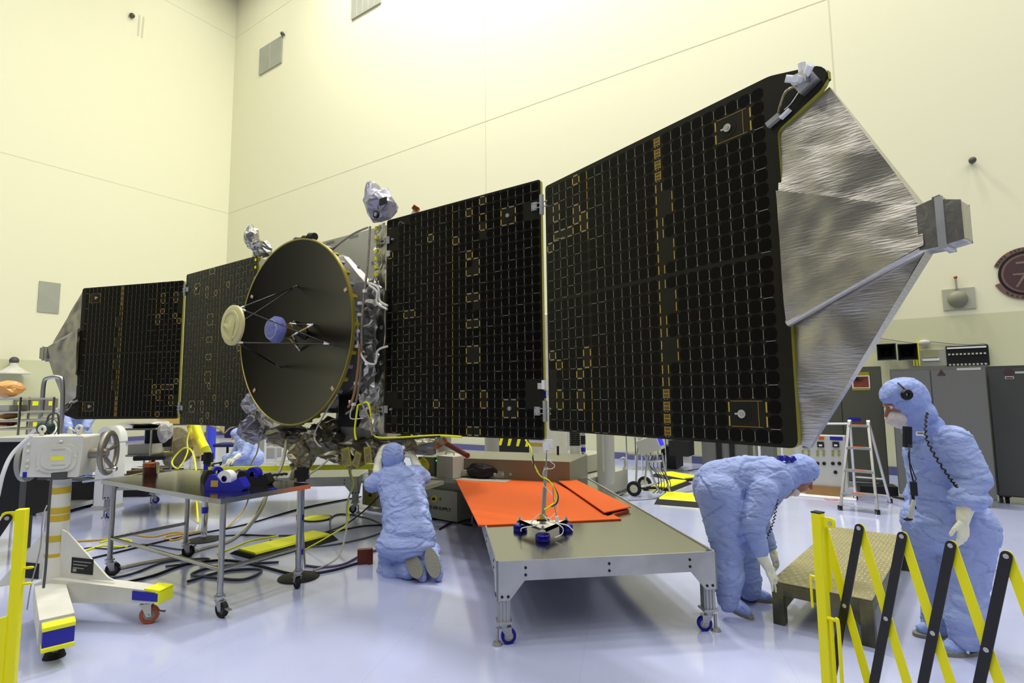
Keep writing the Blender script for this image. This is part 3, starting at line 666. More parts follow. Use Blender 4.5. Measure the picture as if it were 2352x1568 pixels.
def person(label, loc, body, coverall, hood, c, f, u, s=1., mask=True, seed=0, fold=.012, vox=.011, fs=6.5, detail=True, group=None):
    t = thing('person', label, 'person', loc, 0, group)
    HPm, g, R = headset(t, c, f, u, s)
    organic('body', HPm+body, M_['skin'], t, .008 if detail else .014, 2)
    organic('coverall', coverall, M_['blue_c'], t, vox, 4, fold, fs, (1, 1, .62), seed)
    hd = [('e', g(0, -.025, .035), V((.108, .115, .118))*s, R), ('e', g(0, -.01, .075), V((.10, .115, .085))*s, R), ('e', g(0, -.05, -.07), V((.10, .085, .09))*s, R)]+hood
    organic('hood', hd, M_['blue_h'], t, .010, 3, .006, 13, seed=seed+1)
    if detail:
        mb = MB()
        for k in (-1, 1): mb.ell(g(k*.03, .088, .022), .011*s, 0, 10, 8); mb.ell(g(k*.03, .096, .021), .005*s, 1, 8, 6)
        mb.build('eyes', [M_['whiteb'], M_['black']], t)
    if mask: organic('face_mask', [('e', g(0, .065, -.052), V((.062, .062, .052))*s, R), ('e', g(0, .055, -.08), V((.045, .05, .04))*s, R)], M_['mask'], t, .008, 2, .003, 26)
    return t, g, R
A_ = at
# ---- kneeling worker, seen from behind
hip, wst, che = A_(938, 1222, 5.10), A_(932, 1170, 5.2), A_(922, 1118, 5.33)
shL, shR, nk = A_(888, 1096, 5.38), A_(957, 1090, 5.40), A_(912, 1078, 5.45)
knL, knR = A_(893, 1302, 5.30), A_(968, 1290, 5.32)
hc = A_(903, 1056, 5.50)
elL, elR = A_(856, 1112, 5.36), A_(972, 1096, 5.42)
wrL, wrR = A_(866, 1092, 5.36), A_(966, 1084, 5.42)
cov = [('e', hip, (.235, .17, .17)), ('e', hip+V((-.02, -.03, -.10)), (.27, .19, .13)), ('e', wst, (.215, .15, .19)), ('e', che, (.225, .15, .20)), ('c', shL, shR, .10, .10), ('e', hip.lerp(wst, .5), (.225, .16, .18)), ('e', wst.lerp(che, .5), (.22, .155, .18)), ('c', che, nk, .15, .10),
       ('c', hip+V((-.11, 0, -.05)), knL, .15, .10), ('c', hip+V((.10, 0, -.05)), knR, .15, .10),
       ('c', knL, A_(940, 1305, 5.02), .10, .095), ('c', knR, A_(985, 1290, 5.02), .10, .085), ('c', knL+V((-.02, -.05, -.02)), knL+V((.08, -.2, 0)), .085, .085),
       ('c', shL, elL, .088, .082), ('c', shR, elR, .085, .078), ('c', elL, wrL, .078, .056), ('c', elR, wrR, .074, .056)]
cov = [(p[0], p[1], p[2], p[3], p[4]) if p[0] == 'c' else p for p in cov]
bod = [('c', hc+V((0, 0, -.15)), che, .045, .07), ('c', che, hip, .08, .1), ('c', hip, knL, .08, .06), ('c', hip, knR, .08, .06), ('c', shL, elL, .05, .04), ('c', shR, elR, .05, .04), ('c', elL, wrL, .04, .03), ('c', elR, wrR, .04, .03), ('c', knL, A_(945, 1308, 5.06), .05, .04), ('c', knR, A_(988, 1290, 5.06), .05, .04), ('c', shL, shR, .05, .05)]
kp, g, R = person('person in pale blue coverall kneeling with their back to us, hands raised to the spacecraft', (hip.x, hip.y, 0), bod, cov,
                  [('c', hc+V((0, -.02, -.05)), nk+V((0, 0, .0)), .10, .09), ('e', nk, (.12, .10, .055))], hc, V((-.1, 1, .12)), V((0, -.1, 1)), 1.08, seed=2, fold=.0095)
tl, tr = A_(888, 1030, 5.40), A_(921, 1032, 5.5)
glove(kp, A_(868, 1054, 5.42), A_(883, 1026, 5.46)-A_(868, 1054, 5.42), V((-.6, -.8, 0)), V((.8, -.3, .2)), .3, 1.1, A_(867, 1084, 5.36))
glove(kp, A_(948, 1047, 5.48), V((-.62, .1, .75)), V((.4, -.9, .3)), V((-.5, -.2, -.6)), .6, 1.1, A_(960, 1076, 5.42))
for (h, t_, nm) in (((937, 1268), (965, 1338), 0), ((984, 1258), (1003, 1332), 1)):
    H, T = A_(*h, 4.96), A_(*t_, 4.86); T.z = .055
    d = (T-H).normalized(); back = V((0, -1, .1)).normalized(); sd = d.cross(back).normalized(); back = sd.cross(d)
    if back.y > 0: back = -back
    mb = MB(); pr = []
    for i in range(26):
        a = 2*pi*i/26; yy = sin(a); xx = cos(a); wd_ = .060+.012*(yy > 0)*yy; pr.append((xx*wd_, (.5+.5*yy)*(T-H).length if abs(yy) < 2 else 0))
    fr = (H, sd, d, back); mb.prism(pr, fr, -.012, .012); sole = mb.build('sole', M_['sole'], kp, bev=.006)
    organic('boot', [('e', (H+T)/2-back*.075, (.062, .06, .16), Matrix((sd, back, d)).transposed()), ('c', H+d*.05-back*.08, H-back*.16, .055, .07)], M_['blue_c'], kp, .01, 3, .008, 12, seed=nm)

# ---- worker bending over the step
hp, bk, sh = A_(1655, 1115, 4.25), A_(1712, 1098, 4.22), A_(1768, 1100, 4.20)
nh, nkn, na = A_(1650, 1135, 4.15), A_(1672, 1262, 4.10), A_(1672, 1378, 4.08)
fh, fkn, fa = A_(1672, 1135, 4.36), A_(1712, 1268, 4.38), A_(1722, 1352, 4.38)
sn, en, wn = A_(1752, 1128, 4.05), A_(1728, 1205, 3.98), A_(1745, 1262, 3.98)
sf, ef, wf = A_(1775, 1120, 4.38), A_(1740, 1190, 4.45), A_(1765, 1250, 4.42)
hc = A_(1836, 1092, 4.2)
cov = [('e', hp, (.20, .19, .19)), ('e', A_(1640, 1120, 4.25), (.16, .18, .18)), ('c', hp, bk, .19, .17), ('c', bk, sh, .17, .165), ('e', A_(1740, 1108, 4.2), (.19, .19, .155)), ('c', sh, A_(1798, 1092, 4.2), .13, .10),
       ('c', nh, nkn, .165, .115), ('c', nkn, A_(1674, 1320, 4.09), .105, .105), ('c', A_(1674, 1320, 4.09), na, .112, .075), ('c', fh, fkn, .15, .11), ('c', fkn, fa, .10, .085), ('e', A_(1722, 1330, 4.38), (.095, .09, .08)),
       ('c', sn, en, .105, .088), ('c', en, wn, .086, .062), ('c', sf, ef, .10, .08), ('c', ef, wf, .08, .06)]
bod = [('c', hc-V((.1, 0, 0)), sh, .045, .07), ('c', sh, hp, .12, .13), ('c', nh, nkn, .08, .06), ('c', nkn, na, .05, .04), ('c', fh, fkn, .08, .06), ('c', fkn, fa, .05, .04), ('c', sn, en, .05, .04), ('c', en, wn, .04, .03), ('c', sf, ef, .05, .04), ('c', ef, wf, .04, .03), ('c', sn, sf, .05, .05)]
bpn, g, R = person('person in pale blue coverall bent forward at the hips, gloved hand on the metal step', (nh.x, nh.y, 0), bod, cov,
                   [('c', A_(1812, 1090, 4.2), A_(1790, 1095, 4.2), .105, .115)], hc, V((.78, -.12, -.62)), V((.62, 0, .78)), 1.0, mask=False, seed=5, fold=.010)
organic('face_mask', [('e', g(0, .035, -.115), (.035, .045, .04)), ('e', g(0, .0, -.15), (.05, .03, .035))], M_['mask'], bpn, .008, 2, .003, 26)
glove(bpn, A_(1762, 1300, 3.96), V((.42, 0, -.9)), V((.5, -.75, .2)), V((.75, .5, .3)), .12, 1.05, A_(1742, 1262, 3.98), spread=.3)
glove(bpn, A_(1772, 1262, 4.4), V((.3, 0, -.95)), V((.5, -.7, .2)), V((.7, .5, .3)), .3, 1.0, wf)
for (h, t_, Y, z) in ((fl(1662, 1385), fl(1722, 1420), 0, 0), (fl(1690, 1372), fl(1772, 1382), 0, 0)):
    top = V((h.x+.03, h.y, .16)); organic('boot', bootshape(h, t_, V((0, 0, 1)), .055, top), M_['blue_h'], bpn, .010, 3, .006, 14)
    mb = MB(); d = (t_-h).normalized(); fr = (h, d, V((-d.y, d.x, 0)), Z); ln = (t_-h).length
    mb.prism([(ln/2+cos(a*pi/12)*(ln/2+.035), sin(a*pi/12)*.052) for a in range(24)], fr, .0, .022); mb.build('sole', M_['sole'], bpn)
mb = MB(); q0, q1 = A_(1786, 1130, 4.03), A_(1755, 1245, 3.93); mb.tube([q0.lerp(q1, i/60)+V((.02*sin(pi*i/60)+.007*cos(i*1.5), .007*sin(i*1.5), -.02*sin(pi*i/60))) for i in range(61)], .0035, 5, res=1); mb.build('coiled_cord', M_['black'], bpn)
mb = MB()
for i in range(3): mb.box(A_(1792+i*14, 1052+i*1, 4.16), (.035, .03, .04), 0, Matrix.Rotation(.5*i, 3, 'Y'))
mb.build('blue_tie', M_['blue'], bpn)

# ---- standing worker beyond the barrier
pe, wa, ch_ = A_(2178, 1205, 3.60), A_(2165, 1120, 3.60), A_(2150, 1045, 3.60)
sN, sF, nk = A_(2188, 1018, 3.44), A_(2128, 1000, 3.74), A_(2118, 975, 3.6)
eN, wN = A_(2232, 1100, 3.36), A_(2222, 1150, 3.33); eF, wF = A_(2125, 1090, 3.86), A_(2100, 1140, 3.8)
kn, an = A_(2218, 1345, 3.52), A_(2218, 1462, 3.50); kf, af = A_(2160, 1340, 3.74), A_(2150, 1430, 3.78)
hc = A_(2078, 930, 3.58)
cov = [('e', pe, (.215, .20, .2)), ('e', wa, (.185, .17, .2)), ('e', ch_, (.175, .19, .2)), ('c', pe, ch_, .19, .17), ('c', sN, sF, .10, .10), ('c', ch_, nk, .15, .10),
       ('c', pe+V((.05, -.08, 0)), kn, .17, .115), ('c', kn, A_(2218, 1420, 3.5), .11, .115), ('c', A_(2218, 1420, 3.5), an, .115, .085), ('c', pe+V((-.05, .1, 0)), kf, .16, .11), ('c', kf, af, .105, .085), ('e', A_(2216, 1300, 3.52), (.14, .13, .15)),
       ('c', sN, eN, .115, .10), ('c', eN, wN, .098, .075), ('c', sF, eF, .10, .085), ('c', eF, wF, .08, .06)]
bod = [('c', hc-V((-.05, 0, .16)), ch_, .045, .06), ('c', ch_, pe, .07, .10), ('c', pe, kn, .09, .06), ('c', kn, an, .05, .04), ('c', pe, kf, .09, .06), ('c', kf, af, .05, .04), ('c', sN, eN, .05, .04), ('c', eN, wN, .04, .03), ('c', sF, eF, .05, .04), ('c', eF, wF, .04, .03), ('c', sN, sF, .05, .05)]
sp, g, R = person('person in pale blue coverall and mask standing beyond the yellow barrier, facing left', (pe.x, pe.y, 0), bod, cov,
                  [('c', A_(2092, 950, 3.58), A_(2120, 985, 3.6), .095, .12), ('e', g(0, 0, 0), (.001, .001, .001)), ('e', hc+V((-.06, -.0, .05)), (.09, .08, .055))], hc, V((-.93, .12, -.32)), V((-.32, 0, .93)), 1.12, seed=8, fold=.010)
mb = MB(); Rw = Matrix.Rotation(0, 3, 'X')
organic('rolled_cuff', [('c', A_(2208, 1140, 3.33), A_(2243, 1146, 3.34), .062, .062), ('e', A_(2226, 1145, 3.33), (.115, .10, .048))], M_['blue_c'], sp, .01, 3, .008, 12)
glove(sp, A_(2212, 1193, 3.30), V((-.08, 0, -1)), V((.35, -.9, 0)), V((-.8, -.3, 0)), .55, 1.12, A_(2218, 1160, 3.32))
glove(sp, A_(2096, 1165, 3.8), V((-.08, 0, -1)), V((.35, -.9, 0)), V((-.8, -.3, 0)), .5, 1.0, A_(2100, 1145, 3.8))
for h, t_ in ((fl(2245, 1496), fl(2172, 1502)), (fl(2172, 1458), fl(2112, 1460))):
    top = V((h.x-.05, h.y, .17)); organic('boot', bootshape(h, t_, V((0, 0, 1)), .062, top), M_['blue_h'], sp, .010, 3, .006, 14)
    mb = MB(); d = (t_-h).normalized(); fr = (h, d, V((-d.y, d.x, 0)), Z); ln = (t_-h).length
    mb.prism([(ln/2+cos(a*pi/12)*(ln/2+.04), sin(a*pi/12)*.06) for a in range(24)], fr, .0, .022); mb.build('sole', M_['sole'], sp)
    mb = MB(); q = (h+t_)/2; mb.tube([q+V((-.02, -.075, .03)), q+V((-.01, -.06, .09)), q+V((.0, 0, .125)), q+V((.02, .06, .09))], .008, 6); mb.build('boot_strap', M_['whiteb'], sp)
# headset, radio, cord
mb = MB(); q = A_(2083, 906, 3.44); mb.lathe([(.012, .0), (.012, .012), (.030, .014), (.034, .004), (.034, -.01), (.012, -.01)], q, V((0, -1, 0)), 20); mb.tube([q+V((0, 0, .02)), A_(2072, 888, 3.46), A_(2064, 880, 3.5), A_(2060, 878, 3.6)], .005, 6); mb.build('headset', M_['black'], sp)
mb = MB(); mb.box(A_(2084, 1003, 3.46), (.045, .03, .13), 0, Matrix.Rotation(.08, 3, 'Y')); mb.build('radio', M_['black'], sp, bev=.005)
mb = MB(); q = [A_(2133, 942, 3.50), A_(2127, 965, 3.38), A_(2128, 1005, 3.31), A_(2150, 1050, 3.27), A_(2180, 1095, 3.24), A_(2198, 1118, 3.23)]
c_ = catmull(q, 16); mb.tube([p+V((.006*cos(i*1.4), .006*sin(i*1.4), .003*cos(i*1.4))) for i, p in enumerate(c_)], .005, 5, res=1); mb.build('coiled_cord', M_['black'], sp)
mb = MB(); mb.tube([A_(2088, 1020, 3.42), A_(2090, 1070, 3.36), A_(2098, 1110, 3.34), A_(2095, 1140, 3.33), A_(2104, 1168, 3.33)], .004, 6); mb.tube([A_(2095, 1020, 3.42), A_(2086, 1045, 3.38), A_(2100, 1090, 3.35), A_(2104, 1100, 3.34), A_(2094, 1112, 3.34)], .003, 6)
mb.box(A_(2099, 1122, 3.33), (.03, .02, .08)); mb.box(A_(2098, 1150, 3.33), (.012, .01, .06)); mb.build('microphone_cable', M_['black'], sp)
mb = MB(); mb.tube([A_(2100, 1148, 3.32), A_(2094, 1170, 3.32), A_(2092, 1190, 3.32)], .012, 8); mb.build('clear_bag', M_['lgrey'], sp)
mb = MB(); mb.ell(A_(2086, 1192, 3.36), (.028, .012, .010)); mb.build('pen_clip', M_['black'], sp)
mb = MB(); a0 = A_(2115, 996, 3.37); mb.box(a0, (.055, .006, .026), 0, Matrix.Rotation(.08, 3, 'Y')); nb = mb.build('name_badge', M_['whiteb'], sp)
mb = MB(); mb.box(a0+V((-.005, -.004, .004)), (.034, .002, .006), 0, Matrix.Rotation(.08, 3, 'Y')); mb.build('badge_text', M_['dgrey'], nb)

# ---- crouching worker far behind the dish
Y = 12.2; hc = A_(545, 1002, Y)
cov = [('e', A_(580, 1052, Y), (.27, .26, .2)), ('c', A_(578, 1050, Y), A_(565, 1018, Y), .23, .19), ('c', A_(565, 1018, Y), A_(552, 1010, Y), .17, .12), ('c', A_(575, 1062, Y), A_(545, 1050, Y-.2), .15, .13), ('c', A_(570, 1060, Y), A_(522, 1052, Y+.2), .14, .11),
       ('c', A_(545, 1050, Y-.2), A_(552, 1072, Y-.2), .12, .1), ('c', A_(522, 1052, Y+.2), A_(525, 1070, Y+.2), .11, .1), ('c', A_(572, 1022, Y-.2), A_(562, 1045, Y-.35), .10, .08), ('c', A_(562, 1045, Y-.35), A_(545, 1050, Y-.4), .08, .06), ('c', A_(550, 1020, Y+.2), A_(535, 1045, Y+.1), .1, .07)]
cp, g, R = person('person in pale blue coverall crouching far back, seen under the dish with a white mask', (A_(575, 1060, Y).x, Y, 0), [('c', hc, A_(578, 1050, Y), .06, .1)], cov, [('c', hc, A_(562, 1012, Y), .12, .14)], hc, V((-.5, -.8, -.35)), Z, 1.15, seed=11, fold=.02, vox=.025, detail=False)
glove(cp, A_(540, 1052, Y-.45), V((-.8, 0, -.5)), V((0, -.6, .8)), V((0, -.8, -.3)), .4, 1.3, A_(550, 1046, Y-.4))
glove(cp, A_(534, 1052, Y-.2), V((-.8, 0, -.5)), V((0, -.6, .8)), V((0, -.8, -.3)), .4, 1.3, A_(540, 1042, Y-.1))
for q in (fl(530, 1076), fl(560, 1082)): organic('boot', bootshape(V((q.x+.1, q.y, 0)), V((q.x-.15, q.y-.05, 0)), Z, .06, V((q.x+.1, q.y, .2))), M_['blue_h'], cp, .02, 2)
# ---- worker behind the handwheel
Y = 9.5; hc = A_(175, 887, Y)
cov = [('e', A_(178, 1002, Y), (.22, .2, .22)), ('c', A_(178, 1002, Y), A_(172, 937, Y), .2, .2), ('c', A_(172, 937, Y), A_(176, 910, Y), .18, .12), ('c', A_(170, 1012, Y), A_(168, 1072, Y), .14, .12), ('c', A_(190, 1012, Y+.1), A_(194, 1072, Y+.1), .14, .12), ('c', A_(168, 1072, Y), A_(170, 1122, Y), .12, .1), ('c', A_(194, 1072, Y+.1), A_(195, 1122, Y+.1), .12, .1),
       ('c', A_(158, 924, Y-.1), A_(150, 960, Y-.2), .1, .08), ('c', A_(150, 960, Y-.2), A_(158, 982, Y-.4), .08, .06), ('c', A_(195, 924, Y-.1), A_(206, 960, Y-.2), .1, .08), ('c', A_(206, 960, Y-.2), A_(196, 982, Y-.4), .08, .06)]
wp, g, R = person('person in blue coverall mostly hidden behind the wing tip and the handwheel', (A_(175, 1002, Y).x, Y, 0), [('c', hc, A_(178, 1002, Y), .06, .1)], cov, [('c', hc, A_(176, 912, Y), .11, .13)], hc, V((.3, -.9, -.2)), Z, 1.0, seed=14, fold=.010, vox=.02, detail=False)
glove(wp, A_(160, 984, Y-.42), V((.3, -.2, -.9)), V((0, -1, 0)), V((1, 0, 0)), .4, 1.0, A_(158, 974, Y-.35)); glove(wp, A_(195, 984, Y-.42), V((-.3, -.2, -.9)), V((0, -1, 0)), V((-1, 0, 0)), .4, 1.0, A_(197, 974, Y-.35))
for dx in (0, .16):
    q = A_(170, 1122, Y); organic('boot', bootshape(V((q.x+dx, Y+.08, 0)), V((q.x+dx, Y-.16, 0)), Z, .055, V((q.x+dx, Y+.05, .2))), M_['blue_h'], wp, .014, 2)
# ================================================================ tables and stands
def caster(parent, P, rw=.055, wm_=None, hub=None, rz=0., fork=None, brake=True, foot=False, width=.032):
    """swivel caster; P = underside of the leg (top of the caster)"""
    h = P.z; d = V((cos(rz), sin(rz), 0)); s = V((-sin(rz), cos(rz), 0)); ax = V((P.x, P.y, rw))+d*.03
    mb = MB(); mb.cyl(V((P.x, P.y, h)), V((P.x, P.y, h-.012)), .04, n=18); mb.cyl(V((P.x, P.y, h-.012)), V((P.x, P.y, h-.03)), .028, n=14)
    for k in (-1, 1):
        fr = (V((P.x, P.y, 0))+s*k*(width/2+.006), d, Z, s)
        mb.prism([(-.025, h-.03), (.045, h-.03), (.05, rw-.01), (.02, rw-.014)], fr, -.0025, .0025)
    mb.bar(V((P.x, P.y, h-.034))-d*.03, V((P.x, P.y, h-.034))+d*.05, width+.015, .006); mb.cyl(ax-s*(width/2+.014), ax+s*(width/2+.014), .008, n=10)
    if brake: mb.bar(ax+d*.03+Z*.02, ax+d*.10+Z*.005, .03, .006)
    if foot: mb.cyl(V((P.x, P.y, h-.03))-d*.045, V((P.x, P.y, .012))-d*.045, .011, n=12); mb.cyl(V((P.x, P.y, .02))-d*.045, V((P.x, P.y, 0))-d*.045, .026, .034, n=20)
    c = mb.build('caster', fork or M_['alu'], parent)
    mb = MB(); mb.lathe([(rw*.62, -width/2), (rw*.96, -width/2), (rw, -width/2+.006), (rw, width/2-.006), (rw*.96, width/2), (rw*.62, width/2)], ax, s, 24)
    mb.lathe([(.004, -width/2+.004), (rw*.62, -width/2+.004), (rw*.62, width/2-.004), (.004, width/2-.004)], ax, s, 24, 1)
    mb.build('wheel', [wm_ or M_['rubber'], hub or M_['grey']], c); return c
def plate_table(nm, label, FL, FR, Lg, H, foilmat='steel', group=None):
    """low rolling table of aluminium plate: FL, FR front corners on the floor, Lg its length"""
    a = (FR-FL); a.z = 0; W = a.length; a.normalize(); b = V((-a.y, a.x, 0)); O = V((FL.x, FL.y, 0))
    t = thing(nm, label, 'table', O, 0, group); ap = .125
    mb = MB(); mb.prism([(.012, .012), (W-.012, .012), (W-.012, Lg-.012), (.012, Lg-.012)], (O, a, b, Z), H-.02, H-.008); mb.build('tabletop', M_['steel'], t, smooth=False)
    def side(O, e, n, ln, nm='apron'):
        g = .11
        poly = [(0, H-ap-.12), (.085, H-ap-.12), (.085+g*.9, H-ap), (ln-.085-g*.9, H-ap), (ln-.085, H-ap-.12), (ln, H-ap-.12), (ln, H), (0, H)]
        mb = MB(); mb.prism(poly, (O, e, Z, n), -.012, 0)
        for x in (.035, .075): 
            for xx in (x, ln-x): mb.cyl(O+e*xx+Z*(H-ap-.095), O+e*xx+Z*(H-ap-.095)+n*.004, .009, n=10, m=1)
        for x in ([.19, ln/2, ln-.19] if ln < 2 else [.19, ln*.25, ln/2, ln*.75, ln-.19]):
            for z in (H-.045, H-.09): mb.cyl(O+e*x+Z*z, O+e*x+Z*z+n*.004, .009, n=10, m=1)
        mb.build(nm, [M_['alu_paint'], M_['black']], t, smooth=False)
    side(O, a, -b, W); side(O+b*Lg, a, b, W); side(O, b, -a, Lg); side(O+a*W, b, a, Lg)
    for i, (x, y) in enumerate(((.05, .05), (W-.05, .05), (.05, Lg-.05), (W-.05, Lg-.05))):
        q = O+a*x+b*y; mb = MB(); R = Matrix((a, b, Z)).transposed(); z0 = .15; z1 = H-.06
        mb.box(q+Z*(z0+z1)/2, (.066, .066, z1-z0), 0, R)
        for s in (-1, 1):
            for d in (-1, 0, 1):
                mb.box(q+a*d*.022+b*s*.036+Z*(z0+z1)/2, (.012, .008, z1-z0), 0, R); mb.box(q+b*d*.022+a*s*.036+Z*(z0+z1)/2, (.008, .012, z1-z0), 0, R)
        mb.box(q+Z*(z0-.005), (.10, .10, .014), 0, R); lg = mb.build('leg', M_['alu_paint'], t, smooth=False)
        caster(lg, q+Z*(z0-.012), .05, M_['bluem'], M_['lgrey'], atan2(a.y, a.x)+(.1 if i % 2 == 0 else 3.0), M_['alu_paint'], False, True)
    return t, O, a, b
FLt, FRt = fl(1140, 1290, .53), fl(1645, 1266, .53)
tA, TO, ta, tb = plate_table('rolling_table', 'low aluminium rolling table with orange foam sheets and blue-wheeled casters', FLt, FRt, 3.42, .53)
TZ = .522
for pts, z, lab in (((( 1047, 1104), (1247, 1094), (1427, 1194), (1099, 1209)), TZ, 'large orange foam sheet covering the far half of the low aluminium table'),
                    (((1283, 1106), (1325, 1104), (1449, 1166), (1388, 1179)), TZ+.026, 'narrow orange foam sheet on the right, its end raised off the table')):
    P = [fl(x, y, z) for x, y in pts]; mb = MB(); n = len(P)
    vs = [V((p.x, p.y, z)) for p in P]+[V((p.x, p.y, z+.012)) for p in P]
    mb.add(vs, [tuple(range(n))[::-1], tuple(range(n, 2*n))]+[(i, (i+1) % n, n+(i+1) % n, n+i) for i in range(n)])
    tag(mb.build('foam_sheet', M_['orange'], bev=.002), lab, 'foam sheet')
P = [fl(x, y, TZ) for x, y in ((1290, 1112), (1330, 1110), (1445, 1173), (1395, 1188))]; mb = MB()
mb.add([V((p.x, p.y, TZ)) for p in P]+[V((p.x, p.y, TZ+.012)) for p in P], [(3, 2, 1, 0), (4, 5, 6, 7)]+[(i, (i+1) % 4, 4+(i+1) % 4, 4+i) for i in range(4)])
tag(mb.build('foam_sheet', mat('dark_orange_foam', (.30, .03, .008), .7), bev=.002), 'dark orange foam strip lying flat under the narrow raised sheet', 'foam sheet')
# air-pad stand under the wing joint
c = fl(1247, 1221, TZ); st = thing('support_stand', 'tripod stand on three blue air pads holding up the wing joint', 'stand', c)
mb = MB()
pads = [fl(1195, 1216, TZ), fl(1300, 1216, TZ), fl(1247, 1240, TZ)]
for p in pads:
    m2 = MB(); m2.lathe([(.004, 0), (.052, 0), (.056, .006), (.056, .038), (.05, .045), (.004, .045)], V((p.x, p.y, TZ)), Z, 28); m2.build('air_pad', M_['bluem'], st)
    m2 = MB(); m2.cyl(V((p.x, p.y, TZ+.045)), V((p.x, p.y, TZ+.105)), .008, n=8); m2.cyl(V((p.x, p.y, TZ+.075)), V((p.x, p.y, TZ+.092)), .016, n=6); m2.build('bolt', M_['alu'], st)
q = [V((p.x, p.y, 0)) for p in pads]; cc = sum(q, V())/3
tri = []
for p in q:
    d = (p-cc).normalized(); s = V((-d.y, d.x, 0)); tri += [p+d*.02-s*.022, p+d*.02+s*.022]
mb.add([v+Z*(TZ+.062) for v in tri]+[v+Z*(TZ+.074) for v in tri], [tuple(range(6)), tuple(range(6, 12))]+[(i, (i+1) % 6, 6+(i+1) % 6, 6+i) for i in range(6)]); mb.build('base_plate', M_['white'], st)
top = HG+E1*.012-Z*.02; pc0 = V((cc.x, cc.y, TZ+.074)); pt = top-Z*.03
def pp(z): return pc0.lerp(pt, (z-pc0.z)/(pt.z-pc0.z))
mb = MB(); mb.cyl(pc0, pp(.66), .028, n=18); mb.cyl(pp(.66), pp(.86), .018, n=16); mb.cyl(pp(.86), pp(1.0), .013, n=12); mb.cyl(pp(1.0), pp(1.02), .018, n=12); mb.cyl(pp(1.02), pt, .006, n=8); mb.cyl(pp(.62), pp(.66), .033, n=16, m=1)
mb.bar(pc0+V((-.05, -.03, .03)), pc0+V((.05, -.03, .03)), .014, .014, 2); mb.build('post', [M_['alu'], M_['gold'], M_['black']], st)
mb = MB(); mb.box(top-Z*.035, (.05, .05, .04), 0, R1); mb.box(top-E1*.06-Z*.005, (.22, .06, .014), 0, R1); mb.box(top-E1*.10-Z*.02, (.12, .03, .02), 1, R1); mb.build('bracket', [M_['whiteb'], M_['gold']], st)
def c2(pts, r, m, par, nm='cable', Y=4.33):
    mb = MB(); mb.tube([A_(x, y, Y if len(k) == 0 else k[0]) for x, y, *k in pts], r, 7, 0); return mb.build(nm, m, par, ang=80)
c2([(1207, 1010, 4.5), (1220, 1030), (1224, 1060), (1240, 1090), (1262, 1105), (1277, 1130), (1277, 1150), (1262, 1163), (1250, 1170)], .007, M_['yellow2'], st)
c2([(1212, 1010, 4.5), (1222, 1040), (1228, 1072), (1246, 1094), (1266, 1110), (1281, 1135), (1279, 1155), (1266, 1163)], .006, mat('violet_cable', (.06, .02, .16), .4), st)
c2([(1250, 1032), (1258, 1042), (1262, 1057), (1274, 1068), (1268, 1076), (1250, 1078), (1247, 1095)], .003, M_['whiteb'], st)
c2([(1246, 1112), (1262, 1128), (1272, 1142), (1282, 1162), (1276, 1178), (1262, 1190), (1250, 1188)], .003, M_['whiteb'], st)
c2([(1270, 1115), (1272, 1150), (1278, 1185)], .004, M_['grey'], st)
c2([(1240, 1180), (1228, 1190), (1220, 1202), (1234, 1206), (1200, 1212), (1197, 1220)], .004, M_['whiteb'], st, Y=4.26)
c2([(1250, 1185), (1275, 1200), (1292, 1212), (1291, 1226), (1275, 1234)], .004, M_['whiteb'], st, Y=4.22)
c2([(1248, 1182), (1262, 1198), (1300, 1205), (1316, 1218)], .004, M_['whiteb'], st, Y=4.24)
mb = MB(); mb.box(A_(1279, 1192, 4.3), (.026, .02, .045)); mb.build('connector', M_['whiteb'], st)

# ---- far plate table behind, on the left
plate_table('rolling_table', 'aluminium rolling table behind the stainless one, mostly hidden, empty apron to the right', fl(232, 1192), fl(822, 1179), 1.15, .50)
mb = MB()
# ---- stainless table
P0, PL_, PR_ = fl(506, 1146, .86), fl(232, 1101, .86), fl(697, 1109, .86)
a = PL_-P0; La = a.length; a.normalize(); b = PR_-P0; b = b-a*a.dot(b); Lb = b.length; b.normalize()
ss = thing('work_table', 'stainless steel rolling table with tubular legs, blue-taped gear on top', 'table', (P0.x, P0.y, 0)); O = V((P0.x, P0.y, 0))
mb = MB(); mb.prism([(0, 0), (La, 0), (La, Lb), (0, Lb)], (O, a, b, Z), .822, .86); mb.build('tabletop', M_['steel'], ss, bev=.004)
LG = {}
for i, (u, w) in enumerate(((.06, .06), (La-.12, .06), (La-.12, Lb-.06), (.06, Lb-.06))):
    q = O+a*u+b*w; LG[i] = q; mb = MB(); mb.cyl(q+Z*.16, q+Z*.822, .0215, n=20); mb.cyl(q+Z*.145, q+Z*.17, .024, n=16); lg = mb.build('leg', M_['steel'], ss)
    caster(lg, q+Z*.15, .06, M_['rubber'], M_['dgrey'], (-.5, .3, .2, 2.2)[i], M_['alu'])
for i, j in ((0, 1), (1, 2), (0, 3)):
    mb = MB(); mb.cyl(LG[i]+Z*.335, LG[j]+Z*.335, .016, n=14); mb.build('stretcher', M_['steel'], ss)
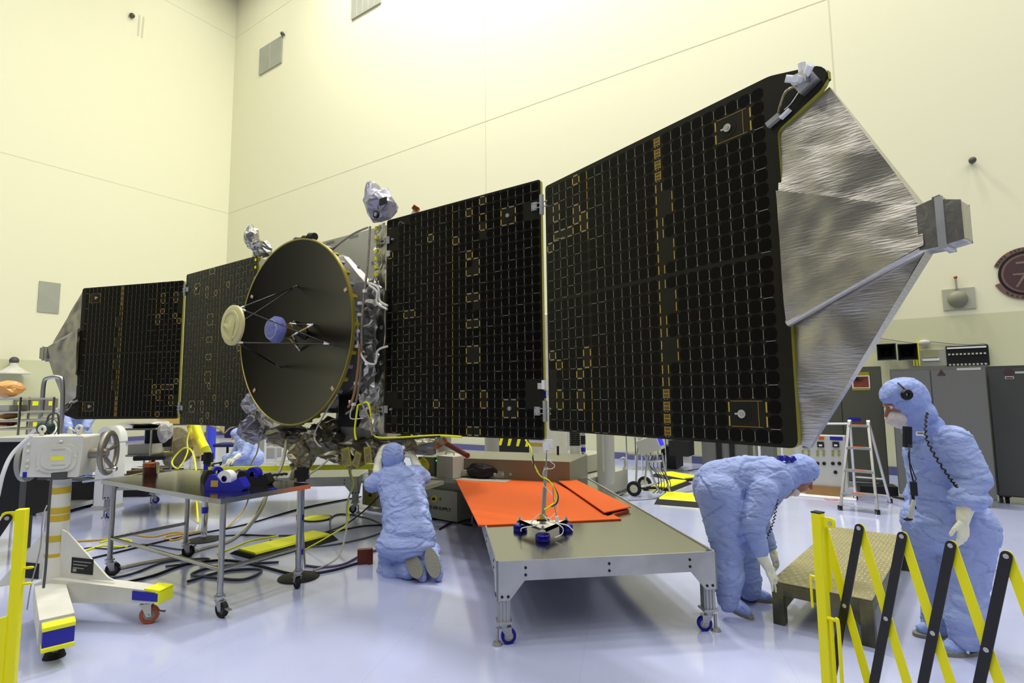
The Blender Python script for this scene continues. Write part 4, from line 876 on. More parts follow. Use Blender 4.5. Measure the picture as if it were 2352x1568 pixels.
# things on the stainless table
q = fl(345, 1092, .86); t = thing('taped_canister', 'copper-taped dark canister near the far edge of the stainless table', 'canister', q)
mb = MB(); mb.cyl(q, q+Z*.085, .062, n=24); mb.build('body', mat('dark_brown_film', (.05, .012, .008), .2, .2), t); mb = MB(); mb.cyl(q+Z*.085, q+Z*.125, .066, n=24); mb.box(q+V((.07, 0, .07)), (.012, .04, .10), 1); mb.build('lid', [M_['copper'], M_['chrome']], t, bev=.004)
def tape_disp(px, py, rz, lab, roll, s=1.):
    q = fl(px, py, .86); t = thing('tape_dispenser', lab, 'tape dispenser', q); M = Matrix.Translation(q) @ Matrix.Rotation(rz, 4, 'Z') @ Matrix.Scale(s, 4)
    mb = MB(M); mb.prism([(-.13, 0), (.13, 0), (.15, .025), (.11, .085), (.06, .055), (-.01, .05), (-.06, .10), (-.10, .10), (-.13, .04)], (V((0, -.035, 0)), V((1, 0, 0)), Z, V((0, 1, 0))), 0, .07)
    mb.build('body', M_['blue'] if roll else M_['black'], t, bev=.004)
    mb = MB(M); mb.lathe([(.02, -.027), (.052, -.027), (.052, .027), (.02, .027)], V((0, 0, .075)), V((0, 1, 0)), 26); mb.build('tape_roll', M_['whiteb'] if roll else M_['blue'], t)
    if roll:
        mb = MB(M); mb.box(V((-.06, -.0365, .045)), (.05, .003, .04)); mb.build('label', M_['gold'], t, smooth=False)
    return t
tape_disp(520, 1125, -.15, 'blue tape dispenser with white roll and yellow label on the stainless table', True, 1.25)
tape_disp(583, 1112, -.15, 'black tape dispenser with blue roll, right of the labelled one', False, 1.15)
tape_disp(497, 1102, .9, 'dark blue tape dispenser turned end-on behind the labelled one', False, .95)
q = fl(575, 1096, .86); t = thing('wire_bundle', 'bundle of grey and purple cable ends lying on the stainless table', 'cable')
t.location = q
for i in range(5):
    mb = MB(); mb.tube([q+V((-.28+.05*i, -.02+.02*i, .02+.01*i)), q+V((-.1, .03-.01*i, .05+.008*i)), q+V((.06, .02*i-.03, .03)), q+V((.16+.03*i, -.05+.03*i, .02))], .007, 6); mb.cyl(q+V((.16+.03*i, -.05+.03*i, .02)), q+V((.2+.03*i, -.07+.03*i, .02)), .012, n=8, m=1)
    mb.build('cable', [(M_['grey'], M_['alu'], mat('mauve_cable', (.2, .12, .2), .4))[i % 3], M_['black']], t)
p0 = fl(627, 1122, .86); mb = MB(); mb.box(V((p0.x, p0.y, .843)), (.055, .004, .05), 0, Matrix.Rotation(atan2(b.y, b.x), 3, 'Z')); mb.box(V((p0.x, p0.y, .8625)), (.055, .05, .002), 0, Matrix.Rotation(atan2(b.y, b.x), 3, 'Z'))
mb.build('tape_patch', M_['blue'], ss, smooth=False)

# ---- stanchions with black bases
def stanchion(px, py, H, lab, bands, head=True, r=.032):
    q = fl(px, py); t = thing('stanchion_post', lab, 'stanchion', q)
    mb = MB(); mb.lathe([(.004, .03), (.05, .03), (.14, .018), (.175, .008), (.178, 0), (.004, 0)], q, Z, 36); mb.build('base', M_['black'], t)
    mb = MB(); mb.cyl(q+Z*.02, q+Z*(H-.10), r, n=22); mb.build('pole', M_['chrome'], t)
    if head: mb = MB(); mb.cyl(q+Z*(H-.13), q+Z*H, r*1.25, n=20); mb.box(q+V((.04, 0, H-.06)), (.04, .05, .10)); mb.box(q+V((-.04, 0, H-.06)), (.03, .05, .07)); mb.build('belt_head', M_['black'], t)
    for z, h in bands: mb = MB(); mb.cyl(q+Z*z, q+Z*(z+h), r*1.06, n=20); mb.build('tape_band', M_['blue'], t)
    return q, t
q1, s1 = stanchion(686, 1326, .97, 'chrome post with black base and blue tape bands, beside the corner of the stainless table', ((.80, .025), (.50, .05), (.20, .05)))
q2, s2 = stanchion(468, 1240, .98, 'chrome post with black base behind the stainless table, wrapped in blue tape at the top', ((.58, .30), (.30, .07)))
mb = MB(); bz = q2.z+.92; A0 = A_(480, 1078, 6.42); B0 = A_(905, 1070, 6.5); mb.box((A0+B0)/2, ((B0-A0).length, .05, .055), 0, Matrix.Rotation(atan2(B0.y-A0.y, B0.x-A0.x), 3, 'Z') @ Matrix.Rotation(-math.asin((B0.z-A0.z)/(B0-A0).length), 3, 'Y')); mb.bar(A0-V((.02, 0, 0)), A0+V((.02, 0, 0)), .06, .07)
tag(mb.build('barrier_belt', M_['yellow2'], smooth=False), 'bright yellow barrier belt stretched from the blue-taped post towards the right', 'barrier belt')
q3 = fl(1343, 1172); t = thing('marked_pole', 'thin chrome pole with blue tape rings standing beside the white platform', 'pole', q3)
zt = A_(1340, 990, q3.y).z; mb = MB(); mb.cyl(q3, q3+Z*zt, .03, n=18); mb.lathe([(.07, 0), (.07, .01), (.04, .025)], q3, Z, 24); mb.build('pole', M_['chrome'], t)
for y in (1032, 1065): z = A_(1340, y, q3.y).z; mb = MB(); mb.cyl(q3+Z*(z-.03), q3+Z*(z+.03), .033, n=18); mb.build('tape_band', M_['blue'], t)
mb = MB(); z = A_(1340, 1010, q3.y).z; mb.cyl(q3+Z*(z-.06), q3+Z*(z+.06), .034, n=18); mb.build('grip', M_['black'], t)

# ---- handwheel rotation fixture at the left
AX = V((sin(radians(74)), cos(radians(74)), 0)); FN = V((AX.y, -AX.x, 0))
colx = fl(118, 1420); colx.z = 0
hf = thing('rotation_fixture', 'white wheeled fixture with a gearbox and large grey handwheel, in the left foreground', 'fixture', colx)
gc = A_(120, 1050, colx.y-.05)
def gp(u, w, k=0): return gc+AX*u+Z*w+FN*k
frg = (gc, AX, Z, FN)
mb = MB(); W_, H_ = .195, .155; mb.prism(rounded([(-W_, -H_+.02), (W_*.9, -H_-.0), (W_, H_*.98), (-W_*.93, H_)], [.02]*4), frg, -.28, 0); 
mb.prism(rounded([(-.09, -.11), (.16, -.11), (.16, .10), (-.09, .10)], [.09]*4, 8), frg, 0, .012); mb.prism(rounded([(-.06, -.085), (.13, -.085), (.13, .075), (-.06, .075)], [.07]*4, 8), frg, .012, .022)
for u, w in ((-.15, .10), (-.15, .05), (-.15, -.02), (-.15, -.06), (.05, .115), (.15, 0), (-.08, -.08)): mb.cyl(gp(u, w, 0), gp(u, w, .014), .012, n=10)
mb.build('gearbox', M_['white'], hf, bev=.006)
mb = MB(); mb.prism([(-.0, -.02), (.085, -.02), (.085, .008), (0, .008)], frg, .0225, .0235); mb.build('label', M_['yellow2'], hf, smooth=False)
mb = MB(); mb.prism([(-.175, -.14), (-.15, -.14), (-.15, -.10), (-.175, -.10)], frg, .001, .003); mb.build('badge', M_['blue'], hf, smooth=False)
for k, z_ in ((.048, .052), (.052, -.062)): 
    mb = MB(); mb.prism([(k-.045, z_), (k+.04, z_), (k+.04, z_+.010), (k-.045, z_+.010)], frg, .0222, .023); mb.build('embossed_text', M_['lgrey'], hf, smooth=False)
for u in (-.13, .11):
    mb = MB(); q = gp(u, .155, -.12); mb.cyl(q, q+Z*.03, .014, n=12); mb.tube([q+Z*.05+V((.022*cos(t*pi/6), 0, .022*sin(t*pi/6))) for t in range(12)], .010, 8, res=1, closed=True); mb.build('lifting_eye', M_['white'], hf)
wc = gp(.27, .01, -.14)
mb = MB(); mb.tube([wc+AX*.04+(FN*cos(t*pi/18)+Z*sin(t*pi/18))*.158 for t in range(36)], .019, 12, res=1, closed=True)
for t in (.35, 1.6, 2.85, 4.1, 5.35): d = FN*cos(t)+Z*sin(t); mb.tube([wc+AX*.0+d*.03, wc+AX*.015+d*.08, wc+AX*.04+d*.15], .017, 8)
mb.cyl(wc-AX*.09, wc+AX*.035, .042, .036, n=22); mb.build('handwheel', M_['wheelm'] if 'wheelm' in M_ else mat('cast_grey_metal', (.27, .25, .21), .42, .6), hf)
mb = MB(); q = wc+AX*.04+(FN*.5-Z*.8)*.15; mb.cyl(q-AX*.04, q+AX*.07, .009, n=10); mb.ell(q+AX*.075, .02, 0, 14, 10); mb.build('crank_handle', M_['chrome'], hf)
mb = MB(); q = gp(-.20, -.03, -.14); mb.cyl(q, q-AX*.03, .155, n=36); 
for t in range(8): d = FN*cos(t*pi/4)+Z*sin(t*pi/4); mb.cyl(q-AX*.03+d*.12, q-AX*.035+d*.12, .014, n=10, m=1)
mb.build('flange', [M_['grey'], M_['black']], hf)
cb = colx+Z*.12; ct = V((gc.x, gc.y+.10, gc.z-.15)); 
mb = MB(); mb.cyl(cb, ct, .075, .062, n=28); mb.cyl(ct-Z*.02, ct+Z*.02, .09, n=20); mb.build('column', M_['white'], hf)
for f_ in (.36, .48, .64, .70, .86): mb = MB(); p = cb.lerp(ct, f_); mb.cyl(p, p+Z*(.045 if f_ not in (.36,) else .025), .0755-.012*f_, n=26); mb.build('tape_band', M_['gold2'] if 'gold2' in M_ else mat('ochre_tape', (.55, .40, .02), .5), hf)
mb = MB(); mb.box(ct+Z*.01, (.2, .2, .05)); mb.build('mounting_plate', M_['dgrey'], hf)
# base beam towards the right with a caster, gusset, stub towards the viewer
ef = fl(340, 1432); ef.z = 0; bd = (ef-colx); bd.z = 0; BL = bd.length+.12; bd.normalize(); bs = V((bd.y, -bd.x, 0))
if bs.y > 0: bs = -bs
mb = MB(); mb.prism([(-.1, .13), (BL, .165), (BL, .245), (.05, .30), (-.1, .26)], (colx, bd, Z, bs), -.06, .06); mb.build('base_beam', M_['white'], hf, bev=.004)
mb = MB(); mb.prism([(.05, .29), (.52, .29), (.46, .31), (.10, .62), (.05, .64)], (colx, bd, Z, bs), -.0, .012); mb.prism([(-.5, .20), (-.05, .29), (-.05, .64), (-.1, .62)], (colx, bd, Z, bs), 0, .012); mb.build('gusset', M_['white'], hf, bev=.002)
pf = (colx, bd, Z, bs); pl_ = mb = MB(); mb.prism([(.155, .335), (.335, .325), (.335, .435), (.155, .445)], pf, .012, .016); plate = mb.build('nameplate', M_['black'], hf, smooth=False)
mb = MB(); [mb.prism([(.17+.0*i, .415-i*.022), (.32-.03*i, .407-i*.022), (.32-.03*i, .413-i*.022), (.17, .421-i*.022)], pf, .016, .0168) for i in range(3)]; mb.prism([(.17, .345), (.20, .344), (.20, .366), (.17, .367)], pf, .016, .0168); mb.build('printed_lines', M_['grey'], plate, smooth=False)
mb = MB(); mb.prism([(-.30, .29), (-.12, .28), (-.12, .39), (-.30, .40)], pf, .012, .016); mb.build('nameplate', M_['black'], hf, smooth=False)
mb = MB(); mb.prism([(BL-.02, .16), (BL+.012, .16), (BL+.012, .255), (BL-.02, .255)], pf, -.066, .066); mb.prism([(BL-.11, .250), (BL+.012, .238), (BL+.012, .256), (BL-.11, .264)], pf, -.066, .064); mb.build('foam_edge', M_['yellow2'], hf, bev=.006)
mb = MB(); mb.prism([(BL-.20, .185), (BL+.002, .178), (BL+.002, .234), (BL-.20, .246)], pf, .061, .067); mb.build('tape_patch', M_['blue'], hf, smooth=False)
caster(hf, colx+bd*(BL-.15)+Z*.172, .062, mat('orange_caster_tread', (.40, .07, .015), .4), M_['grey'], .3, M_['steel'], True, False, .045)
sb = fl(135, 1468); so = colx+V((.02, -.06, 0)); sd_ = fl(133, 1486, .12)-so; sd_.z = 0; SL = sd_.length; sd_.normalize(); ss_ = V((-sd_.y, sd_.x, 0)); frs = (so, sd_, Z, ss_)
mb = MB(); mb.prism([(0, .10), (SL-.18, .10), (SL-.18, .25), (0, .27)], frs, -.085, .085); mb.prism([(SL-.18, .11), (SL-.02, .11), (SL-.02, .235), (SL-.18, .235)], frs, -.07, .07, 1); mb.build('outrigger', [M_['white'], M_['grey']], hf, bev=.004)
mb = MB()
for z in (.105, .225): mb.prism(rounded([(SL-.10, z), (SL+.005, z), (SL+.005, z+.028), (SL-.10, z+.028)], [.008]*4), frs, -.078, .078)
mb.build('foam_edge', M_['yellow2'], hf, bev=.006)
mb = MB(); mb.prism([(SL-.10, .133), (SL-.003, .133), (SL-.003, .225), (SL-.10, .225)], frs, -.076, .076); mb.build('tape_patch', M_['blue'], hf, smooth=False)
mb = MB(); p = so+sd_*(SL-.2); mb.cyl(p+Z*.1, p+Z*.03, .02, n=12, m=1); mb.cyl(p+Z*.03, p, .05, .06, n=20); mb.build('levelling_foot', [M_['rubber'], M_['alu']], hf)
for pts, r, m in (([(72, 1000, 3.7), (30, 1040, 3.65), (8, 1085, 3.6), (-5, 1140, 3.6)], .012, M_['whiteb']), ([(118, 1100, 3.9), (112, 1180, 3.88), (106, 1290, 3.86), (100, 1350, 3.85)], .008, M_['dgrey']), ([(108, 1160, 3.84), (98, 1190, 3.8), (92, 1260, 3.8), (72, 1340, 3.8), (62, 1400, 3.8)], .004, M_['grey'])):
    c2(pts, r, m, hf)

# ---- expanding barriers
def slat(name, p, q, w, t, m, parent, off, n):
    d = (q-p).normalized(); s = d.cross(n).normalized(); fr = (p+n*off, d, s, n); L_ = (q-p).length; k = 8
    pts = [(-sin(pi*i/k)*w/2, cos(pi*i/k)*w/2) for i in range(k+1)][::-1]
    pts = [(-w/2*sin(pi*i/k), -w/2*cos(pi*i/k)) for i in range(k+1)]+[(L_+w/2*sin(pi*i/k), w/2*cos(pi*i/k)) for i in range(k+1)]
    mb = MB(); mb.prism(pts, fr, -t/2, t/2); return mb.build(name, m, parent, bev=.001)
BZ = .93
bl = bpy.data.materials.new('x'); bpy.data.materials.remove(bl)
M_['blackpaint'] = mat('black_powder_coat', (.006, .006, .008), .35)
tops = [fl(x, y, BZ) for x, y in ((1975, 1212), (2070, 1230), (2182, 1252), (2313, 1276))]
dT = (tops[3]-tops[0])/3; dT.z = 0; bn = V((dT.y, -dT.x, 0)).normalized()
if bn.y > 0: bn = -bn
bz_ = thing('expanding_barrier', 'yellow and black expanding barrier across the right foreground', 'barrier', (tops[0].x, tops[0].y, 0))
T = [tops[0]+dT*i for i in range(-1, 7)]
Bm = [V((p.x, p.y, .14)) for p in T]
for i in range(1, 8):
    slat('black_slat', T[i], Bm[i-1], .040, .006, M_['blackpaint'], bz_, .006, bn)
for i in range(0, 7):
    slat('yellow_slat', T[i], Bm[i+1], .040, .006, M_['yellow'], bz_, -.006, bn)
for i in range(1, 7):
    mid = (T[i]+Bm[i-1])/2
    for p in (T[i], mid, Bm[i]):
        mb = MB(); mb.cyl(p, p+bn*.013, .010, n=14); mb.build('rivet', M_['alu'], bz_)
pt0 = fl(1878, 1177, .985); pt0.z = 0; mb = MB(); mb.box(pt0+Z*.51, (.046, .046, .95), 0, Matrix.Rotation(atan2(dT.y, dT.x), 3, 'Z')); mb.build('post', M_['yellow'], bz_, bev=.003)
mb = MB(); mb.box(pt0+Z*.988, (.047, .047, .006), 0, Matrix.Rotation(atan2(dT.y, dT.x), 3, 'Z')); mb.build('post_cap', M_['black'], bz_)
du = dT.normalized(); mb = MB(); mb.prism(rounded([(.02, .92), (.085, .92), (.085, .97), (.02, .97)], [.0, .02, .02, 0]), (pt0, du, Z, bn), -.004, .004); mb.prism([(.02, .60), (.035, .61), (.035, .92), (.02, .92)], (pt0, du, Z, bn), -.03, -.024); mb.cyl(pt0+du*.062+Z*.945+bn*.004, pt0+du*.062+Z*.945+bn*.010, .009, n=12, m=1); mb.build('hinge_plate', [M_['yellow'], M_['alu']], bz_)
mb = MB(); q = pt0-du*.023; mb.tube([q+Z*.66, q-du*.03+Z*.66, q-du*.035+Z*.65, q-du*.035+Z*.52, q-du*.032+Z*.505], .006, 8); mb.build('hook', M_['yellow'], bz_)
mb = MB(); q = pt0+du*.023+bn*.01; mb.tube([q+Z*.48, q+du*.035+Z*.48, q+du*.05+Z*.46, q+du*.05+Z*.14], .009, 8); mb.bar(q+du*.015+Z*.14, q+du*.015+Z*.48, .012, .02, up=(0, 1, 0)); mb.build('slide_bracket', M_['yellow'], bz_)
mb = MB(); mb.box(pt0+Z*.035, (.30, .05, .04), 0, Matrix.Rotation(1.2, 3, 'Z')); mb.build('foot', M_['black'], bz_)
# the other barrier, cut by the left edge
lp = fl(52, 1168, 1.04); lp.z = 0; lb = thing('expanding_barrier', 'yellow barrier end post with one black slat, cut by the left edge', 'barrier', lp)
mb = MB(); lu = V((.93, .36, 0)).normalized(); ln_ = V((lu.y, -lu.x, 0)); Rl = Matrix.Rotation(atan2(lu.y, lu.x), 3, 'Z'); mb.box(lp+Z*.545, (.046, .046, .99), 0, Rl); mb.build('post', M_['yellow'], lb, bev=.003)
slat('black_slat', lp-lu*.055+Z*1.0, lp-lu*.50+Z*.14, .04, .006, M_['blackpaint'], lb, .012, ln_); slat('yellow_slat', lp-lu*.055+Z*.14, lp-lu*.50+Z*1.0, .04, .006, M_['yellow'], lb, -.008, ln_)
mb = MB(); mb.cyl(lp-lu*.055+Z*1.0+ln_*.01, lp-lu*.055+Z*1.0+ln_*.02, .010, n=14); mb.build('rivet', M_['alu'], lb)
mb = MB(); mb.prism(rounded([(-.085, .98), (-.02, .98), (-.02, 1.03), (-.085, 1.03)], [.02, 0, 0, .02]), (lp, lu, Z, ln_), -.002, .006); mb.build('hinge_plate', M_['yellow'], lb)
mb = MB(); mb.prism(rounded([(-.10, .18), (-.02, .18), (-.02, .52), (-.10, .50)], [.02, 0, 0, .02]), (lp, lu, Z, ln_), .02, .034); mb.build('slide_bracket', M_['yellow'], lb)
for z in (.66, .74): mb = MB(); mb.tube([lp+lu*(.023+.02+.02*cos(t*pi/8))+ln_*.004*sin(t*pi/8)+Z*(z+.004*sin(t*pi/8)) for t in range(16)], .004, 6, res=1, closed=True); mb.build('ring', M_['yellow'], lb)
mb = MB(); mb.box(lp+Z*.035, (.30, .05, .04), 0, Matrix.Rotation(.4, 3, 'Z')); mb.build('foot', M_['black'], lb)

# ---- step platform
SZ = .29; c4 = [fl(1772, 1332, SZ), fl(2003, 1378, SZ), fl(2078, 1222, SZ), fl(1890, 1214, SZ)]
O = V((c4[0].x, c4[0].y, 0)); a = c4[1]-c4[0]; b = c4[3]-c4[0]; W_ = a.length; L_ = (b.length+(c4[2]-c4[1]).length)/2; a.normalize(); b = (b-a*a.dot(b)).normalized()
M_['tread'] = mat('worn_diamond_tread', (.36, .33, .18), .38, .5, bump=(5, .2, 3), var=((.44, .40, .22), 5, .2))
M_['oliv'] = mat('olive_painted_steel', (.17, .16, .06), .5, .2, var=((.05, .05, .03), 3.2, .12))
sp_ = thing('step_platform', 'olive metal work step with a diamond tread top, behind the barrier post', 'step', O)
mb = MB(); mb.prism([(0, 0), (W_, 0), (W_, L_), (0, L_)], (O, a, b, Z), SZ-.012, SZ)
n_ = 34; k_ = 22
for i in range(k_):
    for j in range(n_):
        x, y = (i+.5)*W_/k_, (j+.5)*L_/n_; s = .010; q = O+a*x+b*y+Z*SZ; e1, e2 = (a+b, a-b) if (i+j) % 2 else (a-b, a+b)
        mb.add([q-e1*s, q+e2*s*.3, q+e1*s, q-e2*s*.3, q+Z*.003], [(0, 1, 4), (1, 2, 4), (2, 3, 4), (3, 0, 4)])
mb.build('tread_plate', M_['tread'], sp_, smooth=False)
mb = MB()
for (o_, e, ln, n) in ((O, a, W_, -b), (O+b*L_, a, W_, b), (O, b, L_, -a), (O+a*W_, b, L_, a)):
    mb.prism([(.0, SZ-.09), (ln, SZ-.09), (ln, SZ-.005), (0, SZ-.005)], (o_, e, Z, n), -.01, .0)
    for x0, s in ((0, 1), (ln, -1)): mb.prism([(x0, SZ-.17), (x0+s*.085, SZ-.17), (x0+s*.14, SZ-.09), (x0, SZ-.09)], (o_, e, Z, n), -.02, -.01)
mb.build('frame', M_['oliv'], sp_, smooth=False)
for x, y in ((.035, .035), (W_-.035, .035), (W_-.035, L_-.035), (.035, L_-.035)):
    mb = MB(); mb.box(O+a*x+b*y+Z*(SZ-.01)/2, (.075, .075, SZ-.012), 0, Matrix((a, b, Z)).transposed()); mb.build('leg', M_['oliv'], sp_, bev=.003)
# ================================================================ walls' fittings
def onR(px, py, k=0.): return pl(px, py, WC+NR*k, NR)
def onL(px, py, k=0.): return pl(px, py, WC+NL*k, NL)
def sR(px, py): p = onR(px, py); return ((p-WC).dot(DR), p.z)
def sL(px, py): p = onL(px, py); return ((p-WC).dot(DL), p.z)
FRR = (WC, DR, Z, NR); FRL = (WC, DL, Z, NL)
def wallbox(name, fr, s0, s1, z0, z1, d, m, lab, cat, group=None, ribs=0, bev=.0):
    mb = MB(); mb.prism([(s0, z0), (s1, z0), (s1, z1), (s0, z1)], fr, .005, d)
    for i in range(1, ribs): x = s0+(s1-s0)*i/ribs; mb.prism([(x-.01, z0+.02), (x+.01, z0+.02), (x+.01, z1-.02), (x-.01, z1-.02)], fr, d, d+.006, 1)
    o = mb.build(name, [m, M_['lgrey']], smooth=False, bev=bev); return tag(o, lab, cat, group)
M_['grille'] = mat('grey_grille', (.36, .37, .30), .5, var=((.32, .33, .26), 2, .2))
a0, a1 = sR(597, 174), sR(650, 80); b0 = sR(597, 116)
wallbox('wall_grille', FRR, a0[0], a1[0], sR(597, 174)[1], b0[1], .06, M_['grille'], 'grey wall grille high up just right of the room corner', 'grille', ribs=2)
a0, a1 = sR(809, 47), sR(876, 10); wallbox('wall_grille', FRR, a0[0], a1[0], a0[1], a0[1]+3.2, .06, M_['grille'], 'grey ribbed wall grille cut by the top edge of the picture', 'grille', ribs=5)
a0, a1 = sL(90, 645), sL(134, 718); a2 = sL(90, 716); wallbox('wall_grille', FRL, a1[0], a0[0], a2[1], a0[1], .04, M_['grille'], 'beige grey panel on the left wall above the left wing tip', 'grille')
for i, (px, py, r, f, lab) in enumerate(((301, 38, .10, 'L', 'small dark wall knob high on the left wall'), (653, 80, .08, 'R', 'tiny dark knob at the corner of the upper wall grille'), (2232, 372, .06, 'R', 'dark round sensor alone on the right wall above the emblem'))):
    p = onR(px, py) if f == 'R' else onL(px, py); n = NR if f == 'R' else NL
    mb = MB(); mb.cyl(p, p+n*.06, r*.6, n=14); mb.ell(p+n*.10, r, 0, 14, 10); tag(mb.build('wall_sensor', M_['dgrey']), lab, 'sensor')
mb = MB()
for i in range(12):
    for s in (0, 1): x, z = sL(321+s*9-i*.35, 36+s*4+i*3.9); mb.prism([(x-.03, z-.06), (x+.03, z-.06), (x+.03, z+.02), (x-.03, z+.02)], FRL, .002, .015)
tag(mb.build('vent_slots', M_['seam'], smooth=False), 'two columns of tiny slots high on the left wall', 'vent')
# round half-lit horn on its plate
s0, z0 = sR(2164, 664), None; x0, zt0 = sR(2163, 666); x1, zt1 = sR(2238, 661); _, zb0 = sR(2167, 713)
pnl = wallbox('wall_light', FRR, x0, x1, zb0, zt0-.0, .03, mat('plate_grey', (.42, .42, .33), .5), 'round grey lamp on a rectangular plate on the right wall left of the emblem', 'wall light')
p = onR(2200, 686, .05); mb = MB(); R = Matrix((DR, Z, NR)).transposed(); mb.ell(p, (.15, .15, .10), 0, 24, 14, R); mb.build('lamp_bowl', mat('olive_grey', (.22, .22, .15), .5), pnl)
mb = MB(); q = onR(2197, 664, .05); mb.cyl(q, q+Z*.22, .018, n=10); mb.ell(q+Z*.22, .03, 1, 10, 8); mb.build('beacon', [M_['grey'], M_['copper']], pnl)
# painted round emblems
def ringpoly(r, n=48, a0=0, a1=2*pi): return [(cos(a0+(a1-a0)*i/n)*r, sin(a0+(a1-a0)*i/n)*r) for i in range(n)]
cx_, cz_ = sR(2352, 628); em = thing('wall_emblem', 'dark red round mission emblem with curved banners on the right wall, cut by the edge', 'emblem', wr(cx_, cz_)); fe = (wr(cx_+.04, cz_), DR, Z, NR)
_x, _ = sR(2292, 632); ER = cx_+.04-_x
M_['maroon'] = mat('emblem_maroon', (.06, .03, .033), .5); M_['rose'] = mat('emblem_rose', (.17, .09, .075), .5)
mb = MB(); mb.prism(ringpoly(ER), fe, .005, .03); mb.build('backing', M_['black'], em, smooth=False)
mb = MB(); mb.prism(ringpoly(ER*.90), fe, .03, .034); mb.build('ring', M_['rose'], em, smooth=False)
mb = MB(); mb.prism(ringpoly(ER*.81), fe, .034, .038); mb.build('centre', M_['maroon'], em, smooth=False)
mb = MB(); mb.prism([(-.06*ER, -.5*ER), (.0, -.5*ER), (.04*ER, .5*ER), (-.06*ER, .5*ER)], fe, .038, .041); mb.prism([(-.36*ER, .45*ER), (.1*ER, .45*ER), (.1*ER, .55*ER), (-.36*ER, .55*ER)], fe, .038, .041)
mb.prism([(-.5*ER, -.02), (.4*ER, -.04), (.4*ER, 0), (-.5*ER, .01)], fe, .038, .041); mb.prism([(-.45*ER, -.6*ER), (-.38*ER, -.62*ER), (-.02, -.1*ER), (-.06, -.08*ER)], fe, .038, .041); mb.build('figure', mat('emblem_tan', (.20, .13, .11), .5), em, smooth=False)
for t0, t1, txt, fl2 in ((radians(60), radians(158), 'MARS EXPLOR', 1), (radians(200), radians(300), 'NASA', -1)):
    n = 20; po = [(cos(t0+(t1-t0)*i/n)*ER*1.20, sin(t0+(t1-t0)*i/n)*ER*1.20) for i in range(n+1)]+[(cos(t1-(t1-t0)*i/n)*ER*1.03, sin(t1-(t1-t0)*i/n)*ER*1.03) for i in range(n+1)]
    mb = MB(); mb.prism(po, fe, .004, .026); ban = mb.build('banner', M_['rose'], em, smooth=False)
    ban_txt = txt
    for i, ch in enumerate(txt):
        a = (t1-.10-i*.13) if fl2 == 1 else (t0+.50+i*.17)
        rr = ER*1.115; O_ = fe[0]+DR*cos(a)*rr+Z*sin(a)*rr+NR*.027; up = (DR*cos(a)+Z*sin(a))*fl2; rd = (DR*sin(a)-Z*cos(a))*fl2
        if ch != ' ': text('banner_letter', ch, ER*.15, O_, rd, up, M_['black'], ban)
# blue round emblem half hidden by the wing
bx, bz = sR(2022, 690); x2, _ = sR(2063, 690); fe2 = (wr(bx, bz), DR, Z, NR); br_ = x2-bx
be = thing('wall_emblem', 'blue round emblem on the right wall, mostly hidden by the foil wing tip', 'emblem', wr(bx, bz)); mb = MB(); mb.prism(ringpoly(br_), fe2, .004, .02); mb.build('disc', mat('emblem_blue', (.06, .04, .30), .5), be, smooth=False)
mb = MB(); mb.prism([(br_*.2, -.1*br_), (br_*.82, .12*br_), (br_*.84, .26*br_), (br_*.2, .05*br_)], fe2, .02, .023); mb.build('stripe', mat('emblem_lilac', (.4, .38, .6), .5), be, smooth=False)
# horn speakers
for i, (xa, xb) in enumerate(((2012, 2058), (2058, 2106))):
    s0, zt = sR(xa, 794); s1, _ = sR(xb, 791); _, zb = sR(xa, 831); O = wr((s0+s1)/2, (zt+zb)/2); w = (s1-s0)*.47; h = (zt-zb)/2
    t = thing('horn_speaker', ('left of two square black horn speakers side by side on the right wall', 'right of the two square black horn speakers, nearer the socket panel')[i], 'speaker', O, 0, 'horn speakers on the right wall')
    mb = MB(); c0 = [O+DR*x*w+Z*y*h+NR*.45 for x, y in ((-1, -1), (1, -1), (1, 1), (-1, 1))]; c1 = [O+DR*x*w*.3+Z*y*h*.3+NR*.1 for x, y in ((-1, -1), (1, -1), (1, 1), (-1, 1))]
    ci = [O+DR*x*w*.93+Z*y*h*.93+NR*.445 for x, y in ((-1, -1), (1, -1), (1, 1), (-1, 1))]; cj = [O+DR*x*w*.25+Z*y*h*.25+NR*.14 for x, y in ((-1, -1), (1, -1), (1, 1), (-1, 1))]
    mb.add(c0+c1+ci+cj, [(k, (k+1) % 4, 4+(k+1) % 4, 4+k) for k in range(4)]+[(k, 8+k, 8+(k+1) % 4, (k+1) % 4) for k in range(4)]+[(4, 5, 6, 7)]); mb.add(ci+cj, [(k, 4+k, 4+(k+1) % 4, (k+1) % 4) for k in range(4)]+[(4, 5, 6, 7)], 1)
    mb.build('horn', [M_['dgrey'], M_['black']], t, smooth=False); mb = MB(); mb.box(O+NR*.075, (.10, .10, .10), 0, R); mb.build('wall_bracket', M_['grey'], t)
# socket panels and conduit
x0, zt = sR(2084, 806); x1, _ = sR(2171, 799); _, zb = sR(2084, 842)
t = wallbox('breaker_panel', FRR, x0, x1, zb, zt, .06, mat('panel_grey', (.34, .34, .29), .5), 'grey equipment panel with a small window between horn speakers and black socket panel', 'panel')
mb = MB(); a, zA = sR(2118, 805); b, _ = sR(2152, 803); _, zB = sR(2118, 822); mb.prism([(a, zB), (b, zB), (b, zA), (a, zA)], FRR, .06, .068); mb.build('window', mat('pale_olive', (.32, .32, .18), .3), t, smooth=False)
mb = MB(); mb.prism([(a-.01, zB-.06), (b+.02, zB-.06), (b+.02, zB-.02), (a-.01, zB-.02)], FRR, .06, .075); mb.build('label_strip', M_['whiteb'], t, smooth=False)
for px in (2099, 2106, 2112): mb = MB(); x, z = sR(px, 840); mb.cyl(wr(x, z, .07), wr(x, z+.28 if px != 2112 else z+.5, .07), .012, n=6); mb.build('yellow_lead', M_['yellow'], t)
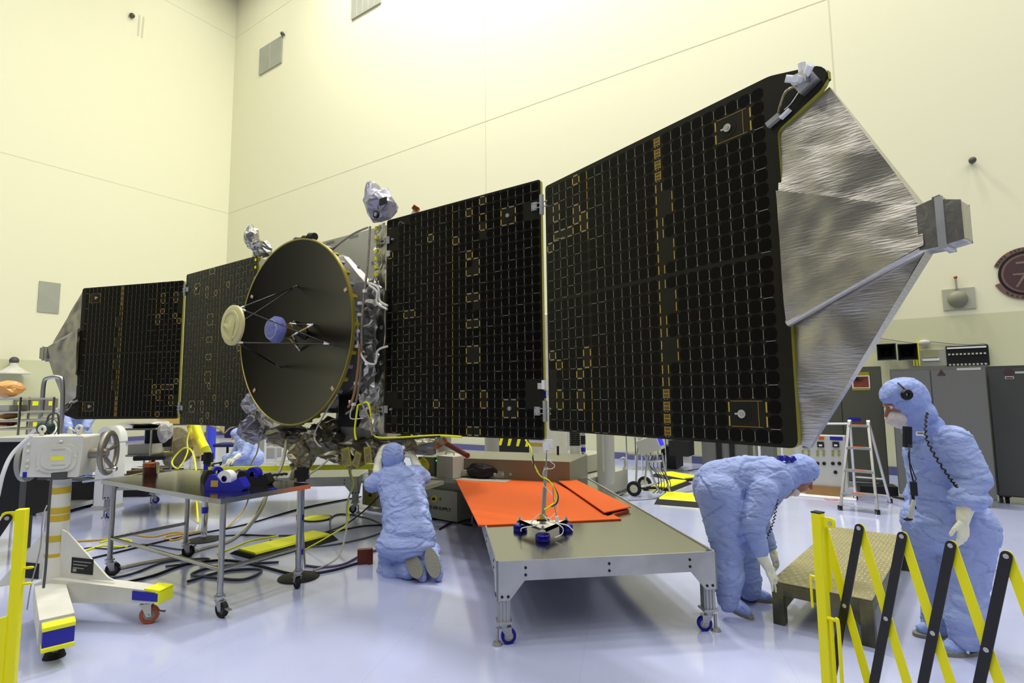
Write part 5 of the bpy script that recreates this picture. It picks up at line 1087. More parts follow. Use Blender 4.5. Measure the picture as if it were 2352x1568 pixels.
x0, zt = sR(2171, 796); x1, _ = sR(2268, 791); _, zb = sR(2171, 841)
t = wallbox('socket_panel', FRR, x0, x1, zb, zt, .07, M_['black'], 'black socket panel with rows of small white connectors above the grey cabinet', 'panel')
for rr, (f_, m) in enumerate(((.90, 'whiteb'), (.58, 'lgrey'), (.06, 'lgrey'))):
    for k in range(10):
        x = x0+(x1-x0)*(.07+k*.093); z = zb+(zt-zb)*f_; mb = MB(); mb.box(wr(x, z, .078), (.055 if rr == 0 else .03, .03, .022), 0, R @ Matrix.Identity(3)); mb.build('connector', M_[m], t, smooth=False)
def wcab(pts, r, m, lab, k=.05):
    mb = MB(); mb.tube([onR(x, y, k) for x, y in pts], r, 6); return tag(mb.build('wall_conduit', m), lab, 'conduit')
wcab([(1965, 760), (2000, 772), (2060, 782), (2110, 788), (2125, 783), (2180, 788), (2230, 791), (2262, 789), (2269, 800), (2271, 840)], .013, M_['grey'], 'thin grey conduit sagging across the right wall above the horn speakers')
mb = MB(); p = onR(2123, 787, .06); mb.ell(p, (.10, .06, .05), 0, 12, 8, R); tag(mb.build('junction_box', M_['lgrey']), 'small pale junction fitting on the conduit above the horn speakers', 'junction box')

# ================================================================ cabinets and floor equipment
def face(x0, x1, ytop, yfoot, e=DR, n=NR):
    P = fl(x0, yfoot); P.z = 0; q = pl(x1, yfoot, P, n); w = (q-P).dot(e); h = pl(x0, ytop, P, n).z; return P, w, h, (P, e, Z, n)
def fu(px, py, fr): p = pl(px, py, fr[0], fr[3]); return (p-fr[0]).dot(fr[1]), p.z
def frect(mb, fr, x0, y0, x1, y1, t0, t1, m=0):
    a = fu(x0, y0, fr); b = fu(x1, y1, fr); lo = (min(a[0], b[0]), min(a[1], b[1])); hi = (max(a[0], b[0]), max(a[1], b[1])); mb.prism([lo, (hi[0], lo[1]), hi, (lo[0], hi[1])], fr, t0, t1, m)
def cabinet(x0, x1, ytop, yfoot, depth, m, lab, feet=.1, split=None, ndoor=2, h=None):
    P, w, hh, fr = face(x0, x1, ytop, yfoot); h = h or hh; t = thing('storage_cabinet', lab, 'cabinet', P+DR*w/2)
    mb = MB(); mb.prism([(0, feet), (w, feet), (w, h), (0, h)], fr, -depth, -.02); mb.build('body', m, t, smooth=False)
    k = split or [i/ndoor for i in range(ndoor+1)]
    for i in range(len(k)-1):
        mb = MB(); mb.prism([(w*k[i]+.008, feet+.02), (w*k[i+1]-.008, feet+.02), (w*k[i+1]-.008, h-.03), (w*k[i]+.008, h-.03)], fr, -.02, 0); d = mb.build('door', m, t, smooth=False, bev=.003)
        x = w*(k[i+1]-.06 if i == 0 else k[i]+.06); mb = MB(); mb.cyl(P+DR*x+Z*1.05, P+DR*x+Z*1.05+NR*.05, .014, n=10); mb.build('handle', M_['alu'], d)
    for x in (.1, w-.1):
        for y in (.1, depth-.1): mb = MB(); q = P+DR*x-NR*y; mb.cyl(q+Z*.045-DR*.02, q+Z*.045+DR*.02, .045, n=14); mb.box(q+Z*.09, (.06, .06, .02)); mb.build('caster', M_['rubber'], t)
    return t, fr, w, h
gd = mat('dark_green_grey_steel', (.075, .08, .06), .5); gg = mat('mid_grey_steel', (.15, .155, .14), .5); gk = mat('charcoal_steel', (.055, .058, .052), .5)
cw = 1120
tg, fg, wg, hg = cabinet(1855, 2043, 846, 1112, .6, gd, 'dark green steel cabinet behind the stepladder with a small picture on its door')
mb = MB(); frect(mb, fg, 1955, 855, 1999, 896, 0, .006, 1); mb.build('picture_mount', [M_['black'], M_['olive']], tg, smooth=False)
mb = MB(); frect(mb, fg, 1956, 863, 1999, 891, .006, .01, 0); mb.build('picture_border', M_['whiteb'], tg, smooth=False)
pm = mat('dark_print', (.01, .01, .015), .3, var=((.25, .06, .03), 4, .1)); mb = MB(); frect(mb, fg, 1959, 865, 1996, 889, .01, .012, 0); mb.build('picture', pm, tg, smooth=False)
mb = MB(); frect(mb, fg, 1948, 959, 1977, 966, 0, .006, 0); mb.build('tape_patch', M_['blue'], tg, smooth=False)
tg2, f2, w2, h2 = cabinet(2067, 2292, 847, 1150, .75, gg, 'wide mid-grey steel cabinet with two tall doors behind the standing person', split=[0, .44, 1])
mb = MB(); p = fu(2162, 854, f2); mb.prism([(p[0]-.05, p[1]-.05), (p[0]+.05, p[1]-.05), (p[0], p[1]+.04)], f2, 0, .005); mb.build('warning_triangle', M_['maroon'], tg2, smooth=False)
mb = MB(); frect(mb, f2, 2197, 845, 2253, 849, 0, .005); mb.build('label', M_['lgrey'], tg2, smooth=False)
tk, fk, wk, hk = cabinet(2296, 2480, 840, 1156, .75, gk, 'charcoal steel cabinet with a round sticker, cut by the right edge')
mb = MB(); p = fu(2317, 855, fk); mb.prism([(p[0]+cos(i*pi/12)*.055, p[1]+sin(i*pi/12)*.055) for i in range(24)], fk, 0, .005); mb.build('round_sticker', M_['maroon'], tk, smooth=False)
mb = MB(); frect(mb, fk, 2308, 864, 2329, 870, 0, .005); frect(mb, fk, 2331, 853, 2352, 857, 0, .005); mb.build('label', M_['lgrey'], tk, smooth=False)
mb = MB(); frect(mb, fk, 2310, 866, 2327, 869, .005, .006); mb.build('label_text', M_['maroon'], tk, smooth=False)

# white control console on a wood block
P, w, h, fr = face(1832, 1949, 1005, 1135); P2 = P
t = thing('control_console', 'white control console with breakers and buttons on a wooden block, left of the stepladder', 'console', P+DR*w/2)
mb = MB(); a = fu(1832, 1116, fr); b = fu(1949, 1006, fr); mb.prism([(0, a[1]), (w, a[1]), (w, b[1]+.02), (0, b[1]+.02)], fr, -.35, 0); mb.build('cabinet', mat('console_white', (.52, .53, .50), .45), t, bev=.01)
mb = MB(); pts = [fu(1850, 1008, fr), fu(1850, 973, fr), fu(1946, 973, fr), fu(1946, 1008, fr)]; mb.tube([fr[0]+DR*x+Z*z-NR*.02 for x, z in pts], .018, 8, res=1); mb.build('handle_frame', M_['whiteb'], t)
for i, x in enumerate((1851, 1885, 1920)):
    mb = MB(); frect(mb, fr, x-8, 1014, x+8, 1027, 0, .03, 0); d = mb.build('breaker', M_['black'], t, smooth=False); mb = MB(); frect(mb, fr, x-4, 1020, x+4, 1024, .03, .045); mb.build('lever', M_['whiteb'], d, smooth=False)
for x0, x1, m, y0, y1 in ((1840, 1861, 'red', 1002, 1011), (1880, 1893, 'orange', 1002, 1009), (1906, 1936, 'blue', 1002, 1011)): mb = MB(); frect(mb, fr, x0, y0, x1, y1, 0, .006); mb.build('label', M_[m], t, smooth=False)
for x, y, m in [(x+dx, y, 'olive') for x in (1851, 1885, 1920) for dx in (-7, 7) for y in (1036, 1044)]+[(x+dx, 1064, 'black') for x in (1885, 1920) for dx in (-7, 8)]+[(1919, 1084, 'black')]:
    p = fu(x, y, fr); q = fr[0]+DR*p[0]+Z*p[1]; mb = MB(); mb.cyl(q, q+NR*.015, .018 if m == 'olive' else .026, n=12); mb.build('button', M_[m], t)
mb = MB(); a = fu(1950, 1118, fr)
mb.prism([(.12, .02), (w*.9, .02), (w*.9, fu(1900, 1116, fr)[1]), (.12, fu(1900, 1116, fr)[1])], fr, -.3, .02); tag(mb.build('wood_block', M_['wood'], smooth=False), 'brown wooden block under the white control console', 'block')
mb = MB(); mb.prism([(-.05, 0), (w*1.15, 0), (w*1.15, .02), (-.05, .02)], fr, -.5, .22); tag(mb.build('base_sheet', M_['whiteb'], smooth=False), 'thin white sheet on the floor beneath the wooden block', 'sheet')
mb = MB(); mb.tube([fr[0]+DR*.1+Z*.4+NR*.03, fl(1868, 1128), fl(1895, 1146), fl(1930, 1148), fl(1985, 1140)], .008, 6); tag(mb.build('floor_cable', M_['orange']), 'orange cord from the white console across the floor to the stepladder', 'cable')

# stepladder
fA, fB = fl(1930, 1171), fl(2016, 1181); uA = (fB-fA); uA.z = 0; W_ = uA.length; uA.normalize(); nA = V((-uA.y, uA.x, 0)); bB = fl(2077, 1158); dep = (bB-fB).dot(nA); dep = max(.6, min(dep, 1.1))
Hs = 1.16; t = thing('stepladder', 'open aluminium stepladder with four treads in front of the dark green cabinet', 'stepladder', (fA+fB)/2)
inn = .10
def LA(x, y, z): return fA+uA*x+nA*y+Z*z
for s in (0, 1):
    x0 = 0 if s == 0 else W_; x1 = inn if s == 0 else W_-inn
    mb = MB(); mb.bar(LA(x0, 0, 0), LA(x1, dep*.42, Hs), .03, .05, 0, up=nA); mb.build('front_rail', M_['alu'], t)
    mb = MB(); mb.bar(LA(x0, dep, 0), LA(x1, dep*.46, Hs), .03, .045, 0, up=nA); mb.build('rear_rail', M_['alu'], t)
    mb = MB(); mb.cyl(LA(x1-.02, dep*.44, Hs), LA(x1+.02, dep*.44, Hs), .04, n=14); mb.build('hinge', M_['alu'], t)
    for y_ in (0, dep): mb = MB(); mb.box(LA(x0, y_, .03), (.04, .05, .06)); mb.build('foot', M_['rubber'], t)
for i, z in enumerate((.22, .52, .82, 1.12)):
    f_ = z/Hs; xx = inn*f_; y = dep*.42*f_; mb = MB(); mb.prism([(xx, y-.04), (W_-xx, y-.04), (W_-xx, y+.09), (xx, y+.09)], (fA, uA, nA, Z), z-.02, z+.01); tr = mb.build('tread', M_['alu_paint'], t, smooth=False)
    mb = MB(); mb.prism([(W_*.32, y-.035), (W_*.66, y-.035), (W_*.66, y+.05), (W_*.32, y+.05)], (fA, uA, nA, Z), z+.011, z+.013); mb.build('label', M_['orange'], tr, smooth=False)
mb = MB(); mb.cyl(LA(0, dep*.99, .1), LA(W_, dep*.99, .1), .012, n=8); mb.build('brace', M_['alu'], t); mb = MB(); mb.cyl(LA(.02, dep*.85, .35), LA(W_-.02, dep*.85, .35), .012, n=8); mb.build('brace', M_['alu'], t); mb = MB(); mb.cyl(LA(.0, 0.02, .07), LA(W_, 0.02, .07), .010, n=8); mb.build('brace', M_['alu'], t)
mb = MB(); q = fl(2015, 1135); mb.box(q+Z*.08, (.5, .3, .14), 0, Matrix.Rotation(-.4, 3, 'Z')); tag(mb.build('equipment_case', M_['black'], bev=.01), 'black case on the floor behind the stepladder', 'case')

# cable ramps
def ramp(p, lab, grp='yellow topped cable ramps on the right'):
    q = [fl(x, y) for x, y in p]; O = q[0]; e = q[1]-q[0]; L_ = e.length; e.normalize(); n = V((-e.y, e.x, 0)); W_ = (q[3]-q[0]).dot(n)
    t = thing('cable_ramp', lab, 'cable ramp', O, 0, grp); pr = [(0, 0), (W_*.2, .045), (W_*.8, .045), (W_, 0)]
    mb = MB(); mb.prism(pr, (O, n, Z, e), 0, L_); mb.build('base', M_['rubber'], t, smooth=False)
    mb = MB(); mb.prism([(W_*.2, .045), (W_*.22, .062), (W_*.78, .062), (W_*.8, .045)], (O, n, Z, e), .03, L_-.03); mb.build('lid', M_['yellow2'], t, smooth=False)
for p, lab in ((((1502, 1158), (1700, 1174), (1690, 1145), (1512, 1130)), 'yellow and black cable ramp nearest the bending person, behind their legs'),
               (((1544, 1129), (1590, 1111), (1545, 1100), (1490, 1121)), 'middle yellow and black cable ramp just right of the cart wheels'),
               (((1493, 1093), (1562, 1107), (1590, 1100), (1512, 1080)), 'farthest yellow and black cable ramp, behind the wheeled cart')): ramp(p, lab)
ramp(((595, 1290), (778, 1240), (732, 1222), (526, 1271)), 'yellow and black cable ramp on the floor behind the chrome post', None)
# round floor sign
q = fl(728, 1191); t = thing('floor_disc', 'round yellow disc with black rim lying on the floor under the dish', 'disc', q); mb = MB(); mb.cyl(q, q+Z*.012, .20, n=36); mb.build('rim', M_['black'], t); mb = MB(); q2_ = q; mb.cyl(q2_+Z*.012, q2_+Z*.016, .17, n=36); mb.build('face', M_['yellow2'], t)
# amber box on the floor left of the kneeling worker
q = fl(838, 1294); mb = MB(); mb.box(q+Z*.07, (.14, .06, .14), 0, Matrix.Rotation(.25, 3, 'Z')); mb.box(q+V((.06, -.03, .07)), (.05, .01, .15), 0, Matrix.Rotation(.5, 3, 'Z'))
tag(mb.build('amber_block', mat('amber_film', (.13, .02, .006), .2, .2), bev=.004), 'dark amber film-wrapped block on the floor left of the kneeling person', 'block')

# ================================================================ white platform under the spacecraft
wf = thing('spacecraft_dolly', 'white air-bearing platform with columns under the spacecraft, lettered AIR SUPPLY', 'platform', fl(1180, 1120))
wm1 = mat('dolly_cream', (.40, .40, .33), .4); wm2 = mat('dolly_olive_panel', (.18, .18, .12), .5)  # cream for the pads, a darker olive for the deck beam
A0 = fl(832, 1166); A1 = fl(1050, 1203); A0.z = A1.z = 0; e = (A1-A0); wA = e.length; e.normalize(); n = V((e.y, -e.x, 0)); n = n if n.y < 0 else -n; fa_ = (A0, e, Z, n)
zt = pl(1030, 1100, A0, n).z; zm = pl(1030, 1128, A0, n).z; zpad = zt
mb = MB(); mb.prism([(0, .05), (wA, .02), (wA, zm), (0, zm)], fa_, -.5, 0); mb.prism([(0, zm), (wA, zm), (wA, zt), (0, zt)], fa_, -.5, -.10); mb.build('pad', wm1, wf, bev=.01)
def ft(px, py): p = pl(px, py, A0, n); return p
text('lettering', 'CLEAN AIR SUPPLY', .062, ft(1001, 1166)+n*.003, e, Z, M_['black'], wf)
text('lettering', 'O', .05, ft(986, 1144)+n*.003, e, Z, M_['dgrey'], wf); text('lettering', 'O', .05, ft(1012, 1146)+n*.003, e, Z, M_['dgrey'], wf)
mb = MB(); p = ft(998, 1145); mb.cyl(p, p+n*.01, .045, n=20); mb.cyl(p+n*.01, p+n*.03, .02, n=12, m=1); mb.build('valve_marker', [M_['yellow'], M_['black']], wf)
mb = MB(); p = ft(850, 1143); fr = (p, e, Z, n); mb.prism([(-.11, -.10), (.13, -.10), (.13, .14), (-.11, .14)], fr, 0, .004); mb.build('warning_label', M_['olive'], wf, smooth=False)
mb = MB(); mb.prism([(-.04, .02), (.05, .02), (.005, .09)], fr, .004, .006); mb.build('warning_symbol', M_['black'], wf, smooth=False)
B0 = fl(1340, 1168); B1 = fl(1443, 1133); B0.z = B1.z = 0; e2 = (B1-B0); wB = e2.length; e2.normalize(); n2 = V((e2.y, -e2.x, 0)); n2 = n2 if n2.y < 0 else -n2; fb = (B0, e2, Z, n2)
z1 = pl(1435, 1078, B0, n2).z; z2 = pl(1425, 1040, B0, n2).z
mb = MB(); mb.prism([(0, .02), (wB, .02), (wB, z1), (0, z1)], fb, -.8, 0); mb.prism([(-.35, z1+.02), (wB*.93, z1+.02), (wB*.93, z2), (-.35, z2)], fb, -.9, -.25); mb.build('pad', wm1, wf, bev=.01)
p = pl(1414, 1133, B0, n2); text('lettering', 'C-FLO-E AIR BEARING ACCESS', .06, p+n2*.003, e2, Z, M_['black'], wf)
# deck between the pads
zd = z2; D0 = A_(985, 1047, 8.4); 
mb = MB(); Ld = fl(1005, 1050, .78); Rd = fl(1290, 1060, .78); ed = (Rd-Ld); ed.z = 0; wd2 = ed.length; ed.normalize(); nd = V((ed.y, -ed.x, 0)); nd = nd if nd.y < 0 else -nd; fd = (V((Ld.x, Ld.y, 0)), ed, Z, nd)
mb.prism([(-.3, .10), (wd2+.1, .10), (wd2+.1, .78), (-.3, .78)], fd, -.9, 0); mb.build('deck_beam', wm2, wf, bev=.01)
mb = MB(); mb.prism([(-.1, zpad-.05), (wd2*.62, zpad-.05), (wd2*.62, zpad-.003), (-.1, zpad-.003)], fd, 0, .22); mb.prism([(-.2, zpad-.05), (wd2*.16, zpad-.05), (wd2*.16, zpad-.004), (-.2, zpad-.004)], fd, .33, .9); mb.build('lower_deck', wm1, wf, smooth=False)
def colm(px, yb, yt, r, Y, m, bands=(), nm='column'):
    b = A_(px, yb, Y); tz = A_(px, yt, Y).z; mb = MB(); mb.cyl(V((b.x, b.y, .3)), V((b.x, b.y, tz)), r, n=24); mb.build(nm, m, wf)
    return b
DY = fd[0].y+.1
b = colm(1020, 1045, 990, .11, 8.6, wm1); colm(1130, 1040, 990, .12, 9.2, wm1); b = colm(1322, 1075, 1022, .08, 7.9, M_['white']); colm(1391, 1042, 975, .13, 8.2, wm1)
mb = MB()
for i in range(14): mb.cyl(V((b.x, b.y, A_(1322, 1022, 7.9).z+i*.028)), V((b.x, b.y, A_(1322, 1022, 7.9).z+i*.028+.014)), .085, .078, n=20); mb.cyl(V((b.x, b.y, A_(1322, 1022, 7.9).z+i*.028+.014)), V((b.x, b.y, A_(1322, 1022, 7.9).z+i*.028+.028)), .07, n=20)
mb.build('bellows', M_['black'], wf)
mb = MB(); b = A_(1255, 800, 9.0); mb.box(V((b.x, b.y, 1.6)), (.6, .5, 2.6)); mb.build('tower', M_['white'], wf, bev=.02)
mb = MB(); b = A_(1384, 1035, 8.0); mb.cyl(V((b.x, b.y, .5)), V((b.x, b.y, A_(1384, 985, 8.0).z)), .02, n=10); mb.tube([A_(1425, 1055, 8.1), A_(1434, 1052, 8.1), A_(1436, 1070, 8.1), A_(1428, 1085, 8.1)], .018, 8); mb.build('pipe', wm1, wf)
mb = MB(); p = A_(1250, 1080, 7.0); mb.prism([(-.06, -.12), (.05, -.12), (.10, .13), (0, .13)], (p, e, Z, n), -.02, .02); mb.build('bracket', M_['white'], wf)
mb = MB(); q0_, q1_ = A_(992, 1000, 6.6), A_(1074, 1046, 5.9); mb.cyl(q0_, q1_, .028, n=16); tag(mb.build('red_bar', M_['red']), 'dark red covered bar slanting out from under the spacecraft above the platform', 'bar')
# yellow black chevrons, dark unit behind the platform
mb = MB(); P_, w_, h_, fr = face(1140, 1225, 985, 1095, E1, N1); mb.prism([(0, .3), (w_, .3), (w_, h_), (0, h_)], fr, -.3, 0)
t = tag(mb.build('equipment_rack', M_['black'], smooth=False), 'black rack with yellow chevron strips behind the white platform', 'rack')
for k in range(4): mb = MB(); x = w_*(.08+.24*k); z = fu(1180, 1024, fr)[1]; mb.prism([(x, z), (x+.06, z), (x+.13, z+.2), (x+.05, z+.2)], fr, 0, .006); mb.build('chevron', M_['yellow'], t, smooth=False)
# gear on the platform
P_, w_, h_, fr = face(986, 1041, 1042, 1100, e, n); zz = zpad
P0_ = fl(1003, 1096, zz); fr = (V((P0_.x, P0_.y, 0)), e, Z, n); t = thing('computer_case', 'beige computer case with a green light beside the kneeling person', 'computer', P0_)
hh = pl(1003, 1046, P0_, n).z; wq = (pl(1040, 1094, P0_, n)-P0_).dot(e)
mb = MB(); mb.prism([(0, zz), (wq, zz), (wq, hh), (0, hh)], fr, -.35, 0); mb.build('case', M_['lgrey'], t, bev=.008)
mb = MB(); mb.prism([(-.09, zz+.02), (-.0, zz+.02), (-.0, hh-.03), (-.09, hh-.03)], fr, -.3, -.05); d = mb.build('front_panel', M_['black'], t, smooth=False)
mb = MB(); mb.prism([(-.06, zz+.2), (-.045, zz+.2), (-.045, zz+.215), (-.06, zz+.215)], fr, -.05, -.047); mb.build('indicator_light', mat('green_led', (0, .5, .1), .3, emit=((0, 1, .3), 3)), d, smooth=False)
mb = MB(); mb.tube([fr[0]+e*.02+Z*hh-n*.15, fr[0]+e*.04+Z*(hh+.04)-n*.15, fr[0]+e*.15+Z*(hh+.04)-n*.15, fr[0]+e*.17+Z*hh-n*.15], .008, 6); mb.build('handle', M_['grey'], t)
crumple('yellow_bag', A_(972, 1072, P0_.y-.05), (.07, .06, .13), mat('yellow_film', (.55, .58, .03), .2, bump=(15, .5, 3)), None, 31, .25); tag(bpy.data.objects['yellow_bag'], 'crumpled yellow plastic bag left of the beige computer case', 'bag')
def lump(name, px, py, z, r, m, lab, cat, seed, amp=.15, rz=0.):
    p = fl(px, py, z); o = crumple(name, p+Z*r[2]*.8, r, m, None, seed, amp, R=Matrix.Rotation(rz, 3, 'Z')); return tag(o, lab, cat)
lump('camera_bag', 1108, 1096, zz, (.24, .12, .10), M_['black'], 'black camera bag on the platform behind the orange sheet', 'bag', 33, .14, -.4)
q = fl(1067, 1094, zz); 
for k in range(1): 
    mb = MB(); mb.tube([q+V(((.13+.012*sin(i*.9))*cos(i*pi/9), (.08+.01*cos(i))*sin(i*pi/9), .012+.0011*i)) for i in range(72)], .011, 6, res=2); tag(mb.build('rope_coil', mat('beige_rope', (.42, .40, .32), .8)), 'coiled beige rope on the platform left of the black camera bag', 'rope')
q = fl(1155, 1098, zz); mb = MB(); mb.box(q+Z*.05, (.36, .1, .09), 0, Matrix.Rotation(-.3, 3, 'Z')); [mb.cyl(q+V((x, -.08, .06)), q+V((x, -.11, .06)), .02, n=10) for x in (-.1, 0, .1)]; tag(mb.build('manifold_box', M_['grey'], bev=.004), 'grey manifold box right of the black camera bag', 'box')
q = A_(1292, 1058, 7.6); t = thing('camcorder', 'small black video camera on top of the white platform arm', 'camera', q); mb = MB(); mb.box(q+Z*.04, (.20, .10, .07)); mb.cyl(q+V((.1, -.02, .05)), q+V((.16, -.03, .05)), .03, n=12); mb.box(q+V((-.06, 0, .13)), (.03, .03, .14)); mb.build('body', M_['black'], t, bev=.004); mb = MB(); mb.cyl(q+V((.16, -.03, .05)), q+V((.165, -.03, .05)), .025, n=12); mb.build('lens', M_['chrome'], t)

# ================================================================ right middle distance
# wheeled cart with tilted monitor box
cl_, cr2 = fl(1457, 1139), fl(1481, 1126); ct_ = thing('instrument_cart', 'tubular grey cart with two big wheels and a tilted box with a blue screen', 'cart', cl_)
ax = (cr2-cl_); ax.z = 0; ax.normalize(); axn = V((ax.y, -ax.x, 0))
for q in (cl_, cr2):
    mb = MB(); c_ = V((q.x, q.y, .115)); mb.lathe([(.065, -.02), (.105, -.025), (.115, -.018), (.115, .018), (.105, .025), (.065, .02)], c_, axn*0+ax.cross(Z)*0+V((axn.x, axn.y, 0))*0+ax, 24); mb.lathe([(.004, -.02), (.07, -.016), (.07, .016), (.004, .02)], c_, ax, 20, 1); mb.build('wheel', [M_['rubber'], mat('cream_hub', (.55, .55, .38), .5)], ct_)
Yc = cl_.y
for pts in ([(1461, 1115), (1464, 1035), (1468, 1005), (1455, 1003)], [(1481, 1108), (1486, 1040), (1470, 1004)], [(1467, 1008), (1485, 1055), (1505, 1110), (1517, 1132)], [(1462, 1120), (1500, 1112)], [(1520, 1040), (1530, 1095), (1540, 1133)], [(1485, 1115), (1516, 1108)], [(1486, 1060), (1520, 1058)]):
    mb = MB(); mb.tube([A_(x, y, Yc) for x, y in pts], .016, 8, 0, 3); mb.build('tube_frame', M_['alu_paint'], ct_)
p = A_(1494, 1021, Yc-.05); Rm = Matrix.Rotation(-.5, 3, 'Z') @ Matrix.Rotation(-.35, 3, 'Y'); mb = MB(); mb.box(p, (.34, .3, .24), 0, Rm); mb.build('monitor_box', mat('box_cream', (.45, .45, .40), .4), ct_, bev=.01)
mb = MB(); mb.box(p+Rm @ V((.17, 0, .02)), (.01, .24, .17), 0, Rm); mb.build('screen', mat('blue_screen', (.01, .01, .3), .2, emit=((.03, .03, 1), .8)), ct_)
for i in range(5): mb = MB(); mb.tube([A_(1500+i*6, 1045, Yc), A_(1492+i*9, 1068+i*3, Yc+.05), A_(1510+i*5, 1090, Yc-.05), A_(1512+i*7, 1118-i*2, Yc), A_(1500+i*9, 1132, Yc+.1)], .007, 6); mb.build('cable', (M_['black'], mat('slate_blue_cable', (.05, .06, .2), .5), M_['grey'])[i % 3], ct_)
# rack, speaker, doors
P_, w_, h_, fr = face(1440, 1512, 985, 1078, DR, NR)
t = thing('shelf_rack', 'dark open rack on chrome posts with black gear behind the wheeled cart', 'rack', P_)
for i, x in enumerate((0, w_*.5, w_)):
    for y in (0, -.5): mb = MB(); q = P_+DR*x+NR*y; mb.cyl(q, q+Z*1.7, .018, n=10); mb.build('post', M_['chrome'], t)
for z in (.3, .75, 1.2, 1.65): mb = MB(); mb.prism([(0, z), (w_, z), (w_, z+.03), (0, z+.03)], fr, -.5, 0); mb.build('shelf', M_['steel'], t, smooth=False)
for i, (x, z, a_, b_) in enumerate(((.05, .78, .5, .35), (.7, .78, .55, .3), (.1, 1.23, .8, .35), (.9, .33, .4, .3))): mb = MB(); mb.prism([(x, z), (x+a_, z), (x+a_, z+b_), (x, z+b_)], fr, -.45, -.06); tag(mb.build('black_case', M_['black'], bev=.01), ('black case on the middle shelf of the dark rack, its left half', 'black case on the middle shelf of the dark rack, its right half', 'long black case on the upper shelf of the dark rack', 'black case on the lowest shelf of the dark rack')[i], 'case')
P_, w_, h_, fr = face(1520, 1553, 1024, 1076); mb = MB(); mb.prism([(0, .02), (w_, .02), (w_, h_), (0, h_)], fr, -.5, 0); tag(mb.build('equipment_box', M_['black'], bev=.01), 'tall matt black box standing beside the dark rack', 'box')
def wdoor(name, x0, x1, yt):
    s0, _ = sR(x0, 1060); s1, _ = sR(x1, 1060); mb = MB(); mb.prism([(s0, .0), (s1, .0), (s1, 2.1), (s0, 2.1)], FRR, 0, .03, 1); k = 3
    for i in range(k): a = s0+.06+(s1-s0-.12)*i/k; b = s0+.06+(s1-s0-.12)*(i+1)/k; mb.prism([(a, .16), (b-.03, .16), (b-.03, 2.04), (a, 2.04)], FRR, .03, .05, 0)
    struct(mb.build(name, [M_['gdoor'], M_['lgrey']], smooth=False))
M_['gdoor'] = mat('grey_door', (.14, .14, .125), .4); wdoor('door_1', 1532, 1590, 0); wdoor('door_2', 1262, 1314, 0)
P_, w_, h_, fr = face(1614, 1720, 880, 1080); mb = MB(); mb.prism([(0, .03), (w_, .03), (w_, 1.9), (0, 1.9)], fr, -.5, 0); mb.prism([(.3, .03), (.4, .03), (.4, 1.9), (.3, 1.9)], fr, 0, .05, 1); mb.prism([(w_*.62, .03), (w_*.72, .03), (w_*.72, 1.9), (w_*.62, 1.9)], fr, 0, .05, 1)
tag(mb.build('server_rack', [gg, M_['black']], smooth=False), 'grey rack with black uprights behind the bending person', 'rack')
P_, w_, h_, fr = face(1738, 1780, 880, 1092); mb = MB(); mb.prism([(0, .03), (w_, .03), (w_, 1.9), (0, 1.9)], fr, -.4, 0); [mb.cyl(P_+DR*x+NR*.15, P_+DR*x+NR*.15+Z*1.5, .025, n=8, m=1) for x in (.1, .5)]
tag(mb.build('storage_cabinet', [gg, M_['whiteb']], smooth=False), 'grey cabinet with white posts, seen just above the bending person', 'cabinet')

# ================================================================ left background
def wallL(name, x0, x1, y0, y1, lab, cat, m, d=.12, grp=None, yl=None):
    a = sL(x0, y0); b = sL(x1, y1); s = sorted((a[0], b[0])); mb = MB(); mb.prism([(s[0], b[1]), (s[1], b[1]), (s[1], a[1]), (s[0], a[1])], FRL, .003, d)
    o = tag(mb.build(name, m, smooth=False, bev=.01), lab, cat, grp)
    if yl: a = sL(yl[0], yl[1]); b = sL(yl[2], yl[3]); s = sorted((a[0], b[0])); mb = MB(); mb.prism([(s[0], b[1]), (s[1], b[1]), (s[1], a[1]), (s[0], a[1])], FRL, d, d+.005); mb.build('label', M_['yellow2'], o, smooth=False)
ebm = mat('box_grey', (.17, .16, .14), .5); G_ = 'grey wall boxes with yellow labels on the left wall'
wallL('electrical_box', 32, 57, 915, 947, 'grey electrical box leftmost of the three on the left wall, behind the shelf', 'electrical box', ebm, yl=(38, 922, 48, 932), grp=G_)
wallL('electrical_box', 64, 94, 915, 947, 'grey electrical box with yellow label, middle of three left of the silver handle frame', 'electrical box', ebm, yl=(72, 921, 85, 931), grp=G_)
wallL('electrical_box', 101, 129, 915, 946, 'grey electrical box with yellow label inside the silver handle frame', 'electrical box', ebm, yl=(109, 921, 121, 931), grp=G_)
wallL('electrical_box', 66, 108, 966, 984, 'low grey electrical box with a wide yellow label behind the white waste bin', 'electrical box', ebm, yl=(73, 969, 90, 980), grp=G_)
p = onL(24, 838); p2 = onL(24, 862); k = (p-p2).length; t = thing('wall_lamp', 'white cone wall lamp with dark cap near the left edge', 'wall lamp', onL(24, 855)); q = onL(24, 840)+NL*.35
mb = MB(); mb.lathe([(.10, .10), (.12, -.02), (.30, -.16), (.44, -.24), (.45, -.28), (.38, -.24), (.1, -.05)], q, Z, 28); mb.build('shade', M_['white'], t); mb = MB(); mb.ell(q+Z*.16, .13, 0, 16, 10); mb.cyl(q+Z*.1, q+Z*.1-NL*.35, .04, n=8); mb.build('cap', M_['dgrey'], t)
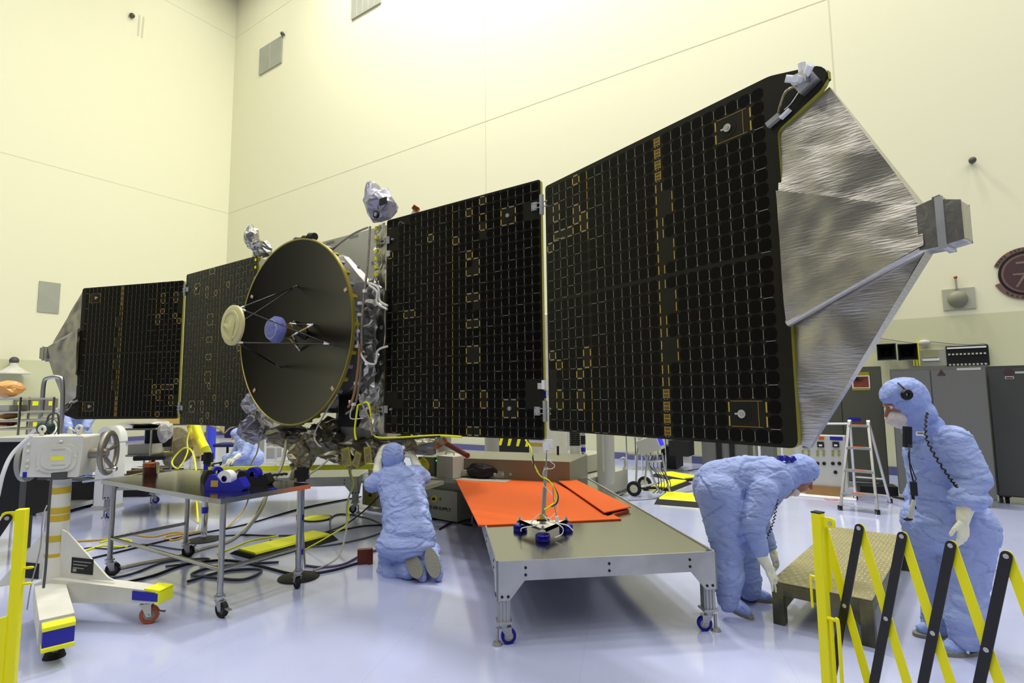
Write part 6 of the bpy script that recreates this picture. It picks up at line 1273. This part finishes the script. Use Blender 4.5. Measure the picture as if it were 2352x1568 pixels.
# silver handle frame (tall cart) near the gearbox
Y = 7.9; t = thing('handle_cart', 'tall silver tubular handle frame behind the white gearbox', 'cart', (A_(95, 1000, Y).x, Y, 0))
mb = MB(); b0 = A_(86, 1005, Y); mb.tube([V((b0.x-.03, Y, .05)), A_(88, 995, Y), A_(96, 930, Y), A_(101, 878, Y), A_(112, 867, Y), A_(135, 866, Y), A_(143, 880, Y), A_(142, 960, Y), V((A_(140, 990, Y).x, Y, .05))], .028, 12); mb.build('handle', M_['alu'], t)
mb = MB(); mb.cyl(A_(95, 960, Y), A_(143, 961, Y), .02, n=10); mb.build('crossbar', M_['alu'], t); mb = MB(); mb.cyl(A_(93, 1060, Y), A_(143, 1061, Y), .02, n=10); mb.build('crossbar', M_['alu'], t); mb = MB(); mb.box(V((A_(115, 1100, Y).x, Y+.2, .08)), (.5, .6, .06)); mb.build('deck', M_['alu'], t)
for dx in (-.2, .2): mb = MB(); mb.cyl(V((A_(115, 1100, Y).x+dx, Y-.02, .04)), V((A_(115, 1100, Y).x+dx, Y+.02, .04)), .04, n=12); mb.build('wheel', M_['rubber'], t)
def bin_(px, yt, yb, Y, lab):
    b = A_(px, yb, Y); tz = A_(px, yt, Y).z; h = tz; c = V((b.x, Y, 0)); s = .135; t = thing('waste_bin', lab, 'waste bin', c)
    mb = MB(); mb.box(c+Z*(h*.39+.02), (2*s, 2*s, h*.78)); mb.build('body', M_['whiteb'], t, bev=.03)
    mb = MB(); mb.prism([(cos(pi*i/10)*s*1.06, h*.79+sin(pi*i/10)*h*.20) for i in range(11)], (c-V((0, s*1.06, 0)), V((1, 0, 0)), Z, V((0, 1, 0))), 0, 2*s*1.06); d = mb.build('domed_lid', M_['whiteb'], t, bev=.015)
    mb = MB(); mb.prism([(cos(pi*i/10)*s*.72, h*.80+sin(pi*i/10)*h*.13) for i in range(11)], (c-V((0, s*1.07+.003, 0)), V((1, 0, 0)), Z, V((0, 1, 0))), 0, .006); mb.build('flap', M_['grey'], d)
    mb = MB(); mb.box(c+Z*.03, (2*s*1.04, 2*s*1.04, .06)); mb.build('plinth', M_['lgrey'], t)
bin_(252, 976, 1090, 8.3, 'white domed waste bin to the right of the handwheel'); bin_(97, 977, 1090, 8.6, 'white domed waste bin peeping over the white gearbox')
# shelf trolley at the far left with bags
Y = 6.2; fr = (V((A_(-20, 1000, Y).x, Y, 0)), V((1, 0, 0)), Z, V((0, -1, 0))); w_ = A_(41, 1000, Y).x-A_(-20, 1000, Y).x
t = thing('shelf_trolley', 'wire shelf trolley at the left edge holding bagged parts', 'shelf', fr[0])
for x in (0, w_):
    for y in (0, -.45): mb = MB(); q = fr[0]+V((x, -y, 0)); mb.cyl(q, q+Z*A_(40, 912, Y).z, .013, n=8); mb.build('post', M_['chrome'], t)
SZs = [A_(20, y, Y).z for y in (915, 946, 966, 985)]+[.4]
for z in SZs: mb = MB(); mb.prism([(0, z-.015), (w_, z-.015), (w_, z+.005), (0, z+.005)], fr, -.45, 0); mb.build('shelf', M_['lgrey'], t, smooth=False)
bagm = mat('orange_clear_film', (.70, .35, .10), .3, bump=(10, .5, 3))
for px, z, r, m, lab, sd in ((14, SZs[0], (.17, .15, .10), bagm, 'orange plastic bag heaped on the top shelf at the left edge', 41), (22, SZs[2], (.12, .12, .035), bagm, 'flat orange bag on the shelf second from top at the left edge', 42), (14, SZs[3], (.14, .12, .04), M_['copper'], 'reddish bag on the lower shelf at the left edge', 43)):
    p = A_(px, 900, Y+.2); tag(crumple('film_bag', V((p.x, Y+.2, z+.012+r[2]*1.0)), r, m, None, sd, .12), lab, 'bag')
mb = MB(); p = A_(38, 905, Y+.2); mb.box(V((p.x-.02, Y+.15, SZs[1]+.04)), (.2, .25, .07)); tag(mb.build('parts_tray', M_['lgrey'], bev=.01), 'grey tray on the shelf under the orange bag, left edge', 'tray')
# table with black cloth at the far left, black crates on the floor
Y = 5.6; t = thing('bench', 'cluttered low bench at the left edge behind the white cable', 'bench', (A_(10, 1010, Y).x, Y, 0)); z_ = A_(20, 1003, Y).z
mb = MB(); a = A_(-40, 1000, Y).x; b = A_(66, 1000, Y).x; mb.box(V(((a+b)/2, Y+.3, z_-.03)), (b-a, .6, .04)); mb.build('worktop', M_['lgrey'], t)
mb = MB(); mb.box(V(((a+b)/2, Y+.32, z_-.42)), (b-a-.02, .56, .74)); mb.build('front_panel', M_['black'], t)
for x in (a+.04, b-.04):
    for y in (Y+.04, Y+.56): mb = MB(); mb.box(V((x, y, (z_-.05)/2)), (.05, .05, z_-.05)); mb.build('leg', M_['dgrey'], t)
q = V((A_(47, 990, Y).x, Y+.3, z_-.01)); t = thing('fan_motor', 'small dark round motor with a wire guard on the cluttered bench', 'motor', q); mb = MB(); mb.ell(q+Z*.08, (.09, .07, .08), 0, 14, 10); mb.build('motor', mat('dark_green_paint', (.02, .05, .04), .4), t); mb = MB(); mb.tube([q+V((.02, 0, 0)), q+V((.02, 0, .2)), q+V((.12, 0, .22)), q+V((.14, 0, .0))], .01, 6); mb.tube([q+V((.10+.07*cos(i*pi/9), -.05, .09+.09*sin(i*pi/9))) for i in range(18)], .005, 5, res=1, closed=True); mb.build('guard', M_['dgrey'], t)
# draped black cases
for i, (x0, x1, yt, yb, lab) in enumerate(((132, 212, 1106, 1165, 'black draped crate on the floor behind the white column'), (185, 345, 1096, 1142, 'long low black draped crate behind the aluminium table, silver edge on top'), (300, 400, 1075, 1108, 'black draped heap on the floor beyond the stainless table'))):
    P_, w_, h_, fr = face(x0, x1, yt, yb, V((1, 0, 0)), V((0, -1, 0))); mb = MB(); mb.grid([fr[0]+Z*0, fr[0]+V((w_, 0, 0)), fr[0]+V((w_, 0, h_)), fr[0]+Z*h_], 16, 8, lambda u, w, p: V((0, -.03*noise.noise(p*6), 0)))
    mb.grid([fr[0]+Z*h_, fr[0]+V((w_, 0, h_)), fr[0]+V((w_, .34, h_)), fr[0]+V((0, .34, h_))], 16, 8, lambda u, w, p: V((0, 0, .05*noise.noise(p*3)))); mb.box(fr[0]+V((w_/2, .18, h_/2-.02)), (w_-.04, .30, h_-.05))
    o = tag(mb.build('draped_crate', M_['black']), lab, 'crate')
mb = MB(); p, q = A_(192, 1106, 7.6), A_(300, 1093, 7.6); mb.bar(p, q, .05, .025); tag(mb.build('metal_strip', M_['chrome']), 'bright metal strip lying across the black draped crates', 'strip')
# lab carts and benches in the distance behind the left wing
def cart(x0, x1, yt, yb, Y, lab, ns=3, depth=.6):
    a, b = A_(x0, yb, Y), A_(x1, yb, Y); zt = A_(x0, yt, Y).z; w_ = b.x-a.x; O = V((a.x, Y, 0)); t = thing('lab_cart', lab, 'cart', O)
    for x in (.02, w_-.02):
        for y in (.02, depth-.02): mb = MB(); mb.cyl(O+V((x, y, .08)), O+V((x, y, zt)), .018, n=8); l_ = mb.build('leg', M_['steel'], t); mb = MB(); mb.cyl(O+V((x-.015, y, .05)), O+V((x+.015, y, .05)), .05, n=12); mb.build('wheel', M_['rubber'], t)
    for i in range(ns): z = zt-(zt-.22)*i/(ns-1); mb = MB(); mb.box(O+V((w_/2, depth/2, z)), (w_, depth, .03)); mb.build('shelf', M_['steel'], t)
    return O, w_, zt
O1, w1_, zt1 = cart(275, 345, 986, 1068, 9.3, 'steel lab cart in the distance right of the white waste bin, foil on its top')
tag(crumple('foil_bundle', O1+V((w1_*.35, .3, zt1+.085)), (.42, .22, .07), M_['foil'], None, 51, .15), 'long silver foil bundle on the distant lab cart', 'bundle')
for i, (x, z, m, lab) in enumerate(((.25, .25, 'wood', 'tan parts box on the bottom shelf of the distant lab cart'), (.35, .62, 'lgrey', 'grey parts box on the middle shelf of the distant lab cart'))):
    zz_ = .22+.015 if i == 0 else (zt1+.22)/2+.015; mb = MB(); mb.box(O1+V((w1_*.45, .3, zz_+.08)), (.4, .35, .16)); tag(mb.build('parts_box', M_[m], bev=.006), lab, 'box')
O2, w2_, zt2_ = cart(345, 440, 976, 1010, 15.5, 'long steel bench far off against the left wall with amber goods', 2, .8)
mb = MB(); mb.box(O2+V((w2_*.5, .4, zt2_+.16)), (w2_*.9, .5, .28)); tag(mb.build('amber_cover', mat('amber_cloth', (.60, .42, .10), .5)), 'amber covered equipment on the far steel bench under the left wing', 'cover')
# tan pallet boxes and curtains in the distance
P_, w_, h_, fr = face(372, 445, 990, 1028, V((1, 0, 0)), V((0, -1, 0))); mb = MB(); mb.prism([(0, .02), (w_, .02), (w_, .45), (0, .45)], fr, -.6, 0); tag(mb.build('pallet_box', mat('tan_board', (.52, .42, .22), .7), smooth=False), 'tan board box on the floor in the distance behind the yellow hose', 'box')
crumple('dark_drape', A_(404, 985, 12.6), (.35, .3, .45), mat('khaki_drape', (.12, .10, .05), .8), None, 55, .2); tag(bpy.data.objects['dark_drape'], 'khaki draped equipment in the distance left of the yellow hose', 'drape')
bpy.data.objects['dark_drape'].location.z = .5
def chair(px, yb, Y, lab, m, rz=0., h=.48):
    b = A_(px, yb, Y); c = V((b.x, Y, 0)); t = thing('swivel_chair', lab, 'chair', c, 0)
    M = Tm(c.x, c.y, 0, rz)
    mb = MB(M); mb.box(V((0, 0, h)), (.48, .46, .08)); mb.build('seat', m, t, bev=.025); mb = MB(M); mb.box(V((0, .24, h+.32)), (.42, .06, .36)); mb.build('backrest', m, t, bev=.025)
    mb = MB(M); mb.cyl(V((0, 0, .1)), V((0, 0, h)), .028, n=10); mb.build('gas_lift', M_['black'], t)
    mb = MB(M); [mb.bar(V((0, 0, .11)), V((cos(k*2*pi/5)*.3, sin(k*2*pi/5)*.3, .07)), .04, .03) for k in range(5)]; mb.build('star_base', M_['black'], t)
    for k in range(5): mb = MB(M); mb.ell(V((cos(k*2*pi/5)*.3, sin(k*2*pi/5)*.3, .03)), .03, 0, 8, 6); mb.build('caster', M_['black'], t)
chair(352, 1058, 9.5, 'black swivel chair in the distance behind the stainless table', M_['black'], .3, .62)
chair(522, 1048, 13.2, 'dark blue swivel chair behind the crouching person', mat('navy_fabric', (.01, .01, .10), .8), 0, .5)
tag(crumple('grey_cloth', A_(380, 990, 9.4), (.12, .1, .17), mat('pale_grey_cloth', (.5, .5, .48), .8), None, 57, .2), 'pale grey cloth hanging over the black swivel chair', 'cloth')
# yellow hoses
mb = MB(); mb.tube([A_(445, 960, 10.5), A_(452, 985, 10.4), A_(462, 1012, 10.3), A_(475, 1038, 10.2), fl(482, 1062)], .075, 14); tag(mb.build('yellow_hose', M_['yellow']), 'thick bright yellow hose dropping behind the left inner wing', 'hose')
mb = MB(); mb.tube([A_(436, 965, 10.9), A_(440, 985, 10.9), A_(452, 1020, 10.8), fl(456, 1045)], .07, 14); tag(mb.build('yellow_hose', mat('ochre_hose', (.62, .45, .02), .5)), 'ochre yellow hose just left of the thick bright yellow hose', 'hose')
# blue tank and aframe
p = A_(483, 1060, 14.5); t = thing('blue_drum', 'tall translucent blue drum in the distance right of the yellow hoses', 'drum', (p.x, 14.5, 0)); mb = MB(); mb.cyl(V((p.x, 14.5, .02)), V((p.x, 14.5, 1.05)), .11, n=20); mb.build('drum', mat('blue_translucent', (.06, .08, .75), .3), t); mb = MB(); mb.cyl(V((p.x, 14.5, 1.05)), V((p.x, 14.5, 1.09)), .12, n=20); mb.build('lid', M_['blue'], t)
Y = 11.0; P_ = A_(610, 1075, Y); t = thing('platform_ladder', 'white tubular platform ladder with shelves beyond the crouching person', 'ladder', (P_.x, Y, 0)); xa, xb = A_(608, 1070, Y).x, A_(665, 1070, Y).x; zt = A_(620, 995, Y).z
for x in (xa, xb):
    for y in (0, .5): mb = MB(); mb.cyl(V((x, Y+y, .0)), V((x-.0, Y+y, zt)), .022, n=8); mb.build('post', M_['whiteb'], t)
for z in (.3, .62, .95): mb = MB(); mb.box(V(((xa+xb)/2, Y+.25, z)), (xb-xa, .5, .03)); mb.build('shelf', M_['white'], t)
mb = MB(); mb.box(V(((xa+xb)/2, Y+.25, .715)), (.3, .3, .15)); tag(mb.build('equipment_box', M_['white'], bev=.01), 'white box on the middle shelf of the distant white ladder', 'box')
for px, Y, w__, h__, m, lab in ((745, 12.5, .9, .9, 'white', 'pale cabinet in the distance seen beneath the spacecraft, left one'), (800, 13.0, .7, .8, 'lgrey', 'grey cabinet in the distance seen beneath the spacecraft, right one'), (600, 15.0, .9, 1.2, 'grey', 'grey cabinet far off behind the crouching person')):
    b = A_(px, 1040, Y); mb = MB(); mb.box(V((b.x, Y, h__/2)), (w__, .5, h__)); t = tag(mb.build('storage_cabinet', M_[m], bev=.01), lab, 'cabinet'); mb = MB(); mb.box(V((b.x-.2*w__, Y-.255, h__*.6)), (w__*.3, .01, h__*.25)); mb.build('panel', M_['dgrey'], t)
# white box held open by the crouching worker
mb = MB(); p = A_(505, 1073, 12.0); mb.bar(V((p.x, 12.0, A_(505, 1073, 12.0).z)), A_(535, 1058, 11.9), .06, .03); tag(mb.build('white_rod', M_['whiteb']), 'white rod held by the crouching person', 'rod')

# ================================================================ cables on the floor
def fc(pts, r, m, lab, z=None):
    mb = MB(); P = [fl(x, y, r) for x, y in pts]; mb.tube(P, r, 6); return tag(mb.build('floor_cable', m), lab, 'cable')
yb = M_['yellow2']; ob = mat('amber_cable', (.62, .42, .06), .4); bk_ = M_['black']; be_ = mat('beige_hose', (.42, .40, .30), .5); dg_ = mat('slate_cable', (.045, .06, .08), .45)
for pts, r, m, lab in (
    ([(105, 1248), (170, 1243), (240, 1238), (300, 1228), (350, 1232), (400, 1222), (432, 1226), (400, 1240), (380, 1232), (440, 1222), (470, 1218)], .010, ob, 'amber cable looping on the floor behind the stainless table'),
    ([(230, 1245), (260, 1238), (300, 1241), (290, 1255), (240, 1252), (215, 1258), (170, 1270), (105, 1273)], .010, yb, 'yellow cable with a loop on the floor left of the stainless table legs'),
    ([(106, 1270), (150, 1275), (200, 1258), (260, 1260), (330, 1250), (420, 1262), (450, 1250)], .008, dg_, 'dark slate cable running beside the yellow loops on the left'),
    ([(110, 1298), (180, 1288), (260, 1270), (420, 1232), (560, 1205), (700, 1165), (830, 1140)], .010, bk_, 'long black cable from the white fixture to the white platform'),
    ([(155, 1328), (240, 1312), (330, 1292), (400, 1280), (470, 1258), (530, 1240), (575, 1200), (600, 1160), (615, 1120)], .018, be_, 'thick beige hose curving across the floor through the table legs'),
    ([(190, 1350), (220, 1335), (300, 1318), (380, 1290), (470, 1282), (470, 1288), (380, 1300)], .009, dg_, 'dark slate cable crossing below the thick beige hose'),
    ([(215, 1368), (260, 1345), (350, 1322), (430, 1295), (520, 1286), (600, 1300), (680, 1318), (760, 1310), (830, 1290)], .011, bk_, 'black cable passing the front caster of the stainless table'),
    ([(430, 1335), (520, 1310), (600, 1308), (560, 1330), (480, 1325), (440, 1318), (500, 1300), (640, 1290)], .011, dg_, 'slate cable lying in a loop under the stainless table'),
    ([(620, 1240), (700, 1255), (790, 1246), (880, 1220), (860, 1195), (790, 1180), (760, 1190), (760, 1225)], .009, dg_, 'dark cable making a wide loop under the dish'),
    ([(480, 1232), (560, 1228), (640, 1230), (740, 1225), (830, 1208), (885, 1205)], .009, bk_, 'black cable running past the yellow disc to the kneeling person'),
    ([(700, 1298), (740, 1302), (790, 1295), (830, 1275), (880, 1258)], .011, mat('purple_cable', (.08, .04, .14), .4), 'purple cable from the chrome post to the amber block'),
    ([(500, 1272), (540, 1255), (580, 1240), (640, 1230)], .009, yb, 'short yellow cable end beside the cable ramp on the left'),
    ([(870, 1275), (960, 1205), (1040, 1180), (1085, 1170)], .012, bk_, 'black cable behind the kneeling person towards the aluminium table'),
    ([(1010, 1215), (1050, 1190), (1075, 1175), (1090, 1180), (1060, 1200), (1085, 1205)], .012, bk_, 'tangle of black cable beside the AIR SUPPLY pad'),
    ([(1400, 1142), (1440, 1128), (1470, 1125), (1520, 1125)], .009, yb, 'yellow cable on the floor at the end of the white platform'),
    ([(1440, 1148), (1490, 1146), (1530, 1138), (1600, 1125), (1640, 1118)], .009, M_['grey'], 'grey cable between the cart wheels and the cable ramp'),
    ([(1580, 1080), (1620, 1076), (1700, 1078), (1780, 1085)], .009, dg_, 'dark cable along the floor before the grey rack'),
    ([(2050, 1140), (2100, 1150), (2160, 1160), (2200, 1165)], .015, bk_, 'black cable on the floor behind the standing person')): fc(pts, r, m, lab)
# hanging test leads from the spacecraft to the floor
def hang(pts, r, m, lab):
    mb = MB(); P = [at(x, y, Y) for x, y, Y in pts[:-1]]+[fl(*pts[-1][:2], r)]; mb.tube(P, r, 6); return tag(mb.build('hanging_cable', m), lab, 'cable')
hang([(822, 1000, 6.0), (815, 1040, 6.0), (802, 1075, 5.95), (808, 1115, 5.9), (797, 1160, 5.9), (795, 1220, 5.8), (775, 1280, 5.5), (720, 1310)], .009, be_, 'beige lead hanging from the body and curling to the chrome post foot')
hang([(822, 1010, 6.05), (826, 1050, 6.05), (806, 1080, 6.0), (812, 1110, 6.0), (800, 1150, 6.0), (798, 1200, 5.9), (760, 1228, 5.9), (700, 1262)], .008, yb, 'yellow lead hanging from the body down to the cable ramp')
hang([(810, 1008, 5.9), (780, 1030, 5.8), (740, 1068, 5.6), (706, 1092, 5.3), (700, 1100, 5.2), (695, 1180, 5.1), (700, 1300)], .010, be_, 'grey-beige lead arching from the body to the top of the chrome post')
hang([(850, 1040, 6.2), (870, 1070, 6.2), (885, 1110, 6.3), (860, 1150, 6.3), (800, 1200, 6.2), (740, 1225)], .009, bk_, 'black lead hanging left of the kneeling person')
hang([(658, 1010, 6.2), (652, 1050, 6.1), (640, 1085, 6.0), (618, 1120, 6.0), (600, 1170, 6.0), (560, 1225)], .018, be_, 'thick beige hose rising to the foil bundle under the dish')
hang([(596, 1010, 8), (590, 1040, 8), (574, 1075, 8), (573, 1130, 8), (560, 1170, 7.6), (520, 1212)], .010, ob, 'amber lead hanging behind the blue-taped gear')
hang([(440, 975, 9), (430, 1010, 8.9), (430, 1040, 8.8), (410, 1075, 8.6), (395, 1060, 8.7), (420, 1030, 8.8), (440, 1035, 8.6), (450, 1075, 8.0), (452, 1150, 7.6), (455, 1200)], .012, yb, 'yellow lead making a loop below the left wing hinge')
mb = MB(); mb.tube([at(480, 976, 8.2), at(505, 985, 8.2), at(515, 994, 8.2), at(530, 982, 8.1), at(560, 977, 8.0)], .010, 6); tag(mb.build('hanging_cable', ob), 'amber lead drooping along the lower edge of the left inner wing', 'cable')
